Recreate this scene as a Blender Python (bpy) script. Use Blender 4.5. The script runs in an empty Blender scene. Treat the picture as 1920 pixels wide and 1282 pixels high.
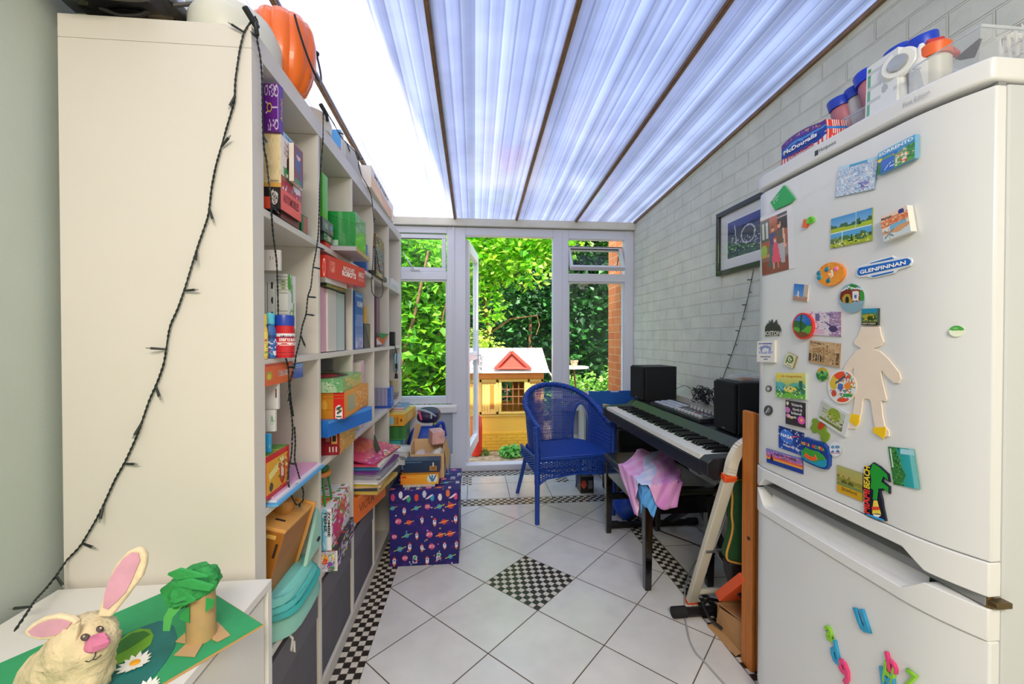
import bpy, bmesh, math, random
from mathutils import Vector, Matrix
from math import sin, cos, pi, sqrt, radians, atan2
scene = bpy.context.scene
COL = scene.collection
# ------------------------------------------------------------------ camera
F_PX, YAW, PITCH, CAM_H = 768.17, 0.0910921, 0.0108666, 1.16274
cam_data = bpy.data.cameras.new('camera')
cam_data.sensor_width = 36.0
cam_data.lens = F_PX / 1920 * 36.0
cam_data.clip_start = 0.02
cam_data.clip_end = 200
cam = bpy.data.objects.new('camera', cam_data)
cam.location = (0, 0, CAM_H)
cam.rotation_euler = (pi / 2 - PITCH, 0, -YAW)
COL.objects.link(cam)
scene.camera = cam
# ------------------------------------------------------------------ exposure
scene.view_settings.view_transform = 'Standard'
scene.view_settings.look = 'None'
scene.view_settings.gamma = 1.0
scene.view_settings.use_curve_mapping = False
scene.view_settings.exposure = 0.22
# ------------------------------------------------------------------ sky
world = bpy.data.worlds.new('sky')
scene.world = world
world.use_nodes = True
wn = world.node_tree.nodes
wl = world.node_tree.links
wn.clear()
w_out = wn.new('ShaderNodeOutputWorld')
w_bg = wn.new('ShaderNodeBackground')
w_sky = wn.new('ShaderNodeTexSky')
w_sky.sky_type = 'NISHITA'
w_sky.sun_disc = False
w_sky.sun_elevation = radians(58)
w_sky.sun_rotation = radians(190)
w_sky.air_density = 1.2
w_sky.dust_density = 1.5
w_bg.inputs['Strength'].default_value = 0.86
wl.new(w_sky.outputs[0], w_bg.inputs[0])
wl.new(w_bg.outputs[0], w_out.inputs[0])
def lamp(name, kind, loc, rot, energy, color=(1, 1, 1), size=1.0, size_y=None, angle=None):
 d = bpy.data.lights.new(name, kind)
 d.energy = energy
 d.color = color
 if kind == 'AREA':
  d.size = size
  if size_y:
   d.shape = 'RECTANGLE'
   d.size_y = size_y
 if kind == 'SUN':
  d.angle = angle or 0.01
 if kind in ('POINT', 'SPOT'):
  d.shadow_soft_size = size
 o = bpy.data.objects.new(name, d)
 o.location = loc
 o.rotation_euler = rot
 COL.objects.link(o)
 return o
# the sun stands behind the house, a little to the left
sun_dir = Vector((0.066, 0.60, -1.0)).normalized()
sun = lamp('sun', 'SUN', (0, -4, 8), sun_dir.to_track_quat('-Z', 'Y').to_euler(), 11.0, (1.0, 0.94, 0.84), angle=0.012)
# ceiling lights of the kitchen the photographer stands in
lamp('kitchen_ceiling_light', 'AREA', (0.1, -1.1, 2.33), (radians(18), 0, 0), 62.0, (1.0, 0.91, 0.78), 1.1, 0.8)
# ------------------------------------------------------------------ pixel of the photograph -> point on a plane of the room
def at(u, v, ax, val):
 xr = (u - 960) / F_PX
 up = -(v - 641) / F_PX
 cp, sp, c, s = cos(PITCH), sin(PITCH), cos(YAW), sin(YAW)
 yf = cp + up * sp
 d = (xr * c + yf * s, -xr * s + yf * c, up * cp - sp)
 i = 'xyz'.index(ax)
 o = (0, 0, CAM_H)
 t = (val - o[i]) / d[i]
 return Vector((o[0] + d[0] * t, o[1] + d[1] * t, o[2] + d[2] * t))
# ------------------------------------------------------------------ colours and materials
def lin(h):
 if isinstance(h, (tuple, list)):
  return tuple(h[:3]) + (1.0,)
 h = h.lstrip('#')
 o = []
 for i in (0, 2, 4):
  c = int(h[i:i + 2], 16) / 255
  o.append(c / 12.92 if c <= 0.04045 else ((c + 0.055) / 1.055) ** 2.4)
 return tuple(o) + (1.0,)
MATS = {}
def setin(b, k, v):
 if k in b.inputs:
  b.inputs[k].default_value = v
def mat(col, rough=0.5, metal=0.0, noise=0.0, nscale=20.0, bump=0.0, bscale=60.0, spec=0.5, coat=0.0, stretch=None, trans=0.0, name=None):
 key = (str(col), rough, metal, noise, nscale, bump, bscale, spec, coat, stretch, trans)
 if key in MATS:
  return MATS[key]
 m = bpy.data.materials.new(name or 'surface')
 m.use_nodes = True
 nt = m.node_tree
 b = nt.nodes['Principled BSDF']
 c = lin(col)
 setin(b, 'Base Color', c)
 setin(b, 'Roughness', rough)
 setin(b, 'Metallic', metal)
 setin(b, 'Specular IOR Level', spec)
 setin(b, 'Coat Weight', coat)
 setin(b, 'Transmission Weight', trans)
 if noise or bump:
  tc = nt.nodes.new('ShaderNodeTexCoord')
  mp = nt.nodes.new('ShaderNodeMapping')
  if stretch:
   mp.inputs['Scale'].default_value = stretch
  nt.links.new(tc.outputs['Object'], mp.inputs[0])
 if noise:
  n = nt.nodes.new('ShaderNodeTexNoise')
  n.inputs['Scale'].default_value = nscale
  n.inputs['Detail'].default_value = 4
  nt.links.new(mp.outputs[0], n.inputs['Vector'])
  r = nt.nodes.new('ShaderNodeValToRGB')
  r.color_ramp.elements[0].position = 0.3
  r.color_ramp.elements[1].position = 0.7
  r.color_ramp.elements[0].color = tuple(max(0, x * (1 - noise)) for x in c[:3]) + (1,)
  r.color_ramp.elements[1].color = tuple(min(1, x * (1 + noise)) for x in c[:3]) + (1,)
  nt.links.new(n.outputs['Fac'], r.inputs[0])
  nt.links.new(r.outputs[0], b.inputs['Base Color'])
 if bump:
  n2 = nt.nodes.new('ShaderNodeTexNoise')
  n2.inputs['Scale'].default_value = bscale
  n2.inputs['Detail'].default_value = 3
  nt.links.new(mp.outputs[0], n2.inputs['Vector'])
  bp = nt.nodes.new('ShaderNodeBump')
  bp.inputs['Strength'].default_value = bump
  bp.inputs['Distance'].default_value = 0.01
  nt.links.new(n2.outputs['Fac'], bp.inputs['Height'])
  nt.links.new(bp.outputs[0], b.inputs['Normal'])
 MATS[key] = m
 return m
def printed(rough=0.45, coat=0.0):
 """card, paper or enamel printed with its own picture (colour attribute of the mesh)"""
 key = ('printed', rough, coat)
 if key in MATS:
  return MATS[key]
 m = bpy.data.materials.new('printed_surface')
 m.use_nodes = True
 nt = m.node_tree
 b = nt.nodes['Principled BSDF']
 a = nt.nodes.new('ShaderNodeAttribute')
 a.attribute_name = 'Col'
 nt.links.new(a.outputs['Color'], b.inputs['Base Color'])
 setin(b, 'Roughness', rough)
 setin(b, 'Coat Weight', coat)
 MATS[key] = m
 return m
def glass_mat(col='#ffffff', refl=0.10, rough=0.02, fac=None, name='clear_glass'):
 key = ('glass', col, refl, rough, fac)
 if key in MATS:
  return MATS[key]
 m = bpy.data.materials.new(name)
 m.use_nodes = True
 nt = m.node_tree
 nt.nodes.clear()
 o = nt.nodes.new('ShaderNodeOutputMaterial')
 t = nt.nodes.new('ShaderNodeBsdfTransparent')
 t.inputs[0].default_value = lin(col)
 g = nt.nodes.new('ShaderNodeBsdfGlossy')
 g.inputs['Roughness'].default_value = rough
 mx = nt.nodes.new('ShaderNodeMixShader')
 fr = nt.nodes.new('ShaderNodeFresnel')
 fr.inputs['IOR'].default_value = 1.0 + refl * 4.5
 ge = nt.nodes.new('ShaderNodeNewGeometry')
 ml = nt.nodes.new('ShaderNodeMath')
 ml.operation = 'MULTIPLY_ADD'
 ml.inputs[1].default_value = -1.0
 ml.inputs[2].default_value = 1.0
 nt.links.new(ge.outputs['Backfacing'], ml.inputs[0])
 m3 = nt.nodes.new('ShaderNodeMath')
 m3.operation = 'MULTIPLY'
 nt.links.new(fr.outputs[0], m3.inputs[0])
 nt.links.new(ml.outputs[0], m3.inputs[1])
 nt.links.new(m3.outputs[0], mx.inputs[0])
 nt.links.new(t.outputs[0], mx.inputs[1])
 nt.links.new(g.outputs[0], mx.inputs[2])
 if fac:
  d = nt.nodes.new('ShaderNodeBsdfDiffuse')
  d.inputs[0].default_value = lin('#eef2f6')
  m2 = nt.nodes.new('ShaderNodeMixShader')
  m2.inputs[0].default_value = fac
  nt.links.new(mx.outputs[0], m2.inputs[1])
  nt.links.new(d.outputs[0], m2.inputs[2])
  nt.links.new(m2.outputs[0], o.inputs[0])
 else:
  nt.links.new(mx.outputs[0], o.inputs[0])
 MATS[key] = m
 return m
# ------------------------------------------------------------------ mesh builder (room coordinates)
class B:
 def __init__(s):
  s.v, s.f, s.c, s.m = [], [], [], []
  s.col = None
  s.mi = 0
 def face(s, idx, col=None):
  s.f.append(tuple(idx))
  s.c.append(col if col is not None else s.col)
  s.m.append(s.mi)
 def quad(s, a, b, c, d, col=None):
  n = len(s.v)
  s.v += [tuple(a), tuple(b), tuple(c), tuple(d)]
  s.face((n, n + 1, n + 2, n + 3), col)
 def poly(s, pts, col=None):
  n = len(s.v)
  s.v += [tuple(p) for p in pts]
  s.face(range(n, n + len(pts)), col)
 def hexa(s, p, cols=None):
  """8 points: bottom 0-3 anticlockwise, top 4-7; cols by face (bottom, top, 01, 12, 23, 30)"""
  n = len(s.v)
  s.v += [tuple(q) for q in p]
  fs = [(3, 2, 1, 0), (4, 5, 6, 7), (0, 1, 5, 4), (1, 2, 6, 5), (2, 3, 7, 6), (3, 0, 4, 7)]
  for i, f in enumerate(fs):
   s.face([n + k for k in f], cols[i] if cols else None)
  return s
 def box(s, x0, x1, y0, y1, z0, z1, M=None):
  x0, x1 = min(x0, x1), max(x0, x1)
  y0, y1 = min(y0, y1), max(y0, y1)
  p = [Vector(q) for q in ((x0, y0, z0), (x1, y0, z0), (x1, y1, z0), (x0, y1, z0), (x0, y0, z1), (x1, y0, z1), (x1, y1, z1), (x0, y1, z1))]
  if M is not None:
   p = [M @ q for q in p]
  return s.hexa(p)
 def bar(s, a, b, w, h, up=(0, 0, 1)):
  """rectangular bar from a to b, w across, h along up"""
  a, b = Vector(a), Vector(b)
  d = (b - a).normalized()
  u = Vector(up)
  sx = d.cross(u)
  if sx.length < 1e-6:
   sx = d.cross(Vector((1, 0, 0)))
  sx.normalize()
  uu = sx.cross(d).normalized()
  sx *= w / 2
  uu *= h / 2
  s.hexa([a - sx - uu, a + sx - uu, b + sx - uu, b - sx - uu, a - sx + uu, a + sx + uu, b + sx + uu, b - sx + uu])
  return s
 def tube(s, pts, r, n=8, closed=False, cap=True):
  pts = [Vector(p) for p in pts]
  N = len(pts)
  rr = r if isinstance(r, (list, tuple)) else [r] * N
  base = len(s.v)
  prev = None
  for i, p in enumerate(pts):
   if closed:
    t = pts[(i + 1) % N] - pts[i - 1]
   else:
    t = pts[min(i + 1, N - 1)] - pts[max(i - 1, 0)]
   if t.length < 1e-9:
    t = Vector((0, 0, 1))
   t.normalize()
   if prev is None:
    a = Vector((0, 0, 1)) if abs(t.z) < 0.9 else Vector((1, 0, 0))
    nrm = t.cross(a).normalized()
   else:
    nrm = prev - t * prev.dot(t)
    if nrm.length < 1e-6:
     nrm = t.cross(Vector((0, 0, 1)))
    nrm.normalize()
   prev = nrm
   bn = t.cross(nrm)
   for k in range(n):
    a = 2 * pi * k / n
    s.v.append(tuple(p + (nrm * cos(a) + bn * sin(a)) * rr[i]))
  for i in range(N if closed else N - 1):
   j = (i + 1) % N
   for k in range(n):
    l = (k + 1) % n
    s.face((base + i * n + k, base + i * n + l, base + j * n + l, base + j * n + k))
  if cap and not closed:
   s.face([base + k for k in range(n)][::-1])
   s.face([base + (N - 1) * n + k for k in range(n)])
  return s
 def cyl(s, a, b, r0, r1=None, n=20):
  return s.tube([a, b], [r0, r0 if r1 is None else r1], n)
 def lathe(s, c, prof, n=28, axis=(0, 0, 1), sx=1.0, sy=1.0, a0=0.0):
  """prof: (radius, height) along axis from c"""
  c = Vector(c)
  ax = Vector(axis).normalized()
  q = Vector((0, 0, 1)).rotation_difference(ax)
  base = len(s.v)
  for r, h in prof:
   for k in range(n):
    a = 2 * pi * k / n + a0
    s.v.append(tuple(c + q @ Vector((cos(a) * r * sx, sin(a) * r * sy, h))))
  for i in range(len(prof) - 1):
   for k in range(n):
    l = (k + 1) % n
    s.face((base + i * n + k, base + i * n + l, base + (i + 1) * n + l, base + (i + 1) * n + k))
  if prof[0][0] > 1e-6:
   s.face([base + k for k in range(n)][::-1])
  if prof[-1][0] > 1e-6:
   e = base + (len(prof) - 1) * n
   s.face([e + k for k in range(n)])
  return s
 def prism(s, pts, vec, col=None, side=None):
  """closed polygon in 3D pushed along vec"""
  pts = [Vector(p) for p in pts]
  vec = Vector(vec)
  n = len(s.v)
  N = len(pts)
  s.v += [tuple(p) for p in pts] + [tuple(p + vec) for p in pts]
  s.face(list(range(n, n + N))[::-1], side if side is not None else col)
  s.face(range(n + N, n + 2 * N), col)
  for i in range(N):
   j = (i + 1) % N
   s.face((n + i, n + j, n + N + j, n + N + i), side if side is not None else col)
  return s
 def picture(s, O, U, V, nx, ny, fn):
  """painted rectangle: O corner, U and V edges; fn(u, v) gives the print's colour"""
  O, U, V = Vector(O), Vector(U), Vector(V)
  n = len(s.v)
  for j in range(ny + 1):
   for i in range(nx + 1):
    s.v.append(tuple(O + U * (i / nx) + V * (j / ny)))
  for j in range(ny):
   for i in range(nx):
    a = n + j * (nx + 1) + i
    s.face((a, a + 1, a + nx + 2, a + nx + 1), fn((i + .5) / nx, (j + .5) / ny))
  return s
 def disc(s, C, U, V, nr, na, fn):
  """painted disc: C centre, U and V radii"""
  C, U, V = Vector(C), Vector(U), Vector(V)
  n = len(s.v)
  for j in range(nr + 1):
   for i in range(na):
    a = 2 * pi * i / na
    s.v.append(tuple(C + (U * cos(a) + V * sin(a)) * (j / nr)))
  for j in range(nr):
   for i in range(na):
    k = (i + 1) % na
    a = 2 * pi * (i + .5) / na
    r = (j + .5) / nr
    s.face((n + j * na + i, n + (j + 1) * na + i, n + (j + 1) * na + k, n + j * na + k), fn(.5 + .5 * r * cos(a), .5 + .5 * r * sin(a)))
  return s
def objloc(o):
 v = Vector((0, 0, 0))
 while o is not None:
  v += o.location
  o = o.parent
 return v
def obj(name, b, m, parent=None, smooth=35, bevel=0.0, segs=2, fix=False):
 """ONE mesh object out of a builder"""
 if parent is not None:
  org = objloc(parent)
  loc = Vector((0, 0, 0))
 else:
  xs = [p[0] for p in b.v]
  ys = [p[1] for p in b.v]
  zs = [p[2] for p in b.v]
  org = loc = Vector(((min(xs) + max(xs)) / 2, (min(ys) + max(ys)) / 2, min(zs)))
 me = bpy.data.meshes.new(name)
 me.from_pydata([(p[0] - org.x, p[1] - org.y, p[2] - org.z) for p in b.v], [], b.f)
 ms = m if isinstance(m, (list, tuple)) else [m]
 for q in ms:
  me.materials.append(q)
 if len(ms) > 1:
  me.polygons.foreach_set('material_index', b.m)
 if any(c is not None for c in b.c):
  att = me.color_attributes.new(name='Col', type='FLOAT_COLOR', domain='CORNER')
  buf = []
  for p, c in zip(b.f, b.c):
   q = CC(c) if c is not None else (0.8, 0.8, 0.8, 1)
   buf += list(q) * len(p)
  att.data.foreach_set('color', buf)
 if fix:
  bm = bmesh.new()
  bm.from_mesh(me)
  bmesh.ops.remove_doubles(bm, verts=bm.verts, dist=1e-5)
  bmesh.ops.recalc_face_normals(bm, faces=bm.faces)
  bm.to_mesh(me)
  bm.free()
 if smooth:
  me.polygons.foreach_set('use_smooth', [True] * len(me.polygons))
  me.set_sharp_from_angle(angle=radians(smooth))
 me.update()
 o = bpy.data.objects.new(name, me)
 o.location = loc
 COL.objects.link(o)
 if parent is not None:
  o.parent = parent
 if bevel:
  md = o.modifiers.new('bevel', 'BEVEL')
  md.width = bevel
  md.segments = segs
  md.limit_method = 'ANGLE'
  md.angle_limit = radians(40)
  md.harden_normals = False
 return o
CACHE = {}
def CC(c):
 if isinstance(c, str):
  if c not in CACHE:
   CACHE[c] = lin(c)
  return CACHE[c]
 return tuple(c[:3]) + (1.0,)
def empty(name, loc, label, cat, group=None):
 o = bpy.data.objects.new(name, None)
 o.empty_display_size = 0.05
 o.location = loc
 COL.objects.link(o)
 return tag(o, label, cat, group)
def tag(o, label, cat, group=None, kind=None):
 if label:
  o['label'] = label
 if cat:
  o['category'] = cat
 if group:
  o['group'] = group
 if kind:
  o['kind'] = kind
 return o
def struct(o):
 o['kind'] = 'structure'
 return o
def copy_tree(o, offset=(0, 0, 0), parent=None):
 c = o.copy()
 COL.objects.link(c)
 if parent is not None:
  c.parent = parent
 else:
  c.location = o.location + Vector(offset)
 for ch in list(o.children):
  copy_tree(ch, (0, 0, 0), c)
 return c
def words(s, parent, O, U, V, w, h, col, name='lettering', rough=0.5, fat=0.0, thick=0.0004, fit=True, shear=0.0, ext=0.0):
 """letters set in the rectangle O, O+U*w, O+V*h"""
 U, V = Vector(U).normalized(), Vector(V).normalized()
 N = U.cross(V)
 cu = bpy.data.curves.new(name, 'FONT')
 cu.body = s
 cu.size = 1.0
 cu.offset = fat
 cu.shear = shear
 if ext:
  cu.extrude = .1
  cu.bevel_depth = .03
 cu.resolution_u = 2
 t = bpy.data.objects.new('t', cu)
 COL.objects.link(t)
 dg = bpy.context.evaluated_depsgraph_get()
 me = bpy.data.meshes.new_from_object(t.evaluated_get(dg))
 bpy.data.objects.remove(t)
 bpy.data.curves.remove(cu)
 if not len(me.vertices):
  return None
 xs = [v.co.x for v in me.vertices]
 ys = [v.co.y for v in me.vertices]
 x0, x1, y0, y1 = min(xs), max(xs), min(ys), max(ys)
 kx, ky = w / (x1 - x0), h / (y1 - y0)
 if not fit:
  kx = ky = min(kx, ky)
 O = Vector(O)
 org = objloc(parent) if parent is not None else O.copy()
 O = O - org
 for v in me.vertices:
  v.co = O + U * ((v.co.x - x0) * kx) + V * ((v.co.y - y0) * ky) + N * (thick + (v.co.z / .13 + 1) * ext / 2)
 me.name = name
 me.materials.clear()
 me.materials.append(mat(col, rough))
 o = bpy.data.objects.new(name, me)
 COL.objects.link(o)
 if parent is not None:
  o.parent = parent
 else:
  o.location = org
 return o
# ------------------------------------------------------------------ what is printed on things
def _h(a, b, s=0):
 x = math.sin(a * 127.1 + b * 311.7 + s * 74.7) * 43758.5453
 return x - math.floor(x)
def mixc(a, b, t):
 a, b = CC(a), CC(b)
 return tuple(a[i] * (1 - t) + b[i] * t for i in range(3)) + (1,)
def paint(layers):
 """list of printed shapes, later ones on top; returns colour(u, v)"""
 def fn(u, v):
  c = None
  for L in layers:
   k = L[0]
   if k == 'bg':
    c = L[1]
   elif k == 'grad':
    c = mixc(L[1], L[2], v)
   elif k == 'gradx':
    c = mixc(L[1], L[2], u)
   elif k == 'r':
    if L[1] <= u <= L[3] and L[2] <= v <= L[4]:
     c = L[5]
   elif k == 'e':
    if ((u - L[1]) / L[3]) ** 2 + ((v - L[2]) / L[4]) ** 2 <= 1:
     c = L[5]
   elif k == 'o':
    d = ((u - L[1]) / L[3]) ** 2 + ((v - L[2]) / L[4]) ** 2
    if (1 - L[6]) ** 2 <= d <= 1:
     c = L[5]
   elif k == 'l':
    x0, y0, x1, y1, w = L[1:6]
    dx, dy = x1 - x0, y1 - y0
    t = max(0, min(1, ((u - x0) * dx + (v - y0) * dy) / (dx * dx + dy * dy + 1e-9)))
    if (u - x0 - dx * t) ** 2 + (v - y0 - dy * t) ** 2 < w * w:
     c = L[6]
   elif k == 'p':
    P = L[1]
    ins = False
    for i in range(len(P)):
     a, b = P[i], P[i - 1]
     if (a[1] > v) != (b[1] > v) and u < (b[0] - a[0]) * (v - a[1]) / (b[1] - a[1]) + a[0]:
      ins = not ins
    if ins:
     c = L[2]
   elif k == 'hill':
    y, amp, fr, col, sd = L[1:6]
    if v < y + amp * sin(u * fr + sd) + amp * .5 * sin(u * fr * 2.3 + sd * 2):
     c = col
   elif k == 'n':     # scattered cells: grid n, share, colours, seed, region
    n, p, cols, sd = L[1:5]
    x0, y0, x1, y1 = L[5] if len(L) > 5 else (0, 0, 1, 1)
    if x0 <= u <= x1 and y0 <= v <= y1:
     i, j = int(u * n), int(v * n)
     if _h(i, j, sd) < p:
      c = cols[int(_h(i, j, sd + 3) * len(cols)) % len(cols)]
   elif k == 's':     # stripes: count, share, colour, angle
    n, p, col, ang = L[1:5]
    t = (u * cos(ang) + v * sin(ang)) * n
    if t - math.floor(t) < p:
     c = col
  return c
 return fn
# ------------------------------------------------------------------ boxes standing with one side to the room
def fb(name, label, cat, uA, vt, vb, XA, uB, XB, depth, front, side=None, top=None, z0=None, z1=None, nf=(30, 20), ns=(12, 16),
    bevel=0.0015, group=None, rough=0.42, coat=0.1, parent=None, back=None, nm=True):
 """near front edge at pixel column uA on plane x=XA, far front edge at uB on x=XB"""
 A = at(uA, 640, 'x', XA)
 Bp = at(uB, 640, 'x', XB)
 if z1 is None:
  z1 = at(uA, vt, 'x', XA).z
 if z0 is None:
  z0 = at(uA, vb, 'x', XA).z
 d = Vector((Bp.x - A.x, Bp.y - A.y, 0))
 L = d.length
 d.normalize()
 n = Vector((d.y, -d.x, 0))
 return cbox(name, label, cat, Vector((A.x, A.y, z0)), d, n, L, depth, z1 - z0, front, side, top, nf, ns, bevel, group, rough, coat, parent)
def asfn(p):
 if isinstance(p, str):
  return None
 if isinstance(p, list):
  return paint(p)
 return p
def cbox(name, label, cat, A, d, n, L, depth, H, front, side=None, top=None, nf=(30, 20), ns=(12, 16), bevel=0.0015, group=None, rough=0.42, coat=0.1, parent=None):
 """printed box: A lower near front corner, d along the front, n the way the front looks"""
 b = B()
 side = side if side is not None else (front if isinstance(front, str) else front[0][1])
 top = top if top is not None else (side if isinstance(side, str) else side[0][1])
 up = Vector((0, 0, 1))
 A = Vector(A)
 P = [A, A + d * L, A + d * L - n * depth, A - n * depth]
 Q = [p + up * H for p in P]
 ff, sf, tf = asfn(front), asfn(side), asfn(top)
 if ff:
  b.picture(P[0], P[1] - P[0], up * H, nf[0], nf[1], ff)
 else:
  b.quad(P[0], P[1], Q[1], Q[0], front)
 vis = 1.0
 if -.62 < A.x < -.35 and n.x > .8:
  for i in range(5):
   ya = 1.008 + .353 * i
   if ya - .015 <= A.y <= ya + .35:
    vis = max(0.02, min(1.0, (A.x + .489 / ya * A.y) / depth))
 if sf:
  Pm = P[0].lerp(P[3], vis)
  if vis < 1:
   b.quad(P[3], Pm, Pm + up * H, Q[3], sf(.02, .5))
  b.picture(Pm, P[0] - Pm, up * H, ns[0], ns[1], sf)
 else:
  b.quad(P[3], P[0], Q[0], Q[3], side)
 sc = side if isinstance(side, str) else side[0][1]
 b.quad(P[1], P[2], Q[2], Q[1], sc)
 b.quad(P[2], P[3], Q[3], Q[2], sc)
 if tf:
  b.picture(Q[0], Q[1] - Q[0], Q[3] - Q[0], nf[0], ns[0], tf)
 else:
  b.quad(Q[0], Q[1], Q[2], Q[3], top)
 b.quad(P[3], P[2], P[1], P[0], sc)
 o = obj(name, b, printed(rough, coat), parent, smooth=0)
 if label:
  tag(o, label, cat, group)
 o_info[o.name] = (A, d, n, L, depth, H)
 VIS[o.name] = vis
 return o
o_info = {}
VIS = {}
def front_text(o, s, x, y, w, h, col, **k):
 """letters on the front of a box: x, y, w, h as shares of the front"""
 A, d, n, L, D, H = o_info[o.name]
 return words(s, o, A + d * (L * x) + Vector((0, 0, H * y)) + n * 0.0003, d, (0, 0, 1), L * w, H * h, col, **k)
def side_text(o, s, x, y, w, h, col, **k):
 A, d, n, L, D, H = o_info[o.name]
 D *= VIS[o.name]
 return words(s, o, A - n * D + n * (D * x) + Vector((0, 0, H * y)) - d * 0.0003, n, (0, 0, 1), D * w, H * h, col, **k)
# ================================================================== THE ROOM
LX, RX, FY = -0.905, 1.418, 3.56      # left wall, right wall, far wall
def roof_z(y):
 return 2.185 + 0.070 * (FY - y)
def wallmat(kind):
 m = bpy.data.materials.new(kind)
 m.use_nodes = True
 nt = m.node_tree
 N, K = nt.nodes, nt.links
 b = N['Principled BSDF']
 g = N.new('ShaderNodeNewGeometry')
 sp = N.new('ShaderNodeSeparateXYZ')
 K.new(g.outputs['Position'], sp.inputs[0])
 cb = N.new('ShaderNodeCombineXYZ')
 K.new(sp.outputs['Y'], cb.inputs['X'])
 K.new(sp.outputs['Z'], cb.inputs['Y'])
 # hand-laid courses wander a little
 wob = N.new('ShaderNodeTexNoise')
 wob.inputs['Scale'].default_value = 3.5
 K.new(g.outputs['Position'], wob.inputs['Vector'])
 vs = N.new('ShaderNodeVectorMath')
 vs.operation = 'SCALE'
 vs.inputs['Scale'].default_value = 0.012
 K.new(wob.outputs['Color'], vs.inputs[0])
 va = N.new('ShaderNodeVectorMath')
 K.new(cb.outputs[0], va.inputs[0])
 K.new(vs.outputs[0], va.inputs[1])
 br = N.new('ShaderNodeTexBrick')
 br.inputs['Scale'].default_value = 1.0
 br.inputs['Brick Width'].default_value = 0.225
 br.inputs['Row Height'].default_value = 0.0765
 br.inputs['Mortar Size'].default_value = 0.0045 if kind == 'painted_brick' else 0.005
 br.inputs['Mortar Smooth'].default_value = 0.35
 K.new(va.outputs[0], br.inputs['Vector'])
 if kind == 'painted_brick':
  br.inputs['Color1'].default_value = lin('#e4e3d2')
  br.inputs['Color2'].default_value = lin('#dfdfcf')
  br.inputs['Mortar'].default_value = lin('#dedcc8')
  setin(b, 'Roughness', 0.55)
 else:
  br.inputs['Color1'].default_value = lin('#e58448')
  br.inputs['Color2'].default_value = lin('#d8703a')
  br.inputs['Mortar'].default_value = lin('#e8b080')
  setin(b, 'Roughness', 0.9)
 n1 = N.new('ShaderNodeTexNoise')
 n1.inputs['Scale'].default_value = 9
 n1.inputs['Detail'].default_value = 6
 K.new(g.outputs['Position'], n1.inputs['Vector'])
 mr = N.new('ShaderNodeMapRange')
 mr.inputs[1].default_value = 0.3
 mr.inputs[2].default_value = 0.7
 mr.inputs[3].default_value = 0.90
 mr.inputs[4].default_value = 1.06
 K.new(n1.outputs['Fac'], mr.inputs[0])
 mx = N.new('ShaderNodeVectorMath')
 mx.operation = 'SCALE'
 K.new(br.outputs['Color'], mx.inputs[0])
 K.new(mr.outputs[0], mx.inputs['Scale'])
 K.new(mx.outputs[0], b.inputs['Base Color'])
 inv = N.new('ShaderNodeMath')
 inv.operation = 'SUBTRACT'
 inv.inputs[0].default_value = 1.0
 K.new(br.outputs['Fac'], inv.inputs[1])
 n2 = N.new('ShaderNodeTexNoise')
 n2.inputs['Scale'].default_value = 60
 n2.inputs['Detail'].default_value = 4
 K.new(g.outputs['Position'], n2.inputs['Vector'])
 ad = N.new('ShaderNodeMath')
 ad.operation = 'MULTIPLY_ADD'
 ad.inputs[1].default_value = 0.35
 K.new(n2.outputs['Fac'], ad.inputs[0])
 K.new(inv.outputs[0], ad.inputs[2])
 bp = N.new('ShaderNodeBump')
 bp.inputs['Strength'].default_value = 0.9
 bp.inputs['Distance'].default_value = 0.006
 K.new(ad.outputs[0], bp.inputs['Height'])
 K.new(bp.outputs[0], b.inputs['Normal'])
 return m
M_plaster = mat('#b9c3ba', 0.75, noise=0.03, nscale=4, bump=0.05, bscale=120)
M_upvc = mat('#e3e3ea', 0.35)
M_upvc_warm = mat('#e2dcc9', 0.5, noise=0.05, nscale=8)
M_grey_wall = mat('#a9afbb', 0.6, noise=0.03, nscale=6)
M_brown_bar = mat('#8a6a4c', 0.5, metal=0.2, noise=0.25, nscale=30)
b = B().box(LX - .1, LX, -3.2, FY + .1, -.02, 2.75)
struct(obj('wall_left', b, M_plaster, smooth=0))
b = B()
y0, y1 = -3.2, FY + .1
x0, x1 = RX, RX + .22
b.box(x0, x1, y0, y1, -.02, 2.9)
struct(obj('wall_right', b, wallmat('painted_brick'), smooth=0))
b = B().box(LX - .1, RX + .22, -3.3, -3.2, -.02, 2.6)
struct(obj('wall_rear', b, M_plaster, smooth=0))
b = B().box(LX - .1, RX + .22, -3.3, -.35, 2.42, 2.5)
struct(obj('ceiling', b, mat('#eeeae0', 0.8), smooth=0))
# unseen upper storey, shaped so its shadow leaves only the left roof sunlit
b = B().box(-.58, 6.5, -6.0, -.35, 2.5, 8.8)
struct(obj('wall_shade_block', b, wallmat('house_brick'), smooth=0))
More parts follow.
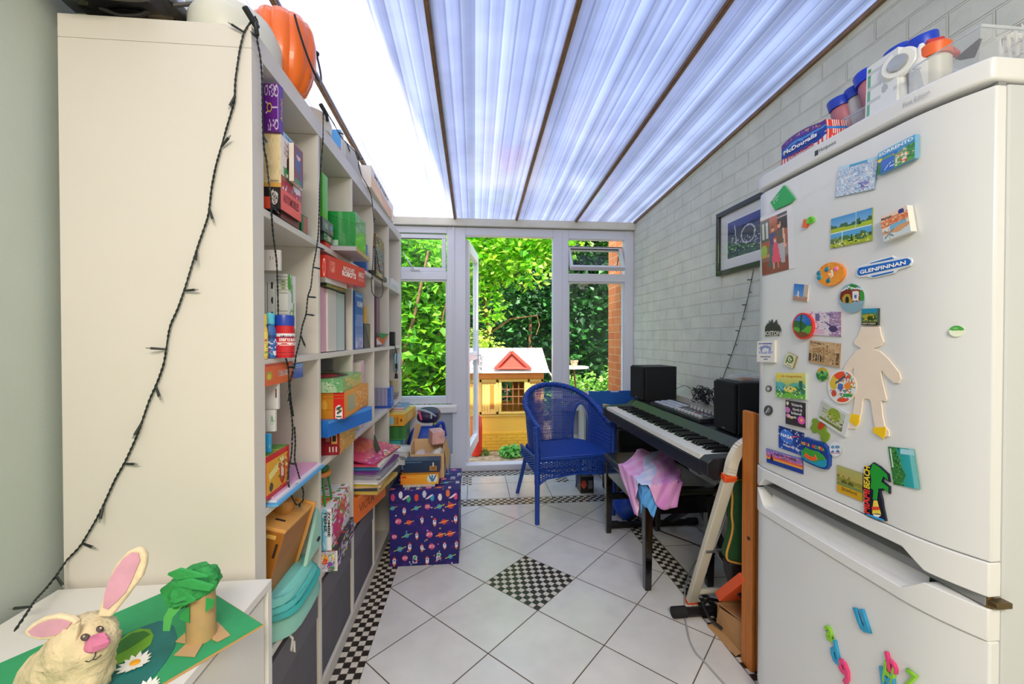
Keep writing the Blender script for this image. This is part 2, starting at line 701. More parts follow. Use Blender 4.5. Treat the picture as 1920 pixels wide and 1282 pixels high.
# ---------------------------------------------------------------- tiled floor
fl = B().box(-3.0 if False else LX - .1, RX + .22, -3.3, FY + .12, -.06, 0)
floor = struct(obj('floor', fl, mat('#76695a', 0.85, noise=0.15, nscale=60), smooth=0))
M_tile = mat('#dedad2', 0.22, noise=0.07, nscale=7, bump=0.02, bscale=25, name='tile')
M_blk = mat('#2b2722', 0.3, noise=0.3, nscale=40)
M_wht = mat('#d8d0c0', 0.35, noise=0.12, nscale=50)
def tiles(cx, cy, s, ang, x0, x1, y0, y1, skip=(), g=0.0022, h=0.002):
 bm = bmesh.new()
 R = Matrix.Rotation(ang, 3, 'Z')
 n = int(6 / s) + 1
 for i in range(-n, n + 1):
  for j in range(-n, n + 1):
   if (i, j) in skip:
    continue
   c = R @ Vector((i * s, j * s, 0)) + Vector((cx, cy, 0))
   if c.x < x0 - s or c.x > x1 + s or c.y < y0 - s or c.y > y1 + s:
    continue
   k = s / 2 - g
   vs = [bm.verts.new(R @ Vector((a * k, e * k, 0)) + Vector((cx + (R @ Vector((i * s, j * s, 0))).x, cy + (R @ Vector((i * s, j * s, 0))).y, h))) for a, e in ((-1, -1), (1, -1), (1, 1), (-1, 1))]
   bm.faces.new(vs)
 for co, no in (((x0, 0, 0), (-1, 0, 0)), ((x1, 0, 0), (1, 0, 0)), ((0, y0, 0), (0, -1, 0)), ((0, y1, 0), (0, 1, 0))):
  bmesh.ops.bisect_plane(bm, geom=bm.verts[:] + bm.edges[:] + bm.faces[:], plane_co=co, plane_no=no, clear_outer=True)
 r = B()
 for f in bm.faces:
  r.poly([v.co[:] for v in f.verts])
 bm.free()
 return r
def chequer(x0, y0, nx, ny, s, ang=0.0, h=0.0022):
 r = B()
 R = Matrix.Rotation(ang, 3, 'Z')
 g = s * .05
 for i in range(nx):
  for j in range(ny):
   r.mi = (i + j) % 2
   p = [R @ Vector(q) + Vector((x0, y0, 0)) for q in ((i * s + g, j * s + g, h), ((i + 1) * s - g, j * s + g, h), ((i + 1) * s - g, (j + 1) * s - g, h), (i * s + g, (j + 1) * s - g, h))]
   r.poly(p)
 return r
TS = 0.309
tcx, tcy = 0.267, 1.932
def part(name, b, m, parent=floor, **k):
 return obj(name, b, m, parent, **k)
part('tile_field', tiles(tcx, tcy, TS, pi / 4, -.388, .938, -3.2, 2.825, skip={(0, 0)}), M_tile, smooth=0)
q = TS / sqrt(2)
part('mosaic_diamond', chequer(tcx, tcy - q, 12, 12, TS / 12, pi / 4), [M_blk, M_wht], smooth=0)
cs = .0256
part('mosaic_border', chequer(-.388 - 4 * cs, 2.83 - cs * 236, 4, 236, cs), [M_blk, M_wht], smooth=0)
part('mosaic_border', chequer(.94, 2.83 - cs * 236, 4, 236, cs), [M_blk, M_wht], smooth=0)
part('mosaic_border', chequer(-.49, 2.83, 60, 4, cs), [M_blk, M_wht], smooth=0)
part('tile_field', tiles(.1, 3.1, TS, 0, -.49, 1.04, 2.935, 3.43), M_tile, smooth=0)
part('mosaic_border', chequer(-.49, 3.435, 74, 4, cs), [M_blk, M_wht], smooth=0)
part('mosaic_border', chequer(-.10, 3.23, 3, 8, cs, h=.0026), [M_blk, M_wht], smooth=0)
part('mosaic_border', chequer(.66, 3.23, 4, 8, cs, h=.0026), [M_blk, M_wht], smooth=0)
part('tile_field', tiles(1.2, 1.1, TS, 0, 1.046, RX, -3.2, 3.54), M_tile, smooth=0)
part('tile_field', tiles(-.7, 1.1, TS, 0, LX, -.495, -3.2, 3.54), M_tile, smooth=0)
# ---------------------------------------------------------------- translucent roof
def roofmat():
 m = bpy.data.materials.new('polycarbonate_sheet')
 m.use_nodes = True
 nt = m.node_tree
 N, K = nt.nodes, nt.links
 N.clear()
 out = N.new('ShaderNodeOutputMaterial')
 g = N.new('ShaderNodeNewGeometry')
 sp = N.new('ShaderNodeSeparateXYZ')
 K.new(g.outputs['Position'], sp.inputs[0])
 # ribs run with the fall of the roof; their spacing varies because sheets are layered
 cb = N.new('ShaderNodeCombineXYZ')
 K.new(sp.outputs['X'], cb.inputs['X'])
 n1 = N.new('ShaderNodeTexNoise')
 n1.noise_dimensions = '1D'
 n1.inputs['Scale'].default_value = 13
 n1.inputs['Detail'].default_value = 3
 K.new(sp.outputs['X'], n1.inputs['W'])
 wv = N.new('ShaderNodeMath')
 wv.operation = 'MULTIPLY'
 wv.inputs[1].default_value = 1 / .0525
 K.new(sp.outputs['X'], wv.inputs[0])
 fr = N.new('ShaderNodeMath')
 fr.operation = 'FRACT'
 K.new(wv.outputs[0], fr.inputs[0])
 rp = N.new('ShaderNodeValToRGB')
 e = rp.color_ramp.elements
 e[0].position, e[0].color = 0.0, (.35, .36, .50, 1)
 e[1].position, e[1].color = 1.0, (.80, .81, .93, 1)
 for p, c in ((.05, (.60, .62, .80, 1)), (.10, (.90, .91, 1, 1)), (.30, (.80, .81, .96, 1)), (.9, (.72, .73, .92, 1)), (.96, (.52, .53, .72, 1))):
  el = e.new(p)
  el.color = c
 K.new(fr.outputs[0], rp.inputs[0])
 r2 = N.new('ShaderNodeMapRange')
 r2.inputs[1].default_value = .35
 r2.inputs[2].default_value = .65
 r2.inputs[3].default_value = .34
 r2.inputs[4].default_value = .62
 K.new(n1.outputs['Fac'], r2.inputs[0])
 # grime
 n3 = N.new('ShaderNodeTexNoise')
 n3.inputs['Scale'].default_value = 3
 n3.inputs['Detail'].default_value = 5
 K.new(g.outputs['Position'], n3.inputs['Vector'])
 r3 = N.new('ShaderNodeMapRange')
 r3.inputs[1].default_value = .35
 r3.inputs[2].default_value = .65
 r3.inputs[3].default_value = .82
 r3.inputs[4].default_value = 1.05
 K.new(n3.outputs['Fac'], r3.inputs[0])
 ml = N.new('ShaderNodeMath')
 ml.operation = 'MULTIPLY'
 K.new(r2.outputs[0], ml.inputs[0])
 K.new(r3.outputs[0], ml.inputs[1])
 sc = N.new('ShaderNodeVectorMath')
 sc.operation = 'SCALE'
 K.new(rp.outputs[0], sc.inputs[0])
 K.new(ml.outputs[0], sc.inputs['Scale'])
 tr = N.new('ShaderNodeBsdfTranslucent')
 K.new(sc.outputs[0], tr.inputs[0])
 df = N.new('ShaderNodeBsdfDiffuse')
 K.new(sc.outputs[0], df.inputs[0])
 m1 = N.new('ShaderNodeMixShader')
 m1.inputs[0].default_value = 0.16
 K.new(tr.outputs[0], m1.inputs[1])
 K.new(df.outputs[0], m1.inputs[2])
 gl = N.new('ShaderNodeBsdfGlossy')
 gl.inputs['Roughness'].default_value = 0.10
 fn = N.new('ShaderNodeFresnel')
 fn.inputs['IOR'].default_value = 1.5
 m2 = N.new('ShaderNodeMixShader')
 K.new(fn.outputs[0], m2.inputs[0])
 K.new(m1.outputs[0], m2.inputs[1])
 K.new(gl.outputs[0], m2.inputs[2])
 bp = N.new('ShaderNodeBump')
 bp.inputs['Strength'].default_value = 0.25
 bp.inputs['Distance'].default_value = 0.004
 K.new(n1.outputs['Fac'], bp.inputs['Height'])
 K.new(bp.outputs[0], gl.inputs['Normal'])
 K.new(m2.outputs[0], out.inputs[0])
 return m
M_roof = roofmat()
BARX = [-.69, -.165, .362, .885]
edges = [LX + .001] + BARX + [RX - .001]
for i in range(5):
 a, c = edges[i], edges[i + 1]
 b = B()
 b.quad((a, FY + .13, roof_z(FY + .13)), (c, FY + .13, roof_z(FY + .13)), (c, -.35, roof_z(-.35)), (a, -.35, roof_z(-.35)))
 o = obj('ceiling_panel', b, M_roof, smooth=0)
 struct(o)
for i, x in enumerate(BARX):
 b = B()
 b.bar((x, -.35, roof_z(-.35) - .004), (x, FY, roof_z(FY) - .004), .018, .022)
 b.bar((x, -.35, roof_z(-.35) - .016), (x, FY, roof_z(FY) - .016), .007, .012)
 b.bar((x, -.35, roof_z(-.35) + .02), (x, FY + .13, roof_z(FY + .13) + .02), .03, .012)
 struct(obj('trim_%d' % (i + 1), b, M_brown_bar, smooth=0))
b = B().bar((RX - .008, -.35, roof_z(-.35) - .006), (RX - .008, FY, roof_z(FY) - .006), .014, .022)
struct(obj('trim_5', b, M_brown_bar, smooth=0))
# ---------------------------------------------------------------- far wall: window, open door, window
def X(u, y=FY):
 return at(u, 600, 'y', y).x
def Z(v, y=FY, u=960):
 return at(u, v, 'y', y).z
D0, D1 = FY, FY + .07           # depth of the frames
xa, xb, xc, xd = X(851), X(873), X(1037), X(1054)
zt = roof_z(FY)
b = B()
b.box(LX, RX, FY - .035, FY + .09, Z(427), zt - .004)
struct(obj('trim_6', b, M_upvc_warm, smooth=0, bevel=.004))
zh = Z(428)
def window(name, x0, x1, z0, z1, zl0, zl1, gx0, gx1, ztr):
 """outer frame with a transom; returns the frame object"""
 b = B()
 b.box(x0, gx0, D0, D1, z0, z1)
 b.box(gx1, x1, D0, D1, z0, z1)
 b.box(gx0, gx1, D0, D1, z0, zl0)
 b.box(gx0, gx1, D0, D1, zl1, z1)
 b.box(gx0, gx1, D0, D1, ztr[0], ztr[1])
 # sloped glazing beads
 for (a, c, e, f) in ((gx0, gx1, zl0, ztr[0]),):
  b.box(a, a + .012, D0 + .012, D1 - .01, e, f)
  b.box(c - .012, c, D0 + .012, D1 - .01, e, f)
  b.box(a, c, D0 + .012, D1 - .01, e, e + .012)
  b.box(a, c, D0 + .012, D1 - .01, f - .012, f)
 o = obj(name, b, M_upvc, smooth=0, bevel=.004)
 struct(o)
 return o
M_pane = glass_mat('#f2f7f5', 0.12)
M_seal = mat('#15161a', 0.6)
zsill = Z(755)
w1 = window('window_1', LX, xa, zsill, zh, Z(744), Z(440), X(742) - .3, X(838), (Z(526), Z(511)))
obj('pane', B().box(X(742) - .3, X(838), D0 + .035, D0 + .041, Z(744), Z(526)), M_pane, w1, smooth=0)
def sash(parent, x0, x1, z0, z1, y, tilt=0.0, w=.035, zl=None):
 """top-hung sash tipped outwards by tilt"""
 P = Matrix.Translation((0, y, z1)) @ Matrix.Rotation(tilt, 4, 'X') @ Matrix.Translation((0, -y, -z1))
 b = B()
 t0, t1 = y - .02, y + .03
 b.box(x0, x1, t0, t1, z1 - w, z1, P)
 b.box(x0, x1, t0, t1, z0, z0 + w, P)
 b.box(x0, x0 + w, t0, t1, z0 + w, z1 - w, P)
 b.box(x1 - w, x1, t0, t1, z0 + w, z1 - w, P)
 s = obj('sash', b, M_upvc, parent, smooth=0, bevel=.004)
 obj('pane', B().box(x0 + w, x1 - w, y, y + .005, z0 + w, z1 - w, P), M_pane, s, smooth=0)
 g = B()
 for q in ((x0 + w, x1 - w, z1 - w - .004, z1 - w), (x0 + w, x1 - w, z0 + w, z0 + w + .004)):
  g.box(q[0], q[1], y - .008, y, q[2], q[3], P)
 obj('gasket', g, M_seal, s, smooth=0)
 return s, P
s1, P1 = sash(w1, X(700), X(836), Z(511) + .002, Z(442), FY + .03, 0)
b = B()
hx, hz = X(776), Z(510) + .012
b.box(hx - .025, hx + .05, FY - .012, FY, hz - .006, hz + .006)
b.tube([(hx, FY - .012, hz), (hx - .02, FY - .03, hz + .03), (X(757), FY - .03, Z(478))], [.005, .005, .004], 8)
obj('handle', b, mat('#cfcfd4', .3, .6), s1)
w2 = window('window_2', xd, RX, zsill, zh, Z(744), Z(445), X(1066), X(1171), (Z(526), Z(511)))
obj('pane', B().box(X(1066), X(1171), D0 + .035, D0 + .041, Z(744), Z(526)), M_pane, w2, smooth=0)
s2, P2 = sash(w2, X(1067), X(1168), Z(511), Z(458), FY + .075, radians(-32), .022)
b = B()
b.box(X(1067), X(1170), FY + .05, FY + .07, Z(458), Z(458) + .006)
b.bar((X(1166), FY + .06, Z(458)), (X(1167), FY + .16, Z(500)), .008, .004)
obj('stay', b, mat('#3a3733', .4, .6), w2)
# door frame, threshold, open leaf
b = B()
b.box(xa, xb, D0, D1, 0, zh)
b.box(xc, xd, D0, D1, 0, zh)
b.box(xb, xc, D0, D1, Z(443), zh)
b.box(xb, xc, D0 + .0, D1 + .03, 0, .055)
b.box(xa - .012, xa + .006, D0 - .012, D0 + .01, 0, zh)
dr = struct(obj('door_1', b, M_upvc, smooth=0, bevel=.004))
b = B()
hA = Vector((xb - .0, FY + .075, 0))
hB = Vector((at(893, 600, 'y', 4.34).x, 4.34, 0))
dd = (hB - hA).normalized()
Ld = (hB - hA).length
def leafp(t, z):
 return hA + dd * t + Vector((0, 0, z))
zT = Z(447)
b.bar(leafp(.045, .07), leafp(.045, zT), .05, .09, dd)
b.bar(leafp(Ld - .045, .07), leafp(Ld - .045, zT), .05, .09, dd)
for z in (.12, .98, zT - .045):
 b.bar(leafp(.09, z), leafp(Ld - .09, z), .05, .1 if z != .98 else .075)
lf = obj('door_leaf', b, M_upvc, dr, smooth=0, bevel=.004)
b = B()
b.bar(leafp(.09, .55), leafp(Ld - .09, .55), .006, .78)
b.bar(leafp(.09, (1.02 + zT - .09) / 2), leafp(Ld - .09, (1.02 + zT - .09) / 2), .006, zT - .09 - 1.02)
obj('pane', b, M_pane, lf, smooth=0)
b = B()
hp = leafp(Ld - .05, .98)
nn = Vector((dd.y, -dd.x, 0))
b.bar(hp + nn * .03 + Vector((0, 0, -.1)), hp + nn * .03 + Vector((0, 0, .1)), .03, .012, nn)
b.tube([hp + nn * .03, hp + nn * .06, hp + nn * .06 - dd * .11], .009, 10)
obj('handle', b, mat('#d8d8dc', .3, .3), lf)
# low walls under the windows
b = B().box(LX, xa - .012, FY + .0, FY + .12, 0, Z(768))
struct(obj('wall_far', b, M_grey_wall, smooth=0))
b = B().box(xd, RX, FY + .0, FY + .12, 0, Z(768))
struct(obj('wall_far', b, M_grey_wall, smooth=0))
b = B()
b.box(LX, xa + .03, FY - .055, FY + .02, Z(771), Z(756))
struct(obj('trim_7', b, mat('#ebe6e4', .3), smooth=60, bevel=.018, segs=4))
b = B()
b.box(xd + .01, RX, FY - .055, FY + .02, Z(771), Z(756))
struct(obj('trim_8', b, mat('#ebe6e4', .3), smooth=60, bevel=.018, segs=4))
b = B().box(xa - .03, xa - .005, FY - .02, FY + .01, 0, .16)
struct(obj('trim_9', b, M_upvc, smooth=0, bevel=.004))
# ================================================================== THE GARDEN
GZ = -.16
b = B()
random.seed(5)
n = 60
V0 = []
for j in range(n + 1):
 for i in range(n + 1):
  x = -7 + 16 * i / n
  y = FY + .12 + 14 * (j / n) ** 1.3
  b.v.append((x, y, GZ - .02 + random.uniform(0, .03)))
for j in range(n):
 for i in range(n):
  a = j * (n + 1) + i
  b.face((a, a + 1, a + n + 2, a + n + 1))
m_ground = mat('#a8906c', .95, noise=.5, nscale=14, bump=.6, bscale=40)
struct(obj('ground', b, m_ground))
b = B()
for j in range(25):
 for i in range(81):
  x = -16 + 36 * i / 80
  y = 10.9 + 3.5 * j / 24
  b.v.append((x, y + random.uniform(-.25, .25), GZ - .3 + 7.5 * (j / 24) ** .55 + random.uniform(-.3, .3)))
for j in range(24):
 for i in range(80):
  a = j * 81 + i
  b.face((a, a + 1, a + 82, a + 81))
struct(obj('ground', b, mat('#1d3a16', .95, noise=.6, nscale=3), smooth=0))
# short brick pier of the neighbour's wall
b = B().box(RX + .0, RX + .24, FY + .11, 4.25, GZ, 3.2)
tag(obj('brick_pier', b, wallmat('house_brick'), smooth=0), 'sunlit orange brick pier seen through the right window', 'brick wall')
def leafmat(col, tr=.5, rough=.45):
 key = ('leaf', col, tr)
 if key in MATS:
  return MATS[key]
 m = bpy.data.materials.new('leaf')
 m.use_nodes = True
 nt = m.node_tree
 N, K = nt.nodes, nt.links
 b_ = N['Principled BSDF']
 o = N['Material Output']
 setin(b_, 'Roughness', rough)
 a = N.new('ShaderNodeAttribute')
 a.attribute_name = 'Col'
 K.new(a.outputs['Color'], b_.inputs['Base Color'])
 t = N.new('ShaderNodeBsdfTranslucent')
 K.new(a.outputs['Color'], t.inputs[0])
 mx = N.new('ShaderNodeMixShader')
 mx.inputs[0].default_value = tr
 K.new(b_.outputs[0], mx.inputs[1])
 K.new(t.outputs[0], mx.inputs[2])
 K.new(mx.outputs[0], o.inputs[0])
 MATS[key] = m
 return m
def foliage(blobs, count, size, cols, seed, droop=.3, shell=.55):
 """leaves round the branches: each a folded pointed blade"""
 rnd = random.Random(seed)
 b = B()
 wts = [q[3] * q[4] * q[5] for q in blobs]
 cc = [CC(c) for c in cols]
 for _ in range(count):
  q = rnd.choices(blobs, wts)[0]
  while True:
   x, y, z = rnd.uniform(-1, 1), rnd.uniform(-1, 1), rnd.uniform(-1, 1)
   r = x * x + y * y + z * z
   if 1e-3 < r <= 1:
    break
  k = (shell + (1 - shell) * rnd.random()) / sqrt(r)
  c = Vector((q[0] + x * q[3] * k, q[1] + y * q[4] * k, q[2] + z * q[5] * k))
  s = size * rnd.uniform(.55, 1.25)
  d = Vector((rnd.gauss(0, 1), rnd.gauss(0, 1), rnd.gauss(-droop, .6))).normalized()
  w = d.cross(Vector((rnd.gauss(0, .5), rnd.gauss(0, .5), 1))).normalized()
  up = w.cross(d)
  col = mixc(cc[rnd.randrange(len(cc))], cc[rnd.randrange(len(cc))], rnd.random())
  n = len(b.v)
  b.v += [tuple(c), tuple(c + d * s * .35 + w * s * .36 + up * s * .1), tuple(c + d * s), tuple(c + d * s * .35 - w * s * .36 + up * s * .1), tuple(c + d * s * .4)]
  b.face((n, n + 4, n + 1), col)
  b.face((n + 4, n + 2, n + 1), col)
  b.face((n, n + 3, n + 4), col)
  b.face((n + 4, n + 3, n + 2), col)
 return b
M_bark = mat('#7a5a3a', .9, noise=.35, nscale=20, bump=.6, bscale=40)
def tree(name, label, cat, base, stems, blobs, count, size, cols, seed, tr=.5, group=None, **k):
 t = empty(name, base, label, cat, group)
 obj('foliage', foliage(blobs, count, size, cols, seed, **k), leafmat('x', tr), t, smooth=0)
 for s in stems:
  pts = [Vector(p) for p in s[0]]
  obj('trunk' if s[1] > .025 else 'branch', B().tube(pts, [s[1] * (1 - .5 * i / (len(pts) - 1)) for i in range(len(pts))], 8), M_bark, t)
 return t
G_bright = ['#a4d634', '#7cc424', '#bce048', '#5ea81c', '#d8ee70']
G_mid = ['#74ae26', '#56981c', '#92c838', '#3f7a18']
G_dark = ['#1f4f1c', '#163c18', '#2c6628', '#0f2c12', '#3a7a30']
G_yel = ['#cfe058', '#b5d63e', '#e4ec86', '#94c230']
# bush right outside the left window
tree('leafy_bush', 'dense leafy bush pressed behind the left window pane', 'bush', (-.75, 5.1, GZ),
  [([(-.9, 5.1, GZ), (-.95, 5.1, .6), (-.7, 5.0, 1.5), (-.55, 5.0, 2.2)], .03), ([(-.6, 5.2, GZ), (-.5, 5.2, .9), (-.35, 5.1, 1.6)], .02), ([(-.5, 5.2, .3), (-.9, 5.0, .8), (-1.3, 5, 1.1)], .012)],
  [(-1.0, 5.3, 1.0, .9, .45, 1.0), (-1.2, 5.5, 2.0, 1.0, .5, .8), (-.5, 5.4, .5, .5, .4, .6)], 6500, .13, G_mid + ['#7fc82a', '#2c6d10', '#8fd622'], 11, .45)
# tree whose branches hang into the doorway
tree('garden_tree', 'bright green tree with drooping leaves behind the open doorway', 'tree', (.12, 6.6, GZ),
  [([(.05, 6.6, GZ), (.12, 6.6, .7), (.22, 6.6, 1.3), (.1, 6.5, 2.2), (.3, 6.4, 3.0)], .045),
   ([(.12, 6.6, .7), (-.1, 6.5, 1.2), (-.25, 6.4, 1.8)], .03), ([(.2, 6.5, 1.2), (.55, 6.3, 1.45), (.95, 6.2, 1.5)], .018),
   ([(.95, 6.2, 1.5), (.98, 6.15, 1.35), (.92, 6.1, 1.2)], .008)],
  [(-.1, 6.3, 2.4, .75, .6, .75), (.5, 6.2, 2.75, .9, .6, .7), (.15, 6.2, 1.65, .4, .4, .35), (1.1, 6.4, 3.0, .8, .6, .8), (-.9, 6.8, 2.4, .8, .6, .9), (.75, 6.1, 2.1, .45, .4, .22)],
  7500, .11, G_bright + ['#6cc41a', '#58b018'], 12, .55)
tree('yellow_green_shrub', 'yellow-green feathery shrub behind the playhouse roof', 'bush', (-.1, 6.3, GZ),
  [([(-.2, 6.1, GZ), (-.1, 6.1, .6), (.05, 6.1, 1.1)], .018), ([(-.1, 6.1, .6), (-.4, 6.1, 1.2)], .012)],
  [(-.1, 6.0, .95, .55, .35, .38), (.35, 6.1, .82, .4, .3, .22), (-.7, 5.9, .9, .5, .4, .6)], 3800, .07, G_yel, 13, .5)
# dark hedge at the bottom of the garden
for i, (x, y, rx, rz, lab) in enumerate([(1.2, 8.8, 1.3, 1.6, 'dark evergreen hedge seen through the middle of the doorway'),
           (3.4, 8.6, 1.5, 1.7, 'dark evergreen hedge behind the right window pane'),
           (-2.0, 8.9, 1.7, 2.0, 'dark hedge far behind the left window bush')]):
 tree('evergreen_hedge', lab, 'hedge', (x, y, GZ), [([(x, y, GZ), (x, y, 1.6)], .06)],
   [(x, y, .9, rx, .8, rz), (x + .5, y + .6, 2.6, rx, .7, 1.5), (x - .4, y + .8, 3.6, rx, .7, 1.5)], 7000, .15, G_dark, 20 + i, .2)
tree('garden_tree', 'tall light green tree top showing above the dark hedge', 'tree', (1.9, 9.6, GZ),
  [([(1.9, 9.6, GZ), (1.9, 9.6, 4)], .08)],
  [(1.2, 9.4, 4.6, 1.6, .9, 1.3), (3.1, 9.4, 4.8, 1.5, .9, 1.6), (-.6, 9.6, 4.6, 1.6, .9, 1.6), (-2.6, 9.6, 4.4, 1.6, .9, 1.8)], 9000, .17, G_bright + G_mid, 31, .5)
tree('ivy_clump', 'pale ivy clump under the garden table by the brick pier', 'bush', (1.75, 6.4, GZ),
  [([(1.75, 6.4, GZ), (1.8, 6.4, .4)], .012)], [(1.7, 6.5, .15, .7, .4, .45), (2.3, 6.3, .25, .4, .4, .5)], 2600, .08, ['#6aa53a', '#8fc24c', '#4d8a2c', '#b9d870'], 33, .4)
tree('low_herb', 'small light green plant on the gravel before the playhouse', 'plant', (at(955, 846, 'z', GZ).x, 4.55, GZ),
  [([(at(955, 846, 'z', GZ).x, 4.55, GZ), (at(955, 846, 'z', GZ).x, 4.55, GZ + .08)], .006)],
  [(at(955, 846, 'z', GZ).x, 4.55, GZ + .05, .13, .09, .07), (at(975, 846, 'z', GZ).x, 4.55, GZ + .04, .09, .07, .04)], 700, .045, ['#6fd06a', '#4fb04e', '#9be37e', '#b8ea80'], 34, .4)
# ================================================================== BOOKCASE 5 x 5
BX, BXB, BY0, BL, BH = -.489, -.879, .958, 1.85, 1.85
CW, CT = .335, .018
M_white = mat('#dcd6cc', .42, noise=.015, nscale=3, name='white_foil')
def colY(i):
 y = BY0 + .05 + (CW + CT) * i
 return y, y + CW
def rowZ(k):          # floor of row k (0 on top)
 return 1.8 - CW * (k + 1) - CT * k
bc = empty('bookcase', (BX - .195, BY0 + BL / 2, 0), 'tall white open bookcase of five by five compartments along the left wall', 'bookcase')
W = lambda n, b, **k: obj(n, b, M_white, bc, smooth=0, bevel=.0012, **k)
W('side_panel', B().box(BXB, BX, BY0, BY0 + .05, 0, BH - .05))
W('side_panel', B().box(BXB, BX, BY0 + BL - .05, BY0 + BL, 0, BH - .05))
W('top_panel', B().box(BXB, BX, BY0, BY0 + BL, BH - .0495, BH))
W('base_panel', B().box(BXB, BX, BY0 + .05, BY0 + BL - .05, .003, .053))
for k in range(4):
 W('shelf', B().box(BXB, BX - .001, BY0 + .05, BY0 + BL - .05, rowZ(k) - CT, rowZ(k)))
for i in range(4):
 y = colY(i)[1]
 b = B()
 for k in range(5):
  b.box(BXB, BX - .0015, y, y + CT, rowZ(k), rowZ(k) + CW)
 W('divider', b)
bk = B().box(BXB - .004, BXB, BY0 + .01, BY0 + BL - .01, .01, BH - .01)
W('back_panel', bk)
# ================================================================== CHEST OF DRAWERS
CXR, CZ, CY1 = -.447, .63, .945
M_wh2 = mat('#e3e0da', .35, name='white_lacquer')
ch = empty('chest_of_drawers', (-.66, .55, 0), 'low white chest of drawers against the end of the bookcase', 'chest of drawers')
O2 = lambda n, b, p=ch, **k: obj(n, b, M_wh2, p, smooth=0, bevel=.0015, **k)
cxl, cy0 = -.878, .14
O2('top', B().box(cxl, CXR, cy0, CY1, CZ - .018, CZ))
O2('side_panel', B().box(cxl, CXR, CY1 - .018, CY1, 0, CZ - .0185))
O2('side_panel', B().box(cxl, CXR, cy0, cy0 + .018, 0, CZ - .0185))
O2('back_panel', B().box(cxl, cxl + .01, cy0 + .018, CY1 - .018, 0, CZ - .0185))
zz = CZ - .024
for k in range(3):
 h = .192
 d_ = O2('drawer', B().box(cxl + .02, CXR - .006, cy0 + .022, CY1 - .022, zz - h, zz - .004))
 zz -= h + .003
# ================================================================== FRIDGE FREEZER
FX, FY0, FY1, FZ = .892, .652, 1.234, 1.665
M_fr = mat('#dfe0e0', .22, coat=.3, name='white_enamel')
M_fr2 = mat('#e2e2e1', .3, name='white_plastic')
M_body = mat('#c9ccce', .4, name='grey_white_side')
fr = empty('fridge_freezer', (1.15, .93, 0), 'tall white fridge freezer covered in souvenir magnets', 'fridge')
def bow(y):
 t = (y - (FY0 + FY1) / 2) / ((FY1 - FY0) / 2)
 k = abs(t)
 v = .030 * max(0, (k - .55) / .45) ** 2 if t < 0 else .012 * max(0, (k - .85) / .15) ** 2
 return FX + v + .004 * t * t
NY = 36
ys = [FY0 + (FY1 - FY0) * i / NY for i in range(NY + 1)]
def bowed(b, z0f, z1f, dx=0.0, thick=.055, y0=FY0, y1=FY1, n=NY):
 yy = [y0 + (y1 - y0) * i / n for i in range(n + 1)]
 base = len(b.v)
 for y in yy:
  x = bow(y) + dx
  za, zb = z0f(y), z1f(y)
  b.v += [(x, y, za), (x, y, zb), (FX + thick, y, zb), (FX + thick, y, za)]
 for i in range(n):
  a = base + i * 4
  for k in range(4):
   l = (k + 1) % 4
   b.face((a + k, a + l, a + 4 + l, a + 4 + k))
 b.face([base + k for k in range(4)][::-1])
 b.face([base + n * 4 + k for k in range(4)])
 return b
def lerpz(tab):
 def f(y):
  t = sorted(tab)
  if y <= t[0][0]:
   return t[0][1]
  for (a, za), (c, zc) in zip(t, t[1:]):
   if y <= c:
    s_ = (y - a) / (c - a)
    return za + (zc - za) * s_
  return t[-1][1]
 return f
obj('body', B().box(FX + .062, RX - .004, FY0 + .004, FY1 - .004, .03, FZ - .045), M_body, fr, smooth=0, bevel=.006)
obj('top_panel', bowed(B(), lambda y: FZ - .042, lambda y: FZ, -.006, .5), M_fr2, fr, smooth=50, bevel=.006, segs=3, fix=True)
zsp = .757
cut_u = lerpz([(FY0, .694), (.735, .696), (.775, .726), (1.185, .726), (1.215, .694), (FY1, .694)])
cut_l = lerpz([(FY0, .672), (.735, .674), (.775, .640), (1.185, .640), (1.215, .680), (FY1, .684)])
ud = obj('fridge_door', bowed(B(), lambda y: zsp, lambda y: FZ - .052), M_fr, fr, smooth=50, bevel=.003, fix=True)
obj('door_trim', bowed(B(), cut_u, lambda y: zsp - .0012, -.004, n=90), M_fr2, ud, smooth=50, bevel=.002, fix=True)
ld = obj('freezer_door', bowed(B(), lambda y: .06, lambda y: .612), M_fr, fr, smooth=50, bevel=.003, fix=True)
obj('door_trim', bowed(B(), lambda y: .6135, cut_l, -.004, n=90), M_fr2, ld, smooth=50, bevel=.002, fix=True)
b = B()
nn_ = 24
for j in range(9):       # hollow behind the grip
 a = pi / 2 * j / 8
 for i in range(nn_ + 1):
  y = .755 + (1.2 - .755) * i / nn_
  b.v.append((FX + .006 + .034 * sin(a), y, .618 + .068 * (1 - cos(a))))
for j in range(8):
 for i in range(nn_):
  q_ = j * (nn_ + 1) + i
  b.face((q_, q_ + 1, q_ + nn_ + 2, q_ + nn_ + 1))
obj('grip_hollow', b, M_fr2, ld)
obj('seal', B().box(FX + .03, FX + .061, FY0 + .006, FY1 - .006, .676, .694), mat('#8a8c8e', .6), fr, smooth=0)
obj('seal', B().box(FX + .045, FX + .061, FY0 + .006, FY1 - .006, FZ - .053, FZ - .042), mat('#8a8c8e', .6), fr, smooth=0)
b = B().box(FX + .034, FX + .066, FY0 - .010, FY0 + .012, .677, .688)
b.cyl((FX + .040, FY0 + .008, .670), (FX + .040, FY0 + .008, .695), .007)
obj('hinge', b, mat('#6d5a3c', .3, .8), fr, bevel=.002)
obj('plinth', B().box(FX + .07, RX - .02, FY0 + .01, FY1 - .01, 0, .03), mat('#55585c', .6), fr, smooth=0)
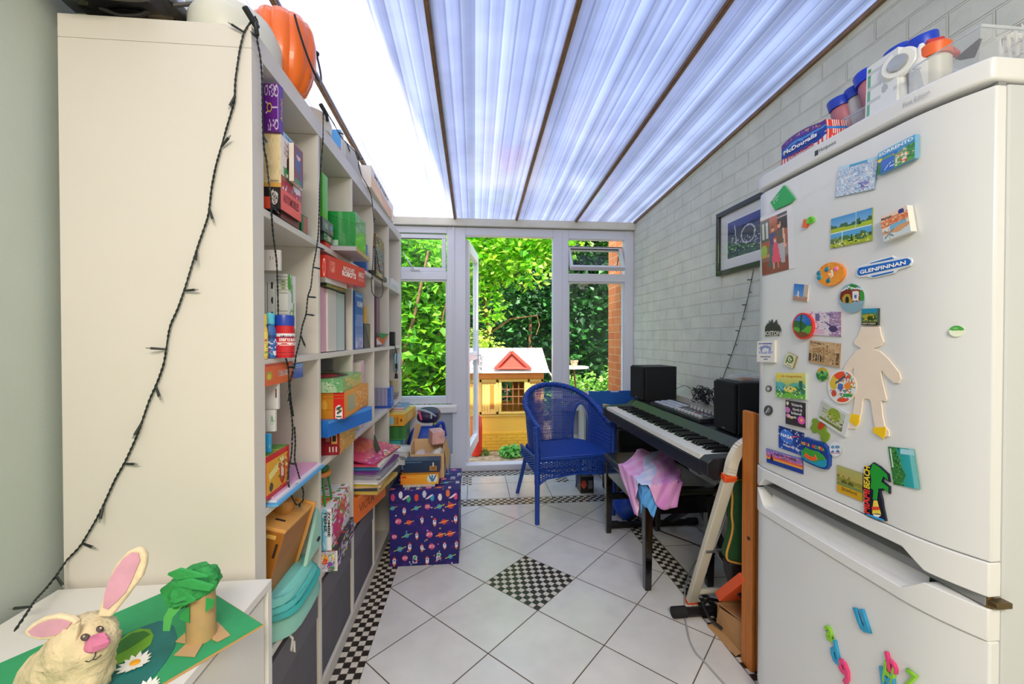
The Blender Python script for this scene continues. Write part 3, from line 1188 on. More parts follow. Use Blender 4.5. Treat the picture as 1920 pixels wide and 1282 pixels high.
# writing on the top strip, read from the left (far end first)
UY, UZ = Vector((0, -1, 0)), Vector((0, 0, 1))
zc = FZ - .028
p = at(1532, 297, 'x', FX - .006)
lw = at(1571, 277, 'x', FX - .006)
words('Hotpoint', fr, (FX - .0062, at(1540, 295, 'x', FX).y, zc), UY, UZ, at(1540, 295, 'x', FX).y - at(1572, 280, 'x', FX).y, .0125, '#3c4048')
b = B().box(FX - .0068, FX - .006, at(1538, 295, 'x', FX).y, at(1532, 295, 'x', FX).y, zc - .001, zc + .012)
obj('logo', b, mat('#3c4048'), fr, smooth=0)
words('First Edition', fr, (bow(.83) - .0062, at(1698, 215, 'x', FX).y, zc + .002), Vector((.012, -1, 0)), UZ, at(1698, 215, 'x', FX).y - at(1748, 190, 'x', FX).y, .0095, '#9a9ea4')
# ================================================================== WICKER ARMCHAIR
def wicker_chair():
 t = empty('wicker_armchair', (.60, 2.83, 0), 'royal blue woven wicker armchair facing the room before the open door', 'armchair')
 Mb = mat('#1c449f', .36, noise=.12, nscale=50, name='blue_paint')
 fwd = Vector((.17, -.985, 0)).normalized()
 rt = Vector((-fwd.y, fwd.x, 0))
 fm = Vector((.645, 2.555, 0))
 def P(x, y, z):        # x to the right as seen from the front... y back from the front edge
  return fm + rt * x - fwd * y + Vector((0, 0, z))
 SH = .405
 w, st, dep = .262, .20, .30
 def plan(s, k):        # s 0..1 round the tub, k 0 at the seat .. 1 at the rail
  la = st
  arc = pi * .5 * (w + dep)
  tot = 2 * la + arc
  q_ = s * tot
  ww = w * (.90 + .13 * k)
  dd_ = dep * (.80 + .22 * k)
  if q_ < la:
   return (-ww, q_)
  if q_ > tot - la:
   return (ww, tot - q_)
  a = (q_ - la) / arc * pi
  return (-ww * cos(a), la + dd_ * sin(a) ** .85 if sin(a) > 0 else la)
 def ztop(s):
  return .595 + .215 * sin(pi * s) ** 1.5
 def pos(s, z):
  k = max(0, min(1, (z - SH) / (.80 - SH)))
  x, y = plan(s, k)
  return P(x, y, z)
 def hole(s):           # arched openings either side of the back
  for c in (.295, .705):
   d = abs(s - c) / .058
   if d < 1:
    return SH + .02 + (.675 - SH - .02) * sqrt(1 - d ** 2.6)
  return None
 ns = 132
 b = B()
 for i in range(ns + 1):
  s = i / ns
  h = hole(s)
  z0 = h if h else SH - .02
  z1 = ztop(s)
  b.tube([pos(s, z0 + (z1 - z0) * j / 5) for j in range(6)], .0030, 5, cap=False)
 obj('stakes', b, Mb, t)
 b = B()
 rnd = random.Random(3)
 z = SH + .004
 row = 0
 while z < .81:
  seg = []
  M_ = 264
  opn = .535 < z < .60
  for i in range(M_ + 1):
   s = i / M_
   h = hole(s)
   ok = z < ztop(s) - .006 and not (h and z < h + .004)
   # looser bands in the back let the light through
   if ok and .70 < z < .755 and .40 < s < .58:
    ok = row % 6 == 0
   if ok and (s < .22 or s > .78) and SH + .05 < z < ztop(s) - .05:
    ok = row % 3 != 1
   if ok:
    p_ = pos(s, z)
    c_ = fm - fwd * .3
    o_ = (p_ - Vector((c_.x, c_.y, z))).normalized()
    sg = 1 if ((i // 2 + row) % 2) else -1
    seg.append(p_ + o_ * (.0033 * sg))
   if (not ok or i == M_) and len(seg) > 1:
    b.tube(seg, .0026, 4, cap=False)
    seg = []
   elif not ok:
    seg = []
  z += .0072 + rnd.uniform(-.0008, .0022)
  row += 1
 obj('weave', b, Mb, t)
 # braided top rail and the two arm fronts
 b = B()
 rail = [pos(i / 120, ztop(i / 120)) for i in range(121)]
 b.tube(rail, .017, 12)
 for k in range(3):
  tw = []
  for i in range(361):
   s = i / 360
   c0 = pos(s, ztop(s))
   a = s * 190 + k * 2 * pi / 3
   tg = (pos(min(1, s + .003), ztop(min(1, s + .003))) - pos(max(0, s - .003), ztop(max(0, s - .003)))).normalized()
   nx_ = tg.cross(Vector((0, 0, 1))).normalized()
   nz_ = nx_.cross(tg)
   tw.append(c0 + (nx_ * cos(a) + nz_ * sin(a)) * .015)
  b.tube(tw, .006, 5)
 obj('rail', b, Mb, t)
 for c in (.295, .705):
  b = B()
  pts = []
  for i in range(41):
   a = pi * i / 40
   s = c - .058 * cos(a)
   pts.append(pos(s, SH + (.675 - SH) * (sin(a) ** .62 if sin(a) > 0 else 0)))
  b.tube(pts, .007, 8)
  obj('arch_binding', b, Mb, t)
 # seat
 b = B()
 n = 44
 for j in range(n + 1):
  y = -.005 + .47 * j / n
  lim = w * .97 if y < st else w * .97 * sqrt(max(0.02, 1 - ((y - st) / (.30)) ** 2))
  b.tube([P(-lim + 2 * lim * i / 30, y, SH + .004 + .0022 * sin(i * pi / 1 + j * pi) - .012 * sin(pi * i / 30)) for i in range(31)], .0058, 5, cap=False)
 b.prism([P(x * w * .97, y, SH - .02) for x, y in ((-1, 0), (1, 0), (1, st), (.8, st + .16), (.4, st + .25), (-.4, st + .25), (-.8, st + .16), (-1, st))], (0, 0, .014))
 obj('seat', b, Mb, t)
 # woven apron under the front and the sides
 b = B()
 path = []
 for i in range(31):
  path.append((-w, .36 - .36 * i / 30))
 for i in range(1, 61):
  path.append((-w + 2 * w * i / 60, 0))
 for i in range(1, 31):
  path.append((w, .36 * i / 30))
 dn = {}
 for i, (x, y) in enumerate(path):
  e_ = min(1, min(abs(abs(x) - w) + 0 if y < .01 else .0, 9))
  side_d = (w - abs(x)) / w if y < .01 else abs(y - 0) / .36
  low = .275 + .035 * max(0, 1 - side_d * 4) * -1 + .02 * side_d
  if y > .01:
   low = .30 + .05 * (y / .36)
  dn[i] = low
  if i % 2 == 0:
   b.tube([P(x, y, SH), P(x, y, low)], .003, 5, cap=False)
 z = SH - .004
 row = 0
 while z > .262:
  seg = []
  for i, (x, y) in enumerate(path):
   gap = (.29 < z < .345 and row % 3 == 1 and (i % 14) < 5)
   if z > dn[i] and not gap:
    sg = 1 if ((i // 2 + row) % 2) else -1
    off = Vector((0, -.0035 * sg)) if y < .01 else Vector((.0035 * sg * (1 if x > 0 else -1), 0))
    seg.append(P(x + off.x, y + off.y, z))
   if z <= dn[i] or gap or i == len(path) - 1:
    if len(seg) > 1:
     b.tube(seg, .0027, 4, cap=False)
    seg = []
  z -= .0076
  row += 1
 b.tube([P(x, y, SH + .002) for x, y in path], .0085, 8)
 b.tube([P(x, y, dn[i]) for i, (x, y) in enumerate(path)], .006, 6)
 obj('apron', b, Mb, t)
 b = B().tube([P(-.7 * w + 1.4 * w * i / 20, .23 + 0 * i, .262) for i in range(21)], .009, 8)
 b.tube([P(w * .86 * cos(a * pi / 20), .24 + .2 * sin(a * pi / 20), .285) for a in range(-10, 31)], .009, 8)
 obj('stretcher', b, Mb, t)
 for x in (-1, 1):
  b = B()
  b.tube([P(x * w, .0, .0), P(x * w, .0, .3), P(x * w, -.002, .45), P(x * w * 1.03, .0, .598)], [.015, .016, .016, .017], 12)
  zz_ = .25
  while zz_ < .60:
   b.lathe(P(x * w * (1 + .03 * max(0, zz_ - .45) / .15), 0, zz_), [(.0165, 0), (.0192, .004), (.0165, .008)], 12)
   zz_ += .0085
  b.tube([P(x * w, .004, .235), P(x * w * .9, .004, .262), P(x * w * .72, .004, .285)], .008, 8)
  obj('leg', b, Mb, t)
  obj('leg', B().tube([P(x * w * .92, .53, 0), P(x * w * .84, .40, .28), P(x * w * .80, .37, .40)], [.014, .015, .015], 12), Mb, t)
 return t
wicker_chair()
# ================================================================== PIANO STOOL
bn = empty('piano_bench', (.965, 2.09, 0), 'black wooden piano bench with a padded vinyl seat before the keyboard', 'bench')
M_bw = mat('#0c0b0b', .18, coat=.6, name='black_gloss')
M_vin = mat('#1e1e12', .22, spec=1.0, name='vinyl')
px0, px1, py0, py1, bh = .772, 1.115, 1.795, 2.39, .475
obj('seat_pad', B().box(px0 - .005, px1 + .005, py0 - .005, py1 + .005, bh - .045, bh), M_vin, bn, smooth=60, bevel=.02, segs=4)
obj('apron', B().box(px0 + .008, px1 - .008, py0 + .008, py1 - .008, bh - .125, bh - .046), M_bw, bn, smooth=0, bevel=.003)
for x in (px0 + .021, px1 - .021):
 for y in (py0 + .021, py1 - .021):
  b = B()
  k, j = .021, .015
  b.hexa([(x - j, y - j, 0), (x + j, y - j, 0), (x + j, y + j, 0), (x - j, y + j, 0), (x - k, y - k, bh - .047), (x + k, y - k, bh - .047), (x + k, y + k, bh - .047), (x - k, y + k, bh - .047)])
  obj('leg', b, M_bw, bn, smooth=0, bevel=.003)
obj('stretcher', B().box(px0 + .01, px1 - .01, py1 - .03, py1 - .012, .20, .235), M_bw, bn, smooth=0, bevel=.002)
# tie-dyed cloth hanging over the front of the bench
def cloth(name, label, cat, ctrl, thick, m, fn=None, nu=30, nv=30, group=None):
 b = B()
 for j in range(nv + 1):
  for i in range(nu + 1):
   b.v.append(tuple(ctrl(i / nu, j / nv)))
 for j in range(nv):
  for i in range(nu):
   a = j * (nu + 1) + i
   b.face((a, a + 1, a + nu + 2, a + nu + 1), fn((i + .5) / nu, (j + .5) / nv) if fn else None)
 o = obj(name, b, m)
 md = o.modifiers.new('thickness', 'SOLIDIFY')
 md.thickness = thick
 if label:
  tag(o, label, cat, group)
 return o
def drape(u, v, w0, w1, L, lift, s0=(1.03, 2.26)):
 # laid diagonally over the seat, falling off the near left corner
 D, W_ = Vector((-.47, -.883)), Vector((.883, -.47))
 t = v * L
 w = w0 + (w1 - w0) * v
 q_ = Vector(s0) + D * t + W_ * ((u - .5) * w + .012 * sin(v * 9 + u * 3))
 ox, oy = max(0, px0 - q_.x), max(0, py0 - q_.y)
 o_ = sqrt(ox * ox + oy * oy)
 rp_ = .009 * sin(u * 17 + v * 3) * min(1, .3 + o_ * 9)
 x, y = q_.x, q_.y
 if ox > 0:
  x = px0 - .014 - lift * .5 - abs(rp_) - .12 * min(ox, .12)
 if oy > 0:
  y = py0 - .014 - lift * .5 - abs(rp_) - .12 * min(oy, .12)
 z = bh + .004 + lift + (.010 + .008 * sin(u * 13 + v * 11)) * (1 if o_ == 0 else max(0, 1 - o_ * 25)) - max(0, o_ - .006) * 1.0
 return (x, y, z)
def cl(u, v):
 return drape(u, v, .20, .32, .565 + .035 * sin(u * 9 + .6), .020)
def clc(u, v):
 w_ = .5 + .5 * sin(u * 30 + v * 9) * sin(v * 20 + u * 5)
 base = mixc('#e79ad2', '#f0bfe2', w_)
 if .36 < u < .56:
  base = mixc('#e6e0f2', '#b9c8ee', w_)
 if u > .7:
  base = mixc('#d583cf', '#e9a6da', w_)
 return base
cloth('tie_dye_cloth', 'pink and lilac tie-dyed cloth draped over the piano bench', 'cloth', cl, .0018, printed(.85), clc, 60, 44)
def cl2b(u, v):
 return drape(u, v, .13, .16, .61 + .02 * sin(u * 8), -.002)
cloth('blue_cloth', 'sky blue cloth hanging out below the pink one on the piano bench', 'cloth', cl2b, .0015, mat('#5fa9ea', .85, noise=.1, nscale=30), None, 30, 40)
b = B()
b.hexa([(.82, 2.08, bh + .001), (.89, 2.07, bh + .001), (.89, 2.15, bh + .001), (.82, 2.15, bh + .001), (.82, 2.08, bh + .006), (.89, 2.07, bh + .006), (.89, 2.15, bh + .006), (.82, 2.15, bh + .006)])
tag(obj('greeting_card', b, mat('#4f9ed8', .5), smooth=0), 'small blue card lying on the piano bench beside the cloth', 'card')
# ================================================================== STAGE PIANO
def kbd():
 ang = radians(-1.5)
 t = empty('digital_piano', (.96, 1.93, .70), 'long black digital stage piano with white and black keys on a stand', 'piano')
 near = Vector((.841, 1.412, 0))
 far = Vector((.832, 2.60, 0))
 d = (far - near).normalized()
 n = Vector((d.y, -d.x, 0))     # towards the wall
 L = (far - near).length
 zb, zt_ = .645, .725
 def Q(a, c, z):
  return near + d * a + n * c + Vector((0, 0, z))
 Mk = mat('#17161a', .38, name='black_casing')
 b = B()
 def bx(a0, a1, c0, c1, z0, z1):
  b.hexa([Q(a0, c0, z0), Q(a0, c1, z0), Q(a1, c1, z0), Q(a1, c0, z0), Q(a0, c0, z1), Q(a0, c1, z1), Q(a1, c1, z1), Q(a1, c0, z1)])
 # end cheeks, bed, back
 prof = [(0, zb + .012), (.0, zt_ - .018), (.02, zt_ - .002), (.16, zt_ + .004), (.20, zt_ + .036), (.36, zt_ + .038), (.36, zb), (.03, zb - .004)]
 b.prism([Q(0, c, z) for c, z in prof], d * .055)
 b.prism([Q(L - .055, c, z) for c, z in prof], d * .055)
 bx(.055, L - .055, .004, .35, zb, zt_ - .026)
 obj('casing', b, Mk, t, smooth=40, bevel=.003, fix=True)
 b = B()
 b.prism([Q(.0551, c, z) for c, z in ((.158, zt_ - .03), (.158, zt_ + .004), (.20, zt_ + .036), (.36, zt_ + .038), (.36, zt_ - .03))], d * (L - .1102))
 obj('control_panel', b, mat('#26262a', .3, name='panel'), t, smooth=0, bevel=.003)
 # key slip highlight strip
 # keys
 n_w = 52
 kw = (L - .112) / n_w
 Mw = mat('#ece9e0', .25)
 b = B()
 bx(0, 0.0215, 0.008, .155, zt_ - .024, zt_ - .004) if False else None
 w0 = B()
 a = .056
 p8 = [Q(a + .0006, .006, zt_ - .022), Q(a + .0006, .156, zt_ - .022), Q(a + kw - .0006, .156, zt_ - .022), Q(a + kw - .0006, .006, zt_ - .022), Q(a + .0006, .006, zt_ - .003), Q(a + .0006, .156, zt_ - .003), Q(a + kw - .0006, .156, zt_ - .003), Q(a + kw - .0006, .006, zt_ - .003)]
 w0.hexa(p8)
 k0 = obj('white_key', w0, Mw, t, smooth=0)
 for i in range(1, n_w):
  c = k0.copy()
  COL.objects.link(c)
  c.parent = t
  c.location = k0.location + d * (kw * i)
 Mbk = mat('#0a0a0b', .3)
 first = None
 for i in range(n_w - 1):
  # near end is the treble: pattern of twos and threes from the near end
  if (i + 3) % 7 in (0, 4):
   continue
  if first is None:
   a = .056 + kw * (i + 1) - kw * .28
   e = B()
   e.hexa([Q(a, .062, zt_ - .003), Q(a, .157, zt_ - .003), Q(a + kw * .56, .157, zt_ - .003), Q(a + kw * .56, .062, zt_ - .003), Q(a + .001, .072, zt_ + .0095), Q(a + .001, .157, zt_ + .0095), Q(a + kw * .56 - .001, .157, zt_ + .0095), Q(a + kw * .56 - .001, .072, zt_ + .0095)])
   first = obj('black_key', e, Mbk, t, smooth=0, bevel=.001, segs=1)
   fi = i
  else:
   c = first.copy()
   COL.objects.link(c)
   c.parent = t
   c.location = first.location + d * (kw * (i - fi))
 return t, Q, d, n, L, zt_
pno, KQ, kd, kn, KL, KZ = kbd()
# pad and knob controller lying across the back of the piano
zt2 = KZ + .0385
mc = empty('control_surface', KQ(.72, .27, zt2), 'flat black music controller with grey pads and silver knobs behind the piano keys', 'music controller')
b = B()
a0, a1, c0, c1 = .40, .93, .205, .35
b.hexa([KQ(a0, c0, zt2), KQ(a0, c1, zt2), KQ(a1, c1, zt2), KQ(a1, c0, zt2), KQ(a0, c0, zt2 + .018), KQ(a0, c1, zt2 + .03), KQ(a1, c1, zt2 + .03), KQ(a1, c0, zt2 + .018)])
obj('casing', b, mat('#222226', .4), mc, smooth=0, bevel=.003)
Mpad = mat('#b9bcc4', .4)
for i in range(7):
 for j in range(3):
  a = .70 + i * .031
  c = .222 + j * .036
  z = zt2 + .0175 + .012 * (c - c0) / (c1 - c0)
  b = B().hexa([KQ(a, c, z), KQ(a, c + .025, z + .002), KQ(a + .025, c + .025, z + .002), KQ(a + .025, c, z), KQ(a, c, z + .006), KQ(a, c + .025, z + .008), KQ(a + .025, c + .025, z + .008), KQ(a + .025, c, z + .006)])
  obj('pad', b, Mpad, mc, smooth=0, bevel=.0015)
for i in range(8):
 a = .43 + i * .033
 p0 = KQ(a, .225, zt2 + .019)
 obj('fader', B().box(p0.x - .007, p0.x + .007, p0.y - .009, p0.y + .009, p0.z, p0.z + .014), mat('#d8d8dc', .35, .3), mc, smooth=0, bevel=.002)
 p0 = KQ(a, .27, zt2 + .022)
 obj('button', B().box(p0.x - .006, p0.x + .006, p0.y - .008, p0.y + .008, p0.z, p0.z + .004), mat('#9a9aa2' if i != 3 else '#c43a3a', .4), mc, smooth=0)
 p0 = KQ(a, .312, zt2 + .026)
 obj('knob', B().cyl(p0, p0 + Vector((0, 0, .014)), .0085, .0075, 14), mat('#d0d0d4', .3, .5), mc)
# stand: two X legs and floor tubes with rubber ends
stn = empty('keyboard_stand', (.98, 1.95, 0), 'black folding metal X stand with floor tubes carrying the piano', 'stand')
M_st = mat('#141416', .35, name='black_tube')
for (yy, nm_) in ((1.62, 0), (2.42, 1)):
 b = B().tube([(.86, yy, .02), (1.33, yy, .02)] if nm_ == 0 else [(.86, yy, .02), (1.33, yy, .02)], .019, 12)
 ft = obj('foot_tube', b, M_st, stn)
 for x in (.845, 1.345):
  obj('end_cap', B().cyl((x - .03, yy, .0225), (x + .03, yy, .0225), .0225, None, 14), mat('#1c1c1e', .8), ft, bevel=.002)
for (a, c) in (((1.16, 1.62, .03), (1.15, 2.42, .62)), ((1.19, 2.42, .03), (1.18, 1.62, .62))):
 obj('cross_leg', B().bar(a, c, .03, .045, (1, 0, 0)), M_st, stn, smooth=0, bevel=.003)
for yy in (1.62, 2.42):
 obj('top_rest', B().bar((.88, yy, .637), (1.15, yy, .637), .04, .03), M_st, stn, smooth=0, bevel=.004)
obj('pivot', B().cyl((1.14, 2.02, .325), (1.21, 2.02, .325), .022), mat('#8a8a8e', .3, .8), stn)
# ================================================================== LOUDSPEAKERS
def speaker(name, label, mid, left, right, z0, z1, base):
 """mid: near front corner, left: far front corner, right: near back corner"""
 b = B()
 A, Lc, R_ = (Vector((p.x, p.y, 0)) for p in (mid, left, right))
 Dc = Lc + R_ - A
 t = empty(name, ((A + Dc) / 2) + Vector((0, 0, z0)), label, 'loudspeaker')
 up0, up1 = Vector((0, 0, z0)), Vector((0, 0, z1))
 b.hexa([A + up0, R_ + up0, Dc + up0, Lc + up0, A + up1, R_ + up1, Dc + up1, Lc + up1])
 obj('cabinet', b, mat('#101012', .55, bump=.1, bscale=300), t, smooth=0, bevel=.004)
 e = (Lc - A)
 nrm = (A - R_).normalized()
 g = B()
 m_ = .006
 f0, f1 = A + e.normalized() * m_ + nrm * .0005, Lc - e.normalized() * m_ + nrm * .0005
 g.hexa([f0 + up0 + Vector((0, 0, m_)), f1 + up0 + Vector((0, 0, m_)), f1 + up0 + Vector((0, 0, m_)) + nrm * .012, f0 + up0 + Vector((0, 0, m_)) + nrm * .012,
   f0 + up1 - Vector((0, 0, m_)), f1 + up1 - Vector((0, 0, m_)), f1 + up1 - Vector((0, 0, m_)) + nrm * .012, f0 + up1 - Vector((0, 0, m_)) + nrm * .012])
 gr = obj('grille', g, mat('#0b0b0c', .9, bump=.4, bscale=500), t, smooth=0, bevel=.004, fix=True)
 lp = f1 + nrm * .0125 + Vector((0, 0, z0 + .014)) - e.normalized() * (e.length * .42)
 l = B()
 dn_ = -e.normalized()
 l.prism([lp, lp + dn_ * .022, lp + dn_ * .022 + Vector((0, 0, .004)), lp + Vector((0, 0, .004))], nrm * .001)
 obj('badge', l, mat('#a8a8ac', .3, .7), gr, smooth=0)
 return t
zs = KZ + .039
pA, pL = at(1210, 752, 'z', zs), at(1184, 744, 'z', zs)
e_ = (pL - pA).normalized()
pR = pA + Vector((e_.y, -e_.x, 0)) * .215
speaker('loudspeaker', 'black bookshelf loudspeaker standing on the far end of the piano', pA, pL, pR, zs, zs + .215, None)
pA, pL = at(1384, 817, 'z', zs), at(1341, 800, 'z', zs)
e_ = (pL - pA).normalized()
pR = pA + Vector((e_.y, -e_.x, 0)) * .215
speaker('loudspeaker', 'black bookshelf loudspeaker on the near end of the piano beside the wooden post', pA, pL, pR, zs, zs + .215, None)
pk = pA + (pL - pA) * .45 + (pR - pA) * .35 + Vector((0, 0, .2155))
b = B()
b.box(pk.x - .05, pk.x + .05, pk.y - .045, pk.y + .045, pk.z, pk.z + .022)
ob = obj('snack_packet', b, glass_mat('#f3efe9', .1, .1, .25), smooth=0, bevel=.006)
tag(ob, 'clear plastic packet of orange sweets on top of the near loudspeaker', 'packet')
rnd = random.Random(2)
b = B()
for i in range(14):
 b.lathe((pk.x + rnd.uniform(-.035, .035), pk.y + rnd.uniform(-.03, .03), pk.z + .002), [(.001, 0), (.008, .004), (.007, .009), (.001, .012)], 8)
obj('contents', b, mat('#d07a4a', .5), ob)
# ================================================================== THINGS IN THE BOOKCASE
R0, R1, R2, R3, R4 = [rowZ(k) + .0006 for k in range(5)]
def ytop(u, v, X_):
 return at(u, v, 'x', X_).z
# ---- top row, first compartment
Xf = -.478
zA = R0
bx1 = fb('game_box', 'red and black game box at the bottom of the stack in the top left compartment', 'game box', 528, 352, 384, Xf, 566, Xf, .17,
   [('bg', '#f0563f'), ('r', .04, .08, .96, .92, '#f25a42')],
   [('bg', '#1d1a1c'), ('r', 0, 0, .45, .55, '#e8502f'), ('e', .62, .55, .22, .36, '#d8d4cf'), ('n', 16, .45, ['#1d1a1c', '#6d6a6a'], 4, (.42, .2, .82, .9))], '#e5512e', z0=zA + .016, nf=(24, 10), ns=(30, 20))
front_text(bx1, 'AUTOMOBILES', .12, .42, .74, .40, '#7a1d17', fat=.02)
z1 = zA + .016 + o_info[bx1.name][5]
sb = fb('board_game', 'thin dark game board under the red and black box', 'game', 528, 0, 0, Xf - .01, 562, Xf - .01, .17, '#7a3325', '#2a2322', z0=zA, z1=zA + .0155, group=None)
g1 = fb('game_box', 'cream game box with an illustrated lid in the middle of the top left stack', 'game box', 529, 253, 345, Xf, 567, Xf, .18,
  [('bg', '#e9e2dc'), ('r', 0, 0, 1, .22, '#b02a3c'), ('p', [(.15, .2), (.8, .2), (.9, .42), (.5, .5), (.1, .42)], '#2f8a4a'), ('e', .42, .55, .17, .15, '#5a1f22'), ('e', .5, .38, .16, .13, '#f2a8a6'), ('e', .75, .2, .2, .1, '#f4e6e6'), ('n', 18, .25, ['#c24a52', '#f0d9d9', '#3f9a55'], 3, (.05, .0, .95, .34)), ('l', 0, .235, 1, .235, .012, '#5c1720'),
   ('n', 20, .3, ['#c4c0d0', '#e9e2dc'], 8, (.1, .68, .9, .97))],
  [('bg', '#e4cf9f'), ('n', 12, .3, ['#dcc590', '#ead8ae'], 2), ('r', 0, .2, 1, .22, '#8f6a3c'), ('r', 0, 0, 1, .07, '#d9a84e')], '#dcc590', z0=z1 + .0005, nf=(34, 44), ns=(24, 24))
front_text(g1, 'The\nForest\nPicnic', .14, .66, .5, .26, '#a34a5e', fit=False)
side_text(g1, 'elderberry', .38, .07, .5, .08, '#4a3a22')
zt1 = z1 + .0005 + o_info[g1.name][5]
g2 = fb('picture_book', 'upright red-brown picture book leaning on the cream game box', 'book', 553, 270, 345, Xf + .016, 570, Xf + .016, .012,
  [('bg', '#7c2c26'), ('e', .45, .55, .3, .22, '#3a5a96'), ('e', .5, .74, .2, .10, '#e8b49c'), ('e', .5, .82, .24, .07, '#2f4a80'), ('r', .1, 0, .9, .12, '#3a8a48'), ('l', .5, .5, .8, .1, .09, '#33558f')], '#d9d0c5', z0=z1 + .03, nf=(18, 34))
pu = fb('card_game_box', 'purple ornamented game box standing on top of the top left stack', 'game box', 525, 160, 252, Xf, 533.5, Xf + .002, .115,
  [('bg', '#5b2a96'), ('r', .3, .05, .45, .95, '#6d3aa8')],
  [('bg', '#6a2390'), ('o', .14, .86, .12, .11, '#cfc3dc', .3), ('o', .84, .84, .16, .12, '#d6cde2', .3), ('o', .84, .14, .15, .11, '#d6cde2', .3), ('l', .1, .62, .55, .5, .018, '#d6cde2'), ('l', .1, .38, .55, .5, .018, '#d6cde2'), ('l', .55, .5, .9, .5, .016, '#d6cde2'), ('r', .93, .2, .97, .78, '#b9a9cf'), ('n', 20, .25, ['#d6cde2'], 5, (.2, .72, .95, .98)), ('n', 20, .25, ['#d6cde2'], 6, (.2, .02, .95, .25)), ('e', .36, .5, .17, .10, '#e0b93a'), ('e', .36, .5, .12, .07, '#4a1d6b')], '#7d3bb0', z0=zt1 + .0005, nf=(10, 30), ns=(44, 60))
words('Dixit', pu, o_info[pu.name][0] + Vector((.0006, .013, .028)), (0, 0, 1), (0, -1, 0), .055, .009, '#e6c23c') if False else None
A_, d_, n_, L_, D_, H_ = o_info[pu.name]
words('Amulet', pu, A_ + d_ * (L_ * .8) + Vector((0, 0, H_ * .25)) + n_ * .0006, (0, 0, 1), -d_, H_ * .5, L_ * .5, '#e6c23c')
lb = fb('card_game_box', 'pale blue lettered flat box at the back of the top left stack', 'game box', 533, 232, 247, Xf - .02, 568, Xf - .02, .12, '#a8d4ee', '#8cc0e0', z0=zt1 + .016, z1=zt1 + .034)
front_text(lb, 'THE PENGUINS', .1, .3, .8, .45, '#3a6a9a')
fb('card_game_box', 'lime green flat box below the pale blue lettered box', 'game box', 534, 0, 0, Xf - .022, 553, Xf - .022, .1, '#8fc431', '#7ab024', z0=zt1 + .0005, z1=zt1 + .0155)
gb = fb('card_game_box', 'small dark green box with a barcode beside the red and black game', 'game box', 566.5, 401, 434, Xf - .02, 578, Xf - .02, .06,
  [('bg', '#1f6e36'), ('r', .3, .1, 1, .95, '#b06a52')], [('bg', '#1f6e36'), ('r', .45, .5, .9, .9, '#dfe6dc'), ('s', 9, .4, '#1f6e36', 0), ('r', .4, .45, .95, .5, '#1f6e36'), ('r', .05, .6, .3, .85, '#cfd8cc')], z0=R0, ns=(30, 20))
# ---- second row, first compartment
tb = fb('tissue_box', 'white box patterned with green leaves and printed text in the second row', 'box', 540, 514, 628, Xf - .02, 555, Xf - .02, .16,
  [('bg', '#e6e8e2'), ('n', 9, .35, ['#9cb88a', '#7aa864', '#e6e8e2'], 4), ('e', .3, .12, .28, .12, '#4fa03a'), ('o', .5, .45, .35, .13, '#8aa86a', .3), ('e', .2, .9, .2, .1, '#55a53f')],
  [('bg', '#e3e4de'), ('r', .66, .78, .95, .97, '#d9dbc8'), ('e', .8, .87, .1, .07, '#8aa050'), ('s', 26, .3, '#b9bdb4', 1.571), ('r', .0, .0, .5, 1, '#e3e4de'), ('e', .32, .86, .05, .05, '#33383a'), ('e', .32, .68, .045, .045, '#33383a'), ('e', .32, .50, .05, .05, '#33383a'), ('e', .32, .36, .05, .05, '#33383a'), ('r', .12, .2, .14, .9, '#5a5d5c'), ('r', .45, .3, .47, .85, '#8a8d8a'), ('e', .1, .1, .18, .14, '#4a9a35')], '#dfe0da', z0=R1, nf=(20, 44), ns=(44, 50))
zt = R1 + o_info[tb.name][5]
wb = fb('white_box', 'plain white box with small line symbols on the leaf-patterned box', 'box', 526.5, 469, 513, Xf - .012, 529, Xf - .012, .16, '#d8d4cf',
  [('bg', '#dad6d2'), ('r', .35, .5, .37, .68, '#6a6866'), ('r', .5, .55, .53, .66, '#6a6866'), ('r', .64, .54, .69, .56, '#6a6866'), ('r', .64, .6, .69, .62, '#6a6866'), ('r', .8, .54, .85, .62, '#6a6866')], '#e6e3de', z0=zt + .0004, ns=(50, 20))
def bottle(name, label, cat, c, prof, cols, n=26, fn=None, m=None):
 """lathe with a colour for each ring; fn(u, v) prints the label"""
 b = B()
 c = Vector(c)
 for i in range(len(prof) - 1):
  (r0, h0), (r1, h1) = prof[i], prof[i + 1]
  for k in range(n):
   a, e = 2 * pi * k / n, 2 * pi * (k + 1) / n
   b.quad(c + Vector((cos(a) * r0, sin(a) * r0, h0)), c + Vector((cos(e) * r0, sin(e) * r0, h0)), c + Vector((cos(e) * r1, sin(e) * r1, h1)), c + Vector((cos(a) * r1, sin(a) * r1, h1)), cols[i] if not callable(cols[i]) else cols[i](((k + .5) / n + .25) % 1, 0))
 o = obj(name, b, m or printed(.3, .3), None, fix=True, smooth=40)
 # fix merges rings, colours stay per corner
 return tag(o, label, cat)
def ring(h0, h1, r, steps):
 return [(r, h0 + (h1 - h0) * i / steps) for i in range(steps + 1)]
def printed_cyl(parent, name, c, r, z0, z1, fn, nu=60, nv=30, a0=0.0, a1=2 * pi, rough=.35):
 b = B()
 for j in range(nv + 1):
  for i in range(nu + 1):
   a = a0 + (a1 - a0) * i / nu
   b.v.append((c[0] + r * cos(a), c[1] + r * sin(a), z0 + (z1 - z0) * j / nv))
 for j in range(nv):
  for i in range(nu):
   q_ = j * (nu + 1) + i
   b.face((q_, q_ + 1, q_ + nu + 2, q_ + nu + 1), fn((i + .5) / nu, (j + .5) / nv))
 return obj(name, b, printed(rough, .3), parent)
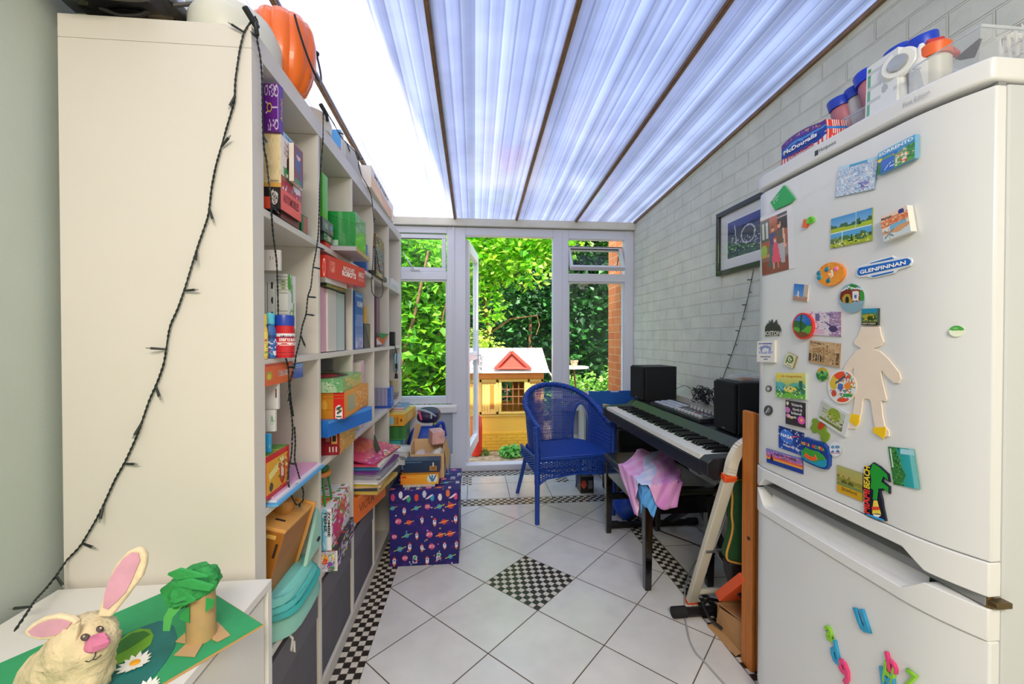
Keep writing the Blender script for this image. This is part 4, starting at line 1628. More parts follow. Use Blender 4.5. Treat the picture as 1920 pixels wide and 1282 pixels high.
def jar(name, label, cat, u, vt, vb, w_px, X_, z0, body, cap, fn, shoulder=.0, capr=.9, caph=.18, neck=.8, body_m=None):
 c = at(u, 640, 'x', X_)
 H = at(u, vt, 'x', X_).z - z0
 dist = c.y * cos(YAW) + c.x * sin(YAW)
 r = w_px / 2 / F_PX * dist * .97
 t = empty(name, (c.x, c.y, z0), label, cat)
 hb = H * (1 - caph)
 obj('body', B().lathe((c.x, c.y, z0), [(r * .94, 0), (r, .004), (r, hb * .80), (r * neck, hb * .93), (r * neck, hb)], 28), body_m or mat(body, .25), t)
 obj('cap', B().lathe((c.x, c.y, z0 + hb - .004), [(r * capr, 0), (r * capr, H * caph * .9), (r * capr * .93, H * caph + .004)], 28), mat(cap, .35), t)
 printed_cyl(t, 'label', (c.x, c.y), r + .0006, z0 + hb * .08, z0 + hb * .74, fn, a0=-pi, a1=pi)
 return t, c, r
jar('pill_bottle', 'blue pill bottle with a pale turquoise cap in the second row', 'bottle', 505, 587, 664, 24, -.50, R1, '#3a6fb8', '#58c3dc', paint([('bg', '#2f62ae'), ('r', 0, .75, 1, .9, '#1d3c80'), ('n', 24, .2, ['#d8e6f6'], 3, (0, .5, 1, .75)), ('n', 20, .5, ['#d84a9c', '#52b8e0', '#e8e8f4'], 7, (0, .05, 1, .4)), ('r', .42, .0, .5, .2, '#e9edf2')]), caph=.24, capr=.8)
jar('pill_bottle', 'yellow-labelled bottle half hidden at the left end of the second row', 'bottle', 490, 588, 668, 22, -.50, R1, '#e6c74a', '#e8c93e', paint([('bg', '#e9d25c'), ('n', 20, .5, ['#d84a6c', '#f0e8d0', '#7aa83a'], 7, (0, .1, 1, .7))]), caph=.2)
t_, c_, r_ = jar('vitamin_jar', 'red vitamin jar with a dark blue lid standing before the leaf-patterned box', 'jar', 534, 591, 661, 35, -.475, R1, '#c3202c', '#1f3fa2', paint([('bg', '#c81f2b'), ('r', 0, .82, 1, .96, '#e6e3e6'), ('r', 0, .42, 1, .56, '#efe3e0'), ('n', 26, .3, ['#c81f2b'], 3, (0, .44, 1, .54)), ('r', 0, .1, 1, .14, '#8c1420')]), caph=.21, capr=.97, neck=.94)
ang0 = -62
def curved_text(parent, s, c, r, z, h, a_start, step, col):
 for i, chx in enumerate(s):
  if chx == ' ':
   continue
  a = radians(a_start + step * i)
  U = Vector((-sin(a), cos(a), 0))
  p_ = Vector((c.x + r * cos(a), c.y + r * sin(a), z))
  words(chx, parent, p_ - U * (radians(step) * r * .42), U, (0, 0, 1), radians(step) * r * .84, h, col, fat=.02)
curved_text(t_, 'BIOGLAN', c_, r_ + .0012, R1 + .050, .0055, -84, 11, '#22305e')
curved_text(t_, 'SmartKids', c_, r_ + .0012, R1 + .041, .0075, -92, 10.5, '#ffffff')
# ---- third row, first compartment
og = fb('game_box', 'flat orange game box lying at the top of the third row stack, left end', 'game box', 497.5, 683, 725, -.4885, 549, -.4885, .25,
  [('bg', '#e2632f'), ('r', 0, .86, 1, 1, '#c04a28'), ('e', .12, .45, .1, .22, '#a8a03a'), ('e', .12, .42, .06, .14, '#e0c43a'), ('r', .45, .35, .85, .62, '#d89a84'), ('n', 24, .4, ['#8a6a7a', '#e9d0c0'], 5, (.46, .36, .84, .6)), ('r', .93, 0, 1, 1, '#c2302a')], '#c2572e', '#2b2422', z1=None, nf=(50, 24))
bg_ = fb('game_box', 'small blue box with white lettering beside the flat orange game', 'game box', 549.5, 683, 715, -.4885, 568, -.4885, .2, [('bg', '#1f58b0'), ('r', 0, .84, 1, .95, '#7ab8e6')], '#1d4f9f', '#8cc4ea', z0=o_info[og.name][0].z + .003, nf=(20, 20))
front_text(bg_, 'bandage', .1, .70, .8, .13, '#e8f0f8')
zo = o_info[og.name][0].z
wb1 = fb('white_box', 'white box with a small printed figure under the orange game box', 'box', 521, 726, 767, -.4900, 524, -.4900, .2, '#dcd9d6',
   [('bg', '#dedbd9'), ('r', .78, .45, .88, .8, '#4a4648'), ('r', .8, .66, .86, .74, '#c0504a')], '#e2dfdc', z1=zo - .0006, z0=None, ns=(44, 20))
zo2 = o_info[wb1.name][0].z
wb2 = fb('white_box', 'white box scribbled with a green letter in the third row stack', 'box', 515, 767, 809, -.492, 518, -.492, .2, '#dcd9d6',
   [('bg', '#e2e0dd'), ('l', .55, .3, .60, .75, .022, '#3a9a4a'), ('l', .60, .75, .68, .45, .022, '#3a9a4a'), ('l', .68, .45, .76, .72, .022, '#3a9a4a'), ('l', .76, .72, .78, .3, .022, '#3a9a4a'), ('e', .9, .5, .025, .05, '#33363a')], '#e6e3e0', z1=zo2 - .0006, ns=(50, 20))
zo3 = o_info[wb2.name][0].z
cy = fb('toy_box', 'bright blue toy box with a yellow dot beneath the white boxes', 'box', 505, 804, 842, -.492, 508, -.492, .19, '#3aa6dc', [('bg', '#2f9cd6'), ('e', .9, .35, .06, .12, '#f0c83a')], '#57b9e6', z1=zo3 - .0006, z0=zo3 - .045, ns=(40, 16))
rg = fb('game_box', 'red and yellow illustrated game box standing low in the third row, left end', 'game box', 497.5, 858, 903, -.4885, 541, -.4885, .26,
  [('bg', '#e3a52a'), ('r', .0, .84, 1, 1, '#cf1f26'), ('r', .0, .0, 1, .09, '#cf1f26'), ('r', .93, .0, 1, 1, '#cf1f26'), ('p', [(.1, .55), (.5, .72), (.55, .55), (.12, .38)], '#f0dc8a'), ('e', .68, .42, .13, .3, '#cc2a22'), ('e', .68, .66, .07, .12, '#f0d8b0'), ('r', .62, .3, .74, .5, '#e8d8c0'), ('n', 16, .3, ['#cc2a22', '#f2e2a8', '#6d8a3a'], 3, (.5, .1, .92, .8)), ('e', .2, .22, .08, .1, '#55442a')], '#cf1f26',
  [('bg', '#5f9a3a'), ('n', 14, .4, ['#7ab04a', '#3f7a2c', '#c9b84a'], 6)], z0=R2 + .02, nf=(50, 34))
zr = R2 + .0195
sheets = [('#e8a8c8', 'pink sheet of paper at the bottom of the papers in the third row', .0), ('#5aa8dc', 'blue sheet of paper sticking out under the red and yellow game box', .012), ('#e2dfe8', 'white printed sheet under the red and yellow game box', .004)]
z_ = R2
for i, (c_, lab, dx) in enumerate([(sheets[1][0], sheets[1][1], .022), (sheets[2][0], sheets[2][1], .014), (sheets[0][0], 'pink edged sheet of paper topmost under the red and yellow game box', .002)]):
 b = B()
 h = .0055
 x1 = -.489 + dx
 ya, yb = 1.02 + .01 * i, 1.325 - .004 * i
 fn = paint([('bg', c_)]) if i != 1 else paint([('bg', c_), ('s', 24, .25, '#b4b0bf', 1.57), ('r', 0, 0, .12, 1, c_), ('r', .8, 0, 1, 1, c_)])
 b.picture((x1, ya, z_ + h), (0, yb - ya, 0), (-.30, 0, 0), 24, 24, fn)
 b.hexa([(x1 - .30, ya, z_), (x1, ya, z_), (x1, yb, z_), (x1 - .30, yb, z_), (x1 - .30, ya, z_ + h - .0002), (x1, ya, z_ + h - .0002), (x1, yb, z_ + h - .0002), (x1 - .30, yb, z_ + h - .0002)], [c_] * 6)
 tag(obj('paper_sheet', b, printed(.7), smooth=0), lab, 'paper')
 z_ += h + .0004
# ---- fourth row, first compartment: wooden money box, teal bags
def wooden_box():
 t = empty('wooden_house_box', (-.60, 1.16, R3 + .09), 'brown plywood box with a knob and slots tilted in the fourth row', 'wooden box')
 M_ = Matrix.Translation((-.585, 1.155, R3 + .212)) @ Matrix.Rotation(radians(16), 4, 'Y') @ Matrix.Rotation(radians(-2), 4, 'X')
 mw = mat('#a8691f', .45, noise=.18, nscale=5, stretch=(8, 1, 1), name='plywood')
 mw2 = mat('#d79a4e', .45, noise=.1, nscale=6, stretch=(1, 6, 1), name='light_plywood')
 me_ = mat('#b4651a', .5)
 b = B()
 b.box(-.11, .095, -.10, .072, -.095, .082, M_)
 bd = obj('body', b, mw, t, smooth=0, bevel=.002)
 b = B()
 b.box(-.111, .0965, -.102, .074, .0825, .092, M_)
 b.box(-.111, .102, .0745, .084, -.10, .098, M_)
 obj('lid', b, mw2, t, smooth=0, bevel=.002)
 pk_ = M_ @ Vector((.04, .0, .092))
 ax = (M_.to_3x3() @ Vector((0, 0, 1)))
 obj('knob', B().lathe(pk_, [(.026, 0), (.027, .012), (.024, .03), (.018, .034)], 20, axis=ax), mat('#c98a3e', .4), t)
 for (a, c) in (((.0855, -.02, .02), (.0855, -.012, .07)), ((.0855, .05, .02), (.0855, .058, .07))):
  pass
 for (xx_, za_, zb_) in ((.082, .02, .055), (.07, -.07, -.035)):
  obj('slot', B().box(xx_, xx_ + .006, -.1008, -.0994, za_, zb_, M_), mat('#2c1c10', .8), bd, smooth=0)
 obj('slot', B().box(.05, .075, -.06, -.053, .0919, .0935, M_), mat('#2c1c10', .8), bd, smooth=0)
 e = B()
 e.box(.055, .078, -.1012, -.0994, .064, .074, M_)
 obj('latch', e, mat('#e0b05a', .5), bd, smooth=0, bevel=.001)
 return t
wooden_box()
def bag(name, label, cx, y0, y1, z0, z1, x1, col, lid=None, group=None):
 b = B()
 n, m_ = 36, 8
 for j in range(m_ + 1):
  v = j / m_
  z = z0 + (z1 - z0) * v
  k = 1 - .10 * v * v
  for i in range(n):
   a = 2 * pi * i / n
   ca, sa = cos(a), sin(a)
   e_ = .55
   x = cx + (x1 - cx) * k * (abs(ca) ** e_) * (1 if ca > 0 else -1)
   y = (y0 + y1) / 2 + (y1 - y0) / 2 * k * (abs(sa) ** e_) * (1 if sa > 0 else -1)
   b.v.append((x, y, z + .004 * sin(a * 5 + j)))
 for j in range(m_):
  for i in range(n):
   k2 = (i + 1) % n
   b.face((j * n + i, j * n + k2, (j + 1) * n + k2, (j + 1) * n + i))
 b.face(range(n)[::-1])
 b.face(range(m_ * n, m_ * n + n))
 o = obj(name, b, mat(col, .45, noise=.06, nscale=12), bevel=.004)
 return tag(o, label, 'bag', group)
z_ = R3
for i, (h, c_, xx, lab) in enumerate([(.052, '#8fc9b8', -.455, 'pale green soft pouch at the bottom of the fourth row'), (.016, '#3fb3b0', -.452, 'lower teal pouch edge stacked over the pale green pouch'), (.014, '#5cc4be', -.458, 'middle teal pouch under the cream-topped pouch'), (.022, '#7fd0c6', -.468, 'light teal pouch with a cream top beneath the plywood box')]):
 o = bag('soft_pouch', lab, -.64, 1.03, 1.325 + .012 * (i < 2) - .006 * i, z_, z_ + h, xx - .0, c_)
 if i == 3:
  obj('cream_panel', B().prism([(-.50 - .13 * (1 - cos(a * pi / 10)) * .5 - .02, 1.06 + .20 * a / 10, z_ + h + .001) for a in range(11)] + [(-.72, 1.26, z_ + h + .001), (-.72, 1.06, z_ + h + .001)], (0, 0, .003)), mat('#dcd5c2', .6), o)
 z_ += h + .001
b = B()
b.prism([(-.475, 1.20, R3 + .105), (-.475, 1.315, R3 + .112), (-.477, 1.325, R3 + .20), (-.479, 1.30, R3 + .235), (-.478, 1.27, R3 + .19)], (-.012, 0, .002))
o = obj('soft_pouch', b, mat('#9ecdb9', .5), bevel=.004)
tag(o, 'pale mint pouch standing upright with a black logo at the right of the fourth row', 'bag')
obj('logo', B().lathe((-.4744, 1.292, R3 + .142), [(.012, 0), (.012, .001)], 16, axis=(1, 0, 0), sx=.5), mat('#15181a'), o)
# ---- grey fabric boxes in the bottom row
def fabric_box(i, lab):
 y0, y1 = colY(i)
 t = empty('fabric_storage_box', (-.68, (y0 + y1) / 2, R4), lab, 'storage box')
 b = B().box(BXB + .01, BX - .008, y0 + .006, y1 - .006, R4, R4 + .31)
 M_ = mat('#625f66', .9, noise=.08, nscale=10, bump=.25, bscale=260, name='grey_felt')
 obj('body', b, M_, t, smooth=0, bevel=.006, segs=3)
 b = B().box(BX - .008, BX - .0055, y0 + .006, y1 - .006, R4 + .225, R4 + .31)
 obj('rim', b, mat('#6b6870', .9), t, smooth=0, bevel=.001)
 return t
fabric_box(0, 'dark grey fabric storage box in the bottom row, nearest the chest')
fabric_box(1, 'dark grey fabric storage box in the bottom row below the zombie games')
fabric_box(2, 'dark grey fabric storage box in the bottom row under the orange plastic bin')
b = B().tube([(-.474, 1.10, R4 + .30), (-.470, 1.10, R4 + .33), (-.486, 1.10, R4 + .352)], .003, 6)
b.tube([(-.474, 1.10, R4 + .30), (-.468, 1.105, R4 + .29), (-.472, 1.112, R4 + .315)], .003, 6)
tag(obj('plastic_hook', b, mat('#d9d4c8', .4)), 'small white plastic hook on the shelf edge over the grey box', 'hook')
# ---- top row, second and third compartments
fb('game_box', 'bright green box standing upright in the second compartment of the top row', 'game box', 606, 324, 392, -.50, 616, -.50, .05, [('bg', '#4fae1e'), ('r', .45, 0, 1, 1, '#62c22a')], '#46a01a', z0=R0 + .092)
mg = fb('game_box', 'dark grey travel game box with coloured map pieces in the second top compartment', 'game box', 606, 391, 428, -.492, 626, -.492, .18,
  [('bg', '#5c6668'), ('e', .8, .6, .1, .18, '#5aa8dc'), ('e', .85, .3, .08, .12, '#d8742c'), ('r', .2, .3, .5, .7, '#8a9a94'), ('l', .0, .25, 1, .0, .03, '#3a3a38')], '#3a3f42', '#6a7a70', z0=R0 + .047, z1=R0 + .0912, nf=(28, 24))
fb('game_box', 'low green patterned box under the dark grey map game', 'game box', 609, 436, 451, -.495, 624, -.495, .16, [('bg', '#4a7a56'), ('e', .6, .5, .2, .35, '#dcb8b0'), ('n', 12, .3, ['#6a9a70', '#c0ccb8'], 3)], '#2f4a3a', z0=R0 + .021, z1=R0 + .0465)
fb('game_box', 'small red box at the very bottom of the second top compartment stack', 'game box', 611, 452, 461, -.498, 624, -.498, .14, '#d8402c', '#b8301f', z0=R0, z1=R0 + .0205)
# thin board and green file box lying across the shelf edge
def rotbox(name, label, cat, pA, pB, depth, z0, z1, front, side, top, **k):
 d = Vector((pB[0] - pA[0], pB[1] - pA[1], 0))
 L = d.length
 d.normalize()
 n = Vector((d.y, -d.x, 0))
 return cbox(name, label, cat, Vector((pA[0], pA[1], z0)), d, n, L, depth, z1 - z0, front, side, top, **k)
zS = R0
pa, pb = at(668, 500, 'x', -.412), at(693, 500, 'x', -.4195)
bd = rotbox('picture_board', 'thin grey board with a wooden edge lying under the green file box', 'board', pa, pb, .27, zS + .0006, zS + .016, '#c9a25a', '#a9a6ad', '#5f6a72')
gf = rotbox('file_box', 'green plastic file box with a folded lid sticking out of the top row', 'file box', at(667, 480, 'x', -.425), at(686, 480, 'x', -.428), .17, zS + .0166, zS + .148,
   [('bg', '#53b42c'), ('r', 0, .62, 1, 1, '#3fa03a'), ('l', 0, .66, 1, .58, .018, '#1f7a30'), ('n', 14, .3, ['#7fcc50', '#4aa82e'], 2, (.2, .7, .9, .95))],
   [('bg', '#178a3c'), ('p', [(0, .95), (1, .62), (1, 1), (0, 1)], '#1a9442'), ('l', .04, .98, .3, .55, .008, '#0c6428'), ('l', .3, .55, .95, .12, .008, '#0c6428'), ('l', .04, .97, 1, .66, .008, '#0c6428'), ('r', .1, .08, .5, .22, '#c4e2cc')], '#1d9a46', nf=(20, 30), ns=(50, 40), coat=.5, rough=.3)
# ---- second row, second compartment onward
pa, pb = at(611, 480, 'x', -.476), at(684, 480, 'x', -.425)
zt = ytop(611, 477, -.476)
zb_ = ytop(611, 519, -.476)
zt = min(zt, R0 - CT - .002)
rr = rotbox('game_box', 'large red game box with white lettering sticking out under the top shelf', 'game box', pa, pb, .26, zb_, zt,
   [('bg', '#d5361c'), ('r', .0, .0, .05, 1, '#c42a14'), ('r', .1, .28, .2, .8, '#e06a44'), ('n', 34, .5, ['#f0a080', '#d5361c'], 3, (.105, .3, .195, .78))], [('bg', '#cf2f1a'), ('o', .6, .45, .25, .4, '#f0e4da', .2)], '#c8341f', nf=(64, 24), ns=(24, 24), coat=.4)
front_text(rr, 'RICOCHET', .40, .56, .30, .20, '#f2e6d8', fat=.03)
front_text(rr, 'ROBOTS', .37, .28, .36, .27, '#f6ecdf', fat=.05)
front_text(rr, 'AMIGO', .80, .44, .16, .30, '#e9dcd0', fat=.02)
front_text(rr, 'SPIELE', .80, .26, .16, .13, '#e9b8a4')
pa2, pb2 = at(610, 525, 'x', -.478), at(650, 525, 'x', -.468)
wbk = rotbox('sketch_pad', 'white sketch pad lying between the red game box and the magazine files', 'book', pa2, pb2, .25, zb_ - .0165, zb_ - .0005, '#ddd9d6', '#8a8678', '#cfcac0')
pa2, pb2 = at(612, 525, 'x', -.482), at(651, 525, 'x', -.474)
gbk = rotbox('board_game', 'olive patterned game board under the white sketch pad', 'game', pa2, pb2, .25, zb_ - .027, zb_ - .017, [('bg', '#8a9a3a'), ('n', 20, .5, ['#c43a2a', '#5a8a2a', '#b0a860'], 3)], '#3a3a2c', '#7a6a4a', nf=(30, 4))
# magazine files
Zm = zb_ - .0285
for i, (ua, ub, c_, lab) in enumerate([(602, 614.5, '#d9a3b6', 'dusty pink magazine file in the second row'), (615, 631, '#d9d3cc', 'off-white magazine file between the pink and the pale green one'), (632, 646, '#bfd0ca', 'pale green magazine file in the second row')]):
 o = fb('magazine_file', lab, 'magazine file', ua, 0, 0, -.500 + (.006 if i == 1 else 0), ub, -.500 + (.006 if i == 1 else 0), .24, c_, c_, z0=R1 + .0025, z1=min(Zm - .001, R1 + .27), group='magazine files in the second row', bevel=.004)
 del o['group']
fb('ring_binder', 'dark slate binder beside the pale green magazine file', 'binder', 646.5, 0, 0, -.51, 648.5, -.51, .24, '#3f4a55', '#3f4a55', z0=R1, z1=R1 + .262)
# third compartment of the second row
nb = fb('book', 'tall blue book with white lettering standing in the third compartment of the second row', 'book', 666, 545, 648, -.492, 681, -.492, .2,
  [('grad', '#7a8cc8', '#1d63b4'), ('r', 0, .92, 1, 1, '#123c7a'), ('p', [(.1, .95), (.9, .95), (.5, .83)], '#58c4e0'), ('s', 34, .35, '#8aa4d6', 1.571), ('r', 0, .62, 1, .92, '#1c62b2'), ('r', 0, 0, 1, .03, '#4a3a9a'), ('r', .0, .5, .12, .62, '#3a6ab8'), ('n', 14, .4, ['#c8b8d8', '#e0d0e0', '#a8a0d0'], 5, (0, .03, 1, .2))], '#2a5aa8', z0=R1, nf=(24, 70))
front_text(nb, 'NUMI', .26, .74, .62, .10, '#f4f0ea', fat=.04)
fb('book', 'yellow upright book behind the black box in the second row', 'book', 683, 564, 606, -.51, 688, -.51, .12, '#e9ae1c', '#d99a14', z0=R1 + .112, z1=R1 + .195)
fb('small_box', 'black box with an olive lid beside the tall blue book', 'box', 682.5, 606, 648, -.505, 694, -.505, .10, [('bg', '#121213'), ('p', [(.3, .95), (.98, .95), (.98, .1)], '#6d6a4c')], '#0e0e0f', '#77755a', z0=R1, nf=(20, 26))
c = at(684, 546, 'x', -.56)
b = B().lathe((c.x, c.y, R1 + .208), [(.001, 0), (.02, .003), (.04, .017), (.046, .037), (.04, .058), (.02, .071), (.001, .075)], 24)
tag(obj('ball', b, mat('#a05ccc', .3, coat=.5)), 'glossy purple ball on top of the books in the second row', 'ball')
# top row third compartment: pencil and thin blue album
b = B().box(-.53, -.52, 2.0, 2.006, R0, R0 + .12)
fb('notebook', 'slim blue and purple notebooks at the end of the third top compartment', 'notebook', 687, 0, 0, -.50, 690.5, -.50, .1, [('bg', '#3aa0d4'), ('r', 0, 0, .45, 1, '#7a3a96')], '#3a6aa8', z0=R0, z1=R0 + .13, nf=(8, 8))
# fourth compartment
s1_ = [('#8a6a3a', .062, [('bg', '#8a6a3a'), ('r', 0, .1, .4, .9, '#3a2a1c'), ('n', 10, .4, ['#c09a50', '#3a2a20'], 3)], 'brown game box on top of the stack in the fourth top compartment'),
    ('#6a6460', .055, [('bg', '#706a68'), ('n', 10, .5, ['#4a4444', '#8a8480'], 5)], 'grey-brown game box second in the fourth top compartment'),
    ('#45444a', .06, [('bg', '#4a4a50'), ('o', .55, .5, .3, .35, '#9a9aa0', .3), ('n', 10, .2, ['#c04a3a'], 2)], 'dark grey game box with a ring print in the fourth top compartment'),
    ('#3c3a38', .03, [('bg', '#48443f'), ('r', 0, .1, .3, .9, '#a03a2c')], 'flat dark game box with a red corner in the fourth top compartment')]
z_ = R0 + .022
for c0_, h, fnl, lab in reversed(s1_):
 fb('game_box', lab, 'game box', 706, 0, 0, -.50, 720.5, -.505, .2, fnl, c0_, z0=z_, z1=z_ + h - .0005, nf=(18, 16))
 z_ += h
fb('game_box', 'flat yellow and dark box sticking out at the bottom of the fourth top compartment', 'game box', 706, 0, 0, -.47, 726, -.48, .22, [('bg', '#c8a048'), ('r', 0, .1, .2, .9, '#4a8a3a'), ('r', .55, 0, 1, 1, '#33302e')], '#3a3028', '#c9a550', z0=R0, z1=R0 + .021, nf=(30, 6))
bd_ = fb('ring_binder', 'mauve binder standing in the fourth compartment of the second row', 'binder', 706, 540, 610, -.52, 712, -.52, .2, '#7d5666', '#704c5c', z0=R1 + .0, z1=R1 + .27)
# paper shape
b = B()
pA_ = at(706, 640, 'x', -.50)
q = lambda u, v, dx=0: at(u, v, 'x', -.50 + dx)
b.poly([q(706, 624), q(729, 626, .01), q(717, 636, .006)], '#1d8a42')
b.poly([q(706, 633), q(721, 630, .006), q(718, 645), q(708, 646)], '#e4632c')
b.poly([q(729, 626, .01), q(721, 630, .006), q(718, 645)], '#e8743a')
b.poly([q(706, 634, .002), q(716, 645, .004), q(706, 646, .002)], '#d8d2d0')
o = obj('folded_paper_shape', b, printed(.6), smooth=0)
md = o.modifiers.new('thickness', 'SOLIDIFY')
md.thickness = .001
tag(o, 'folded green, orange and white paper shape in the fourth compartment of the second row', 'paper craft')
fb('notebook', 'red exercise book at the bottom of the fourth second-row compartment', 'notebook', 706, 0, 0, -.53, 716, -.53, .14, '#b8485a', '#a03a4a', z0=R1, z1=R1 + .004)
# fifth compartment
fb('white_box', 'white box with a black lid edge at the end of the top row', 'box', 735, 521, 536, -.49, 750, -.50, .18, [('bg', '#e2e2e6'), ('r', 0, .0, 1, .5, '#d4d4da')], '#d0d0d4', z0=R0, nf=(8, 8))
fb('phone_case', 'small black case on the white box at the end of the top row', 'case', 736, 513, 520, -.53, 745, -.53, .1, '#22252a', '#1c1e22', z0=R0 + .048, z1=R0 + .066)
c = at(737.5, 640, 'x', -.492)
b = B().box(c.x - .02, c.x + .01, c.y - .022, c.y + .022, R1, R1 + .085)
ad_ = obj('charger', b, mat('#16171a', .4), bevel=.006)
tag(ad_, 'black power charger with a hanging lead on the last shelf of the second row', 'charger')
pts = [at(738, 640, 'x', -.478), at(741, 650, 'x', -.474), at(744, 662, 'x', -.472), at(743, 680, 'x', -.472), at(743, 700, 'x', -.472)]
obj('lead', B().tube(pts, .0025, 6), mat('#141416', .5), ad_)
obj('plug', B().tube([pts[-2] + Vector((0, 0, -.005)), pts[-2] + Vector((0, 0, -.035))], .007, 10).tube([pts[-1] + Vector((0, 0, .0)), pts[-1] + Vector((0, 0, -.03))], [.008, .011], 10), mat('#101012', .5), ad_)
# ---- third row, second compartment stack
sa = fb('game_box', 'dark red and gold game box at the bottom of the third row stack', 'game box', 636, 813, 845, -.462, 665, -.47, .26,
  [('bg', '#d9a242'), ('n', 14, .4, ['#e6b860', '#b87a2c', '#e0c080'], 3)],
  [('bg', '#8c1420'), ('r', .55, .5, .85, .92, '#d0a050'), ('r', .6, .6, .8, .85, '#2a1a14'), ('r', .42, .15, .48, .35, '#e6d8d0'), ('r', .6, .15, .66, .35, '#e6d8d0'), ('r', .78, .15, .84, .35, '#e6d8d0')], '#a86a30', z0=R2, z1=R2 + .077, nf=(16, 24), ns=(50, 30))
side_text(sa, 'ice', .25, .6, .2, .25, '#e6b090')
z_ = R2 + .0775
bl = fb('game_box', 'wide blue box lid sticking out of the third row stack', 'game box', 614, 755, 795, -.474, 697, -.403, .17, [('bg', '#2a72cc'), ('r', 0, .82, 1, 1, '#4a98e6')], [('bg', '#1f6cc6'), ('grad', '#1c60b4', '#2a78d0')], '#2f7fd8', z0=z_, z1=z_ + .055, ns=(4, 6), nf=(20, 10))
z_ += .0555
ow = fb('game_box', 'orange game box with a red band and white S emblem in the third row', 'game box', 645, 742, 788, -.431, 690, -.4255, .26,
  [('bg', '#dc8c34'), ('r', .12, .15, .42, .85, '#b8904a'), ('r', .15, .2, .39, .8, '#8a9a8a'), ('n', 26, .35, ['#e8a860', '#e0c090', '#d07a2c'], 4, (.45, .1, .95, .9)), ('l', 0, .02, 1, .02, .02, '#a8541f')],
  [('bg', '#c9821f'), ('e', .12, .5, .12, .2, '#d9a23a'), ('r', .52, 0, 1, 1, '#d8211c'), ('e', .76, .26, .17, .26, '#f0ecea'), ('l', .68, .40, .84, .44, .04, '#3a5a4a'), ('l', .68, .40, .84, .3, .04, '#3a5a4a'), ('l', .84, .3, .70, .22, .04, '#3a5a4a'), ('r', .60, .02, .92, .16, '#f0ecea'), ('r', .64, .06, .88, .11, '#4a6a5a'), ('s', 9, .08, '#b06a1c', 1.571)], '#d9963a', z0=z_, z1=z_ + .088, nf=(50, 24), ns=(50, 34))
z_ += .0885
gn = fb('game_box', 'green open game box with a round red insert topping the third row stack', 'game box', 641.5, 712, 742, -.435, 679, -.448, .22,
  [('bg', '#cfc06a'), ('p', [(0, 0), (.5, 0), (.1, 1), (0, 1)], '#7ab46c'), ('p', [(.2, 1), (.8, .3), (1, 1)], '#8fc05a'), ('n', 16, .2, ['#dfd48a', '#b8b050'], 4)],
  [('bg', '#6fae74'), ('e', .2, .1, .55, .7, '#a8c8a0'), ('n', 12, .2, ['#c8d8b8', '#5a9a60'], 4)],
  [('bg', '#86b870'), ('e', .45, .5, .4, .42, '#4a2a22'), ('e', .42, .45, .25, .22, '#cc3040')], z0=z_, z1=z_ + .045, nf=(30, 20), ns=(30, 24))
zg = z_ + .046
c = at(612, 690, 'x', -.60)
tg = empty('craft_jar', (c.x, c.y, zg), 'glass box with a purple ball on the green game in the third row', 'jar')
obj('glass', B().box(c.x - .04, c.x + .04, c.y - .035, c.y + .035, zg, zg + .05), glass_mat('#c8c4d8', .12, .05, .2), tg, smooth=0, bevel=.004)
obj('ball', B().lathe((c.x, c.y, zg + .03), [(.001, 0), (.026, .012), (.033, .03), (.026, .05), (.001, .062)], 18), mat('#7c5cc0', .35), tg)
# third compartment, third row
fb('exercise_book', 'pink exercise book standing in the third compartment of the third row', 'notebook', 678, 669, 718, -.50, 682, -.50, .14, '#d9a6c6', '#d8d0c4', z0=R2, z1=R2 + .30, nf=(4, 4))
fb('exercise_book', 'cream exercise book standing against the pink one in the third row', 'notebook', 673.5, 669, 718, -.50, 677.5, -.50, .14, '#dccfc0', '#e0d6ca', z0=R2, z1=R2 + .295)
# card box fourth compartment
cb_ = fb('card_box', 'blue open tray filled with upright grey cards in the third row', 'tray', 733, 727, 765, -.475, 738, -.48, .17,
   [('bg', '#2458b8'), ('r', 0, .8, 1, 1, '#3a78d8')],
   [('bg', '#a8a4c0'), ('s', 16, .4, '#807a98', 0), ('r', .78, 0, 1, 1, '#2458b8'), ('r', 0, 0, 1, .12, '#1f4fae'), ('n', 12, .1, ['#3a78d8'], 2, (.7, .2, 1, .5))], '#2c62c4', z0=R2, z1=R2 + .115, nf=(6, 12), ns=(44, 24))
# fifth compartment third row
c = at(741, 700, 'x', -.52)
b = B()
for i in range(9):
 b.v += [(c.x - .03 + .008 * i, c.y + .05 * sin(i), R2 + .30), (c.x - .03 + .008 * i, c.y + .04 * sin(i + .6), R2 + .185)]
for i in range(8):
 b.face((2 * i, 2 * i + 1, 2 * i + 3, 2 * i + 2))
o = obj('cloth', b, mat('#a9d6de', .8))
o.modifiers.new('thickness', 'SOLIDIFY').thickness = .002
tag(o, 'pale blue cloth hanging at the end compartment of the third row', 'cloth')
c = at(739, 700, 'x', -.53)
tag(obj('cup', B().lathe((c.x, c.y, R2 + .001), [(.022, 0), (.026, .10), (.032, .12), (.030, .122), (.024, .1), (.001, .098)], 20), mat('#dcc9a0', .4)), 'cream paper cup in the last compartment of the third row', 'cup')
c = at(745, 700, 'x', -.505)
tag(obj('glass_bowl', B().lathe((c.x - .02, c.y, R2 + .001), [(.02, 0), (.045, .02), (.05, .05), (.048, .05), (.043, .022), (.001, .006)], 24, sx=.6), glass_mat('#d5d5dc', .15, .05, .15)), 'small clear bowl in the last compartment of the third row', 'bowl')
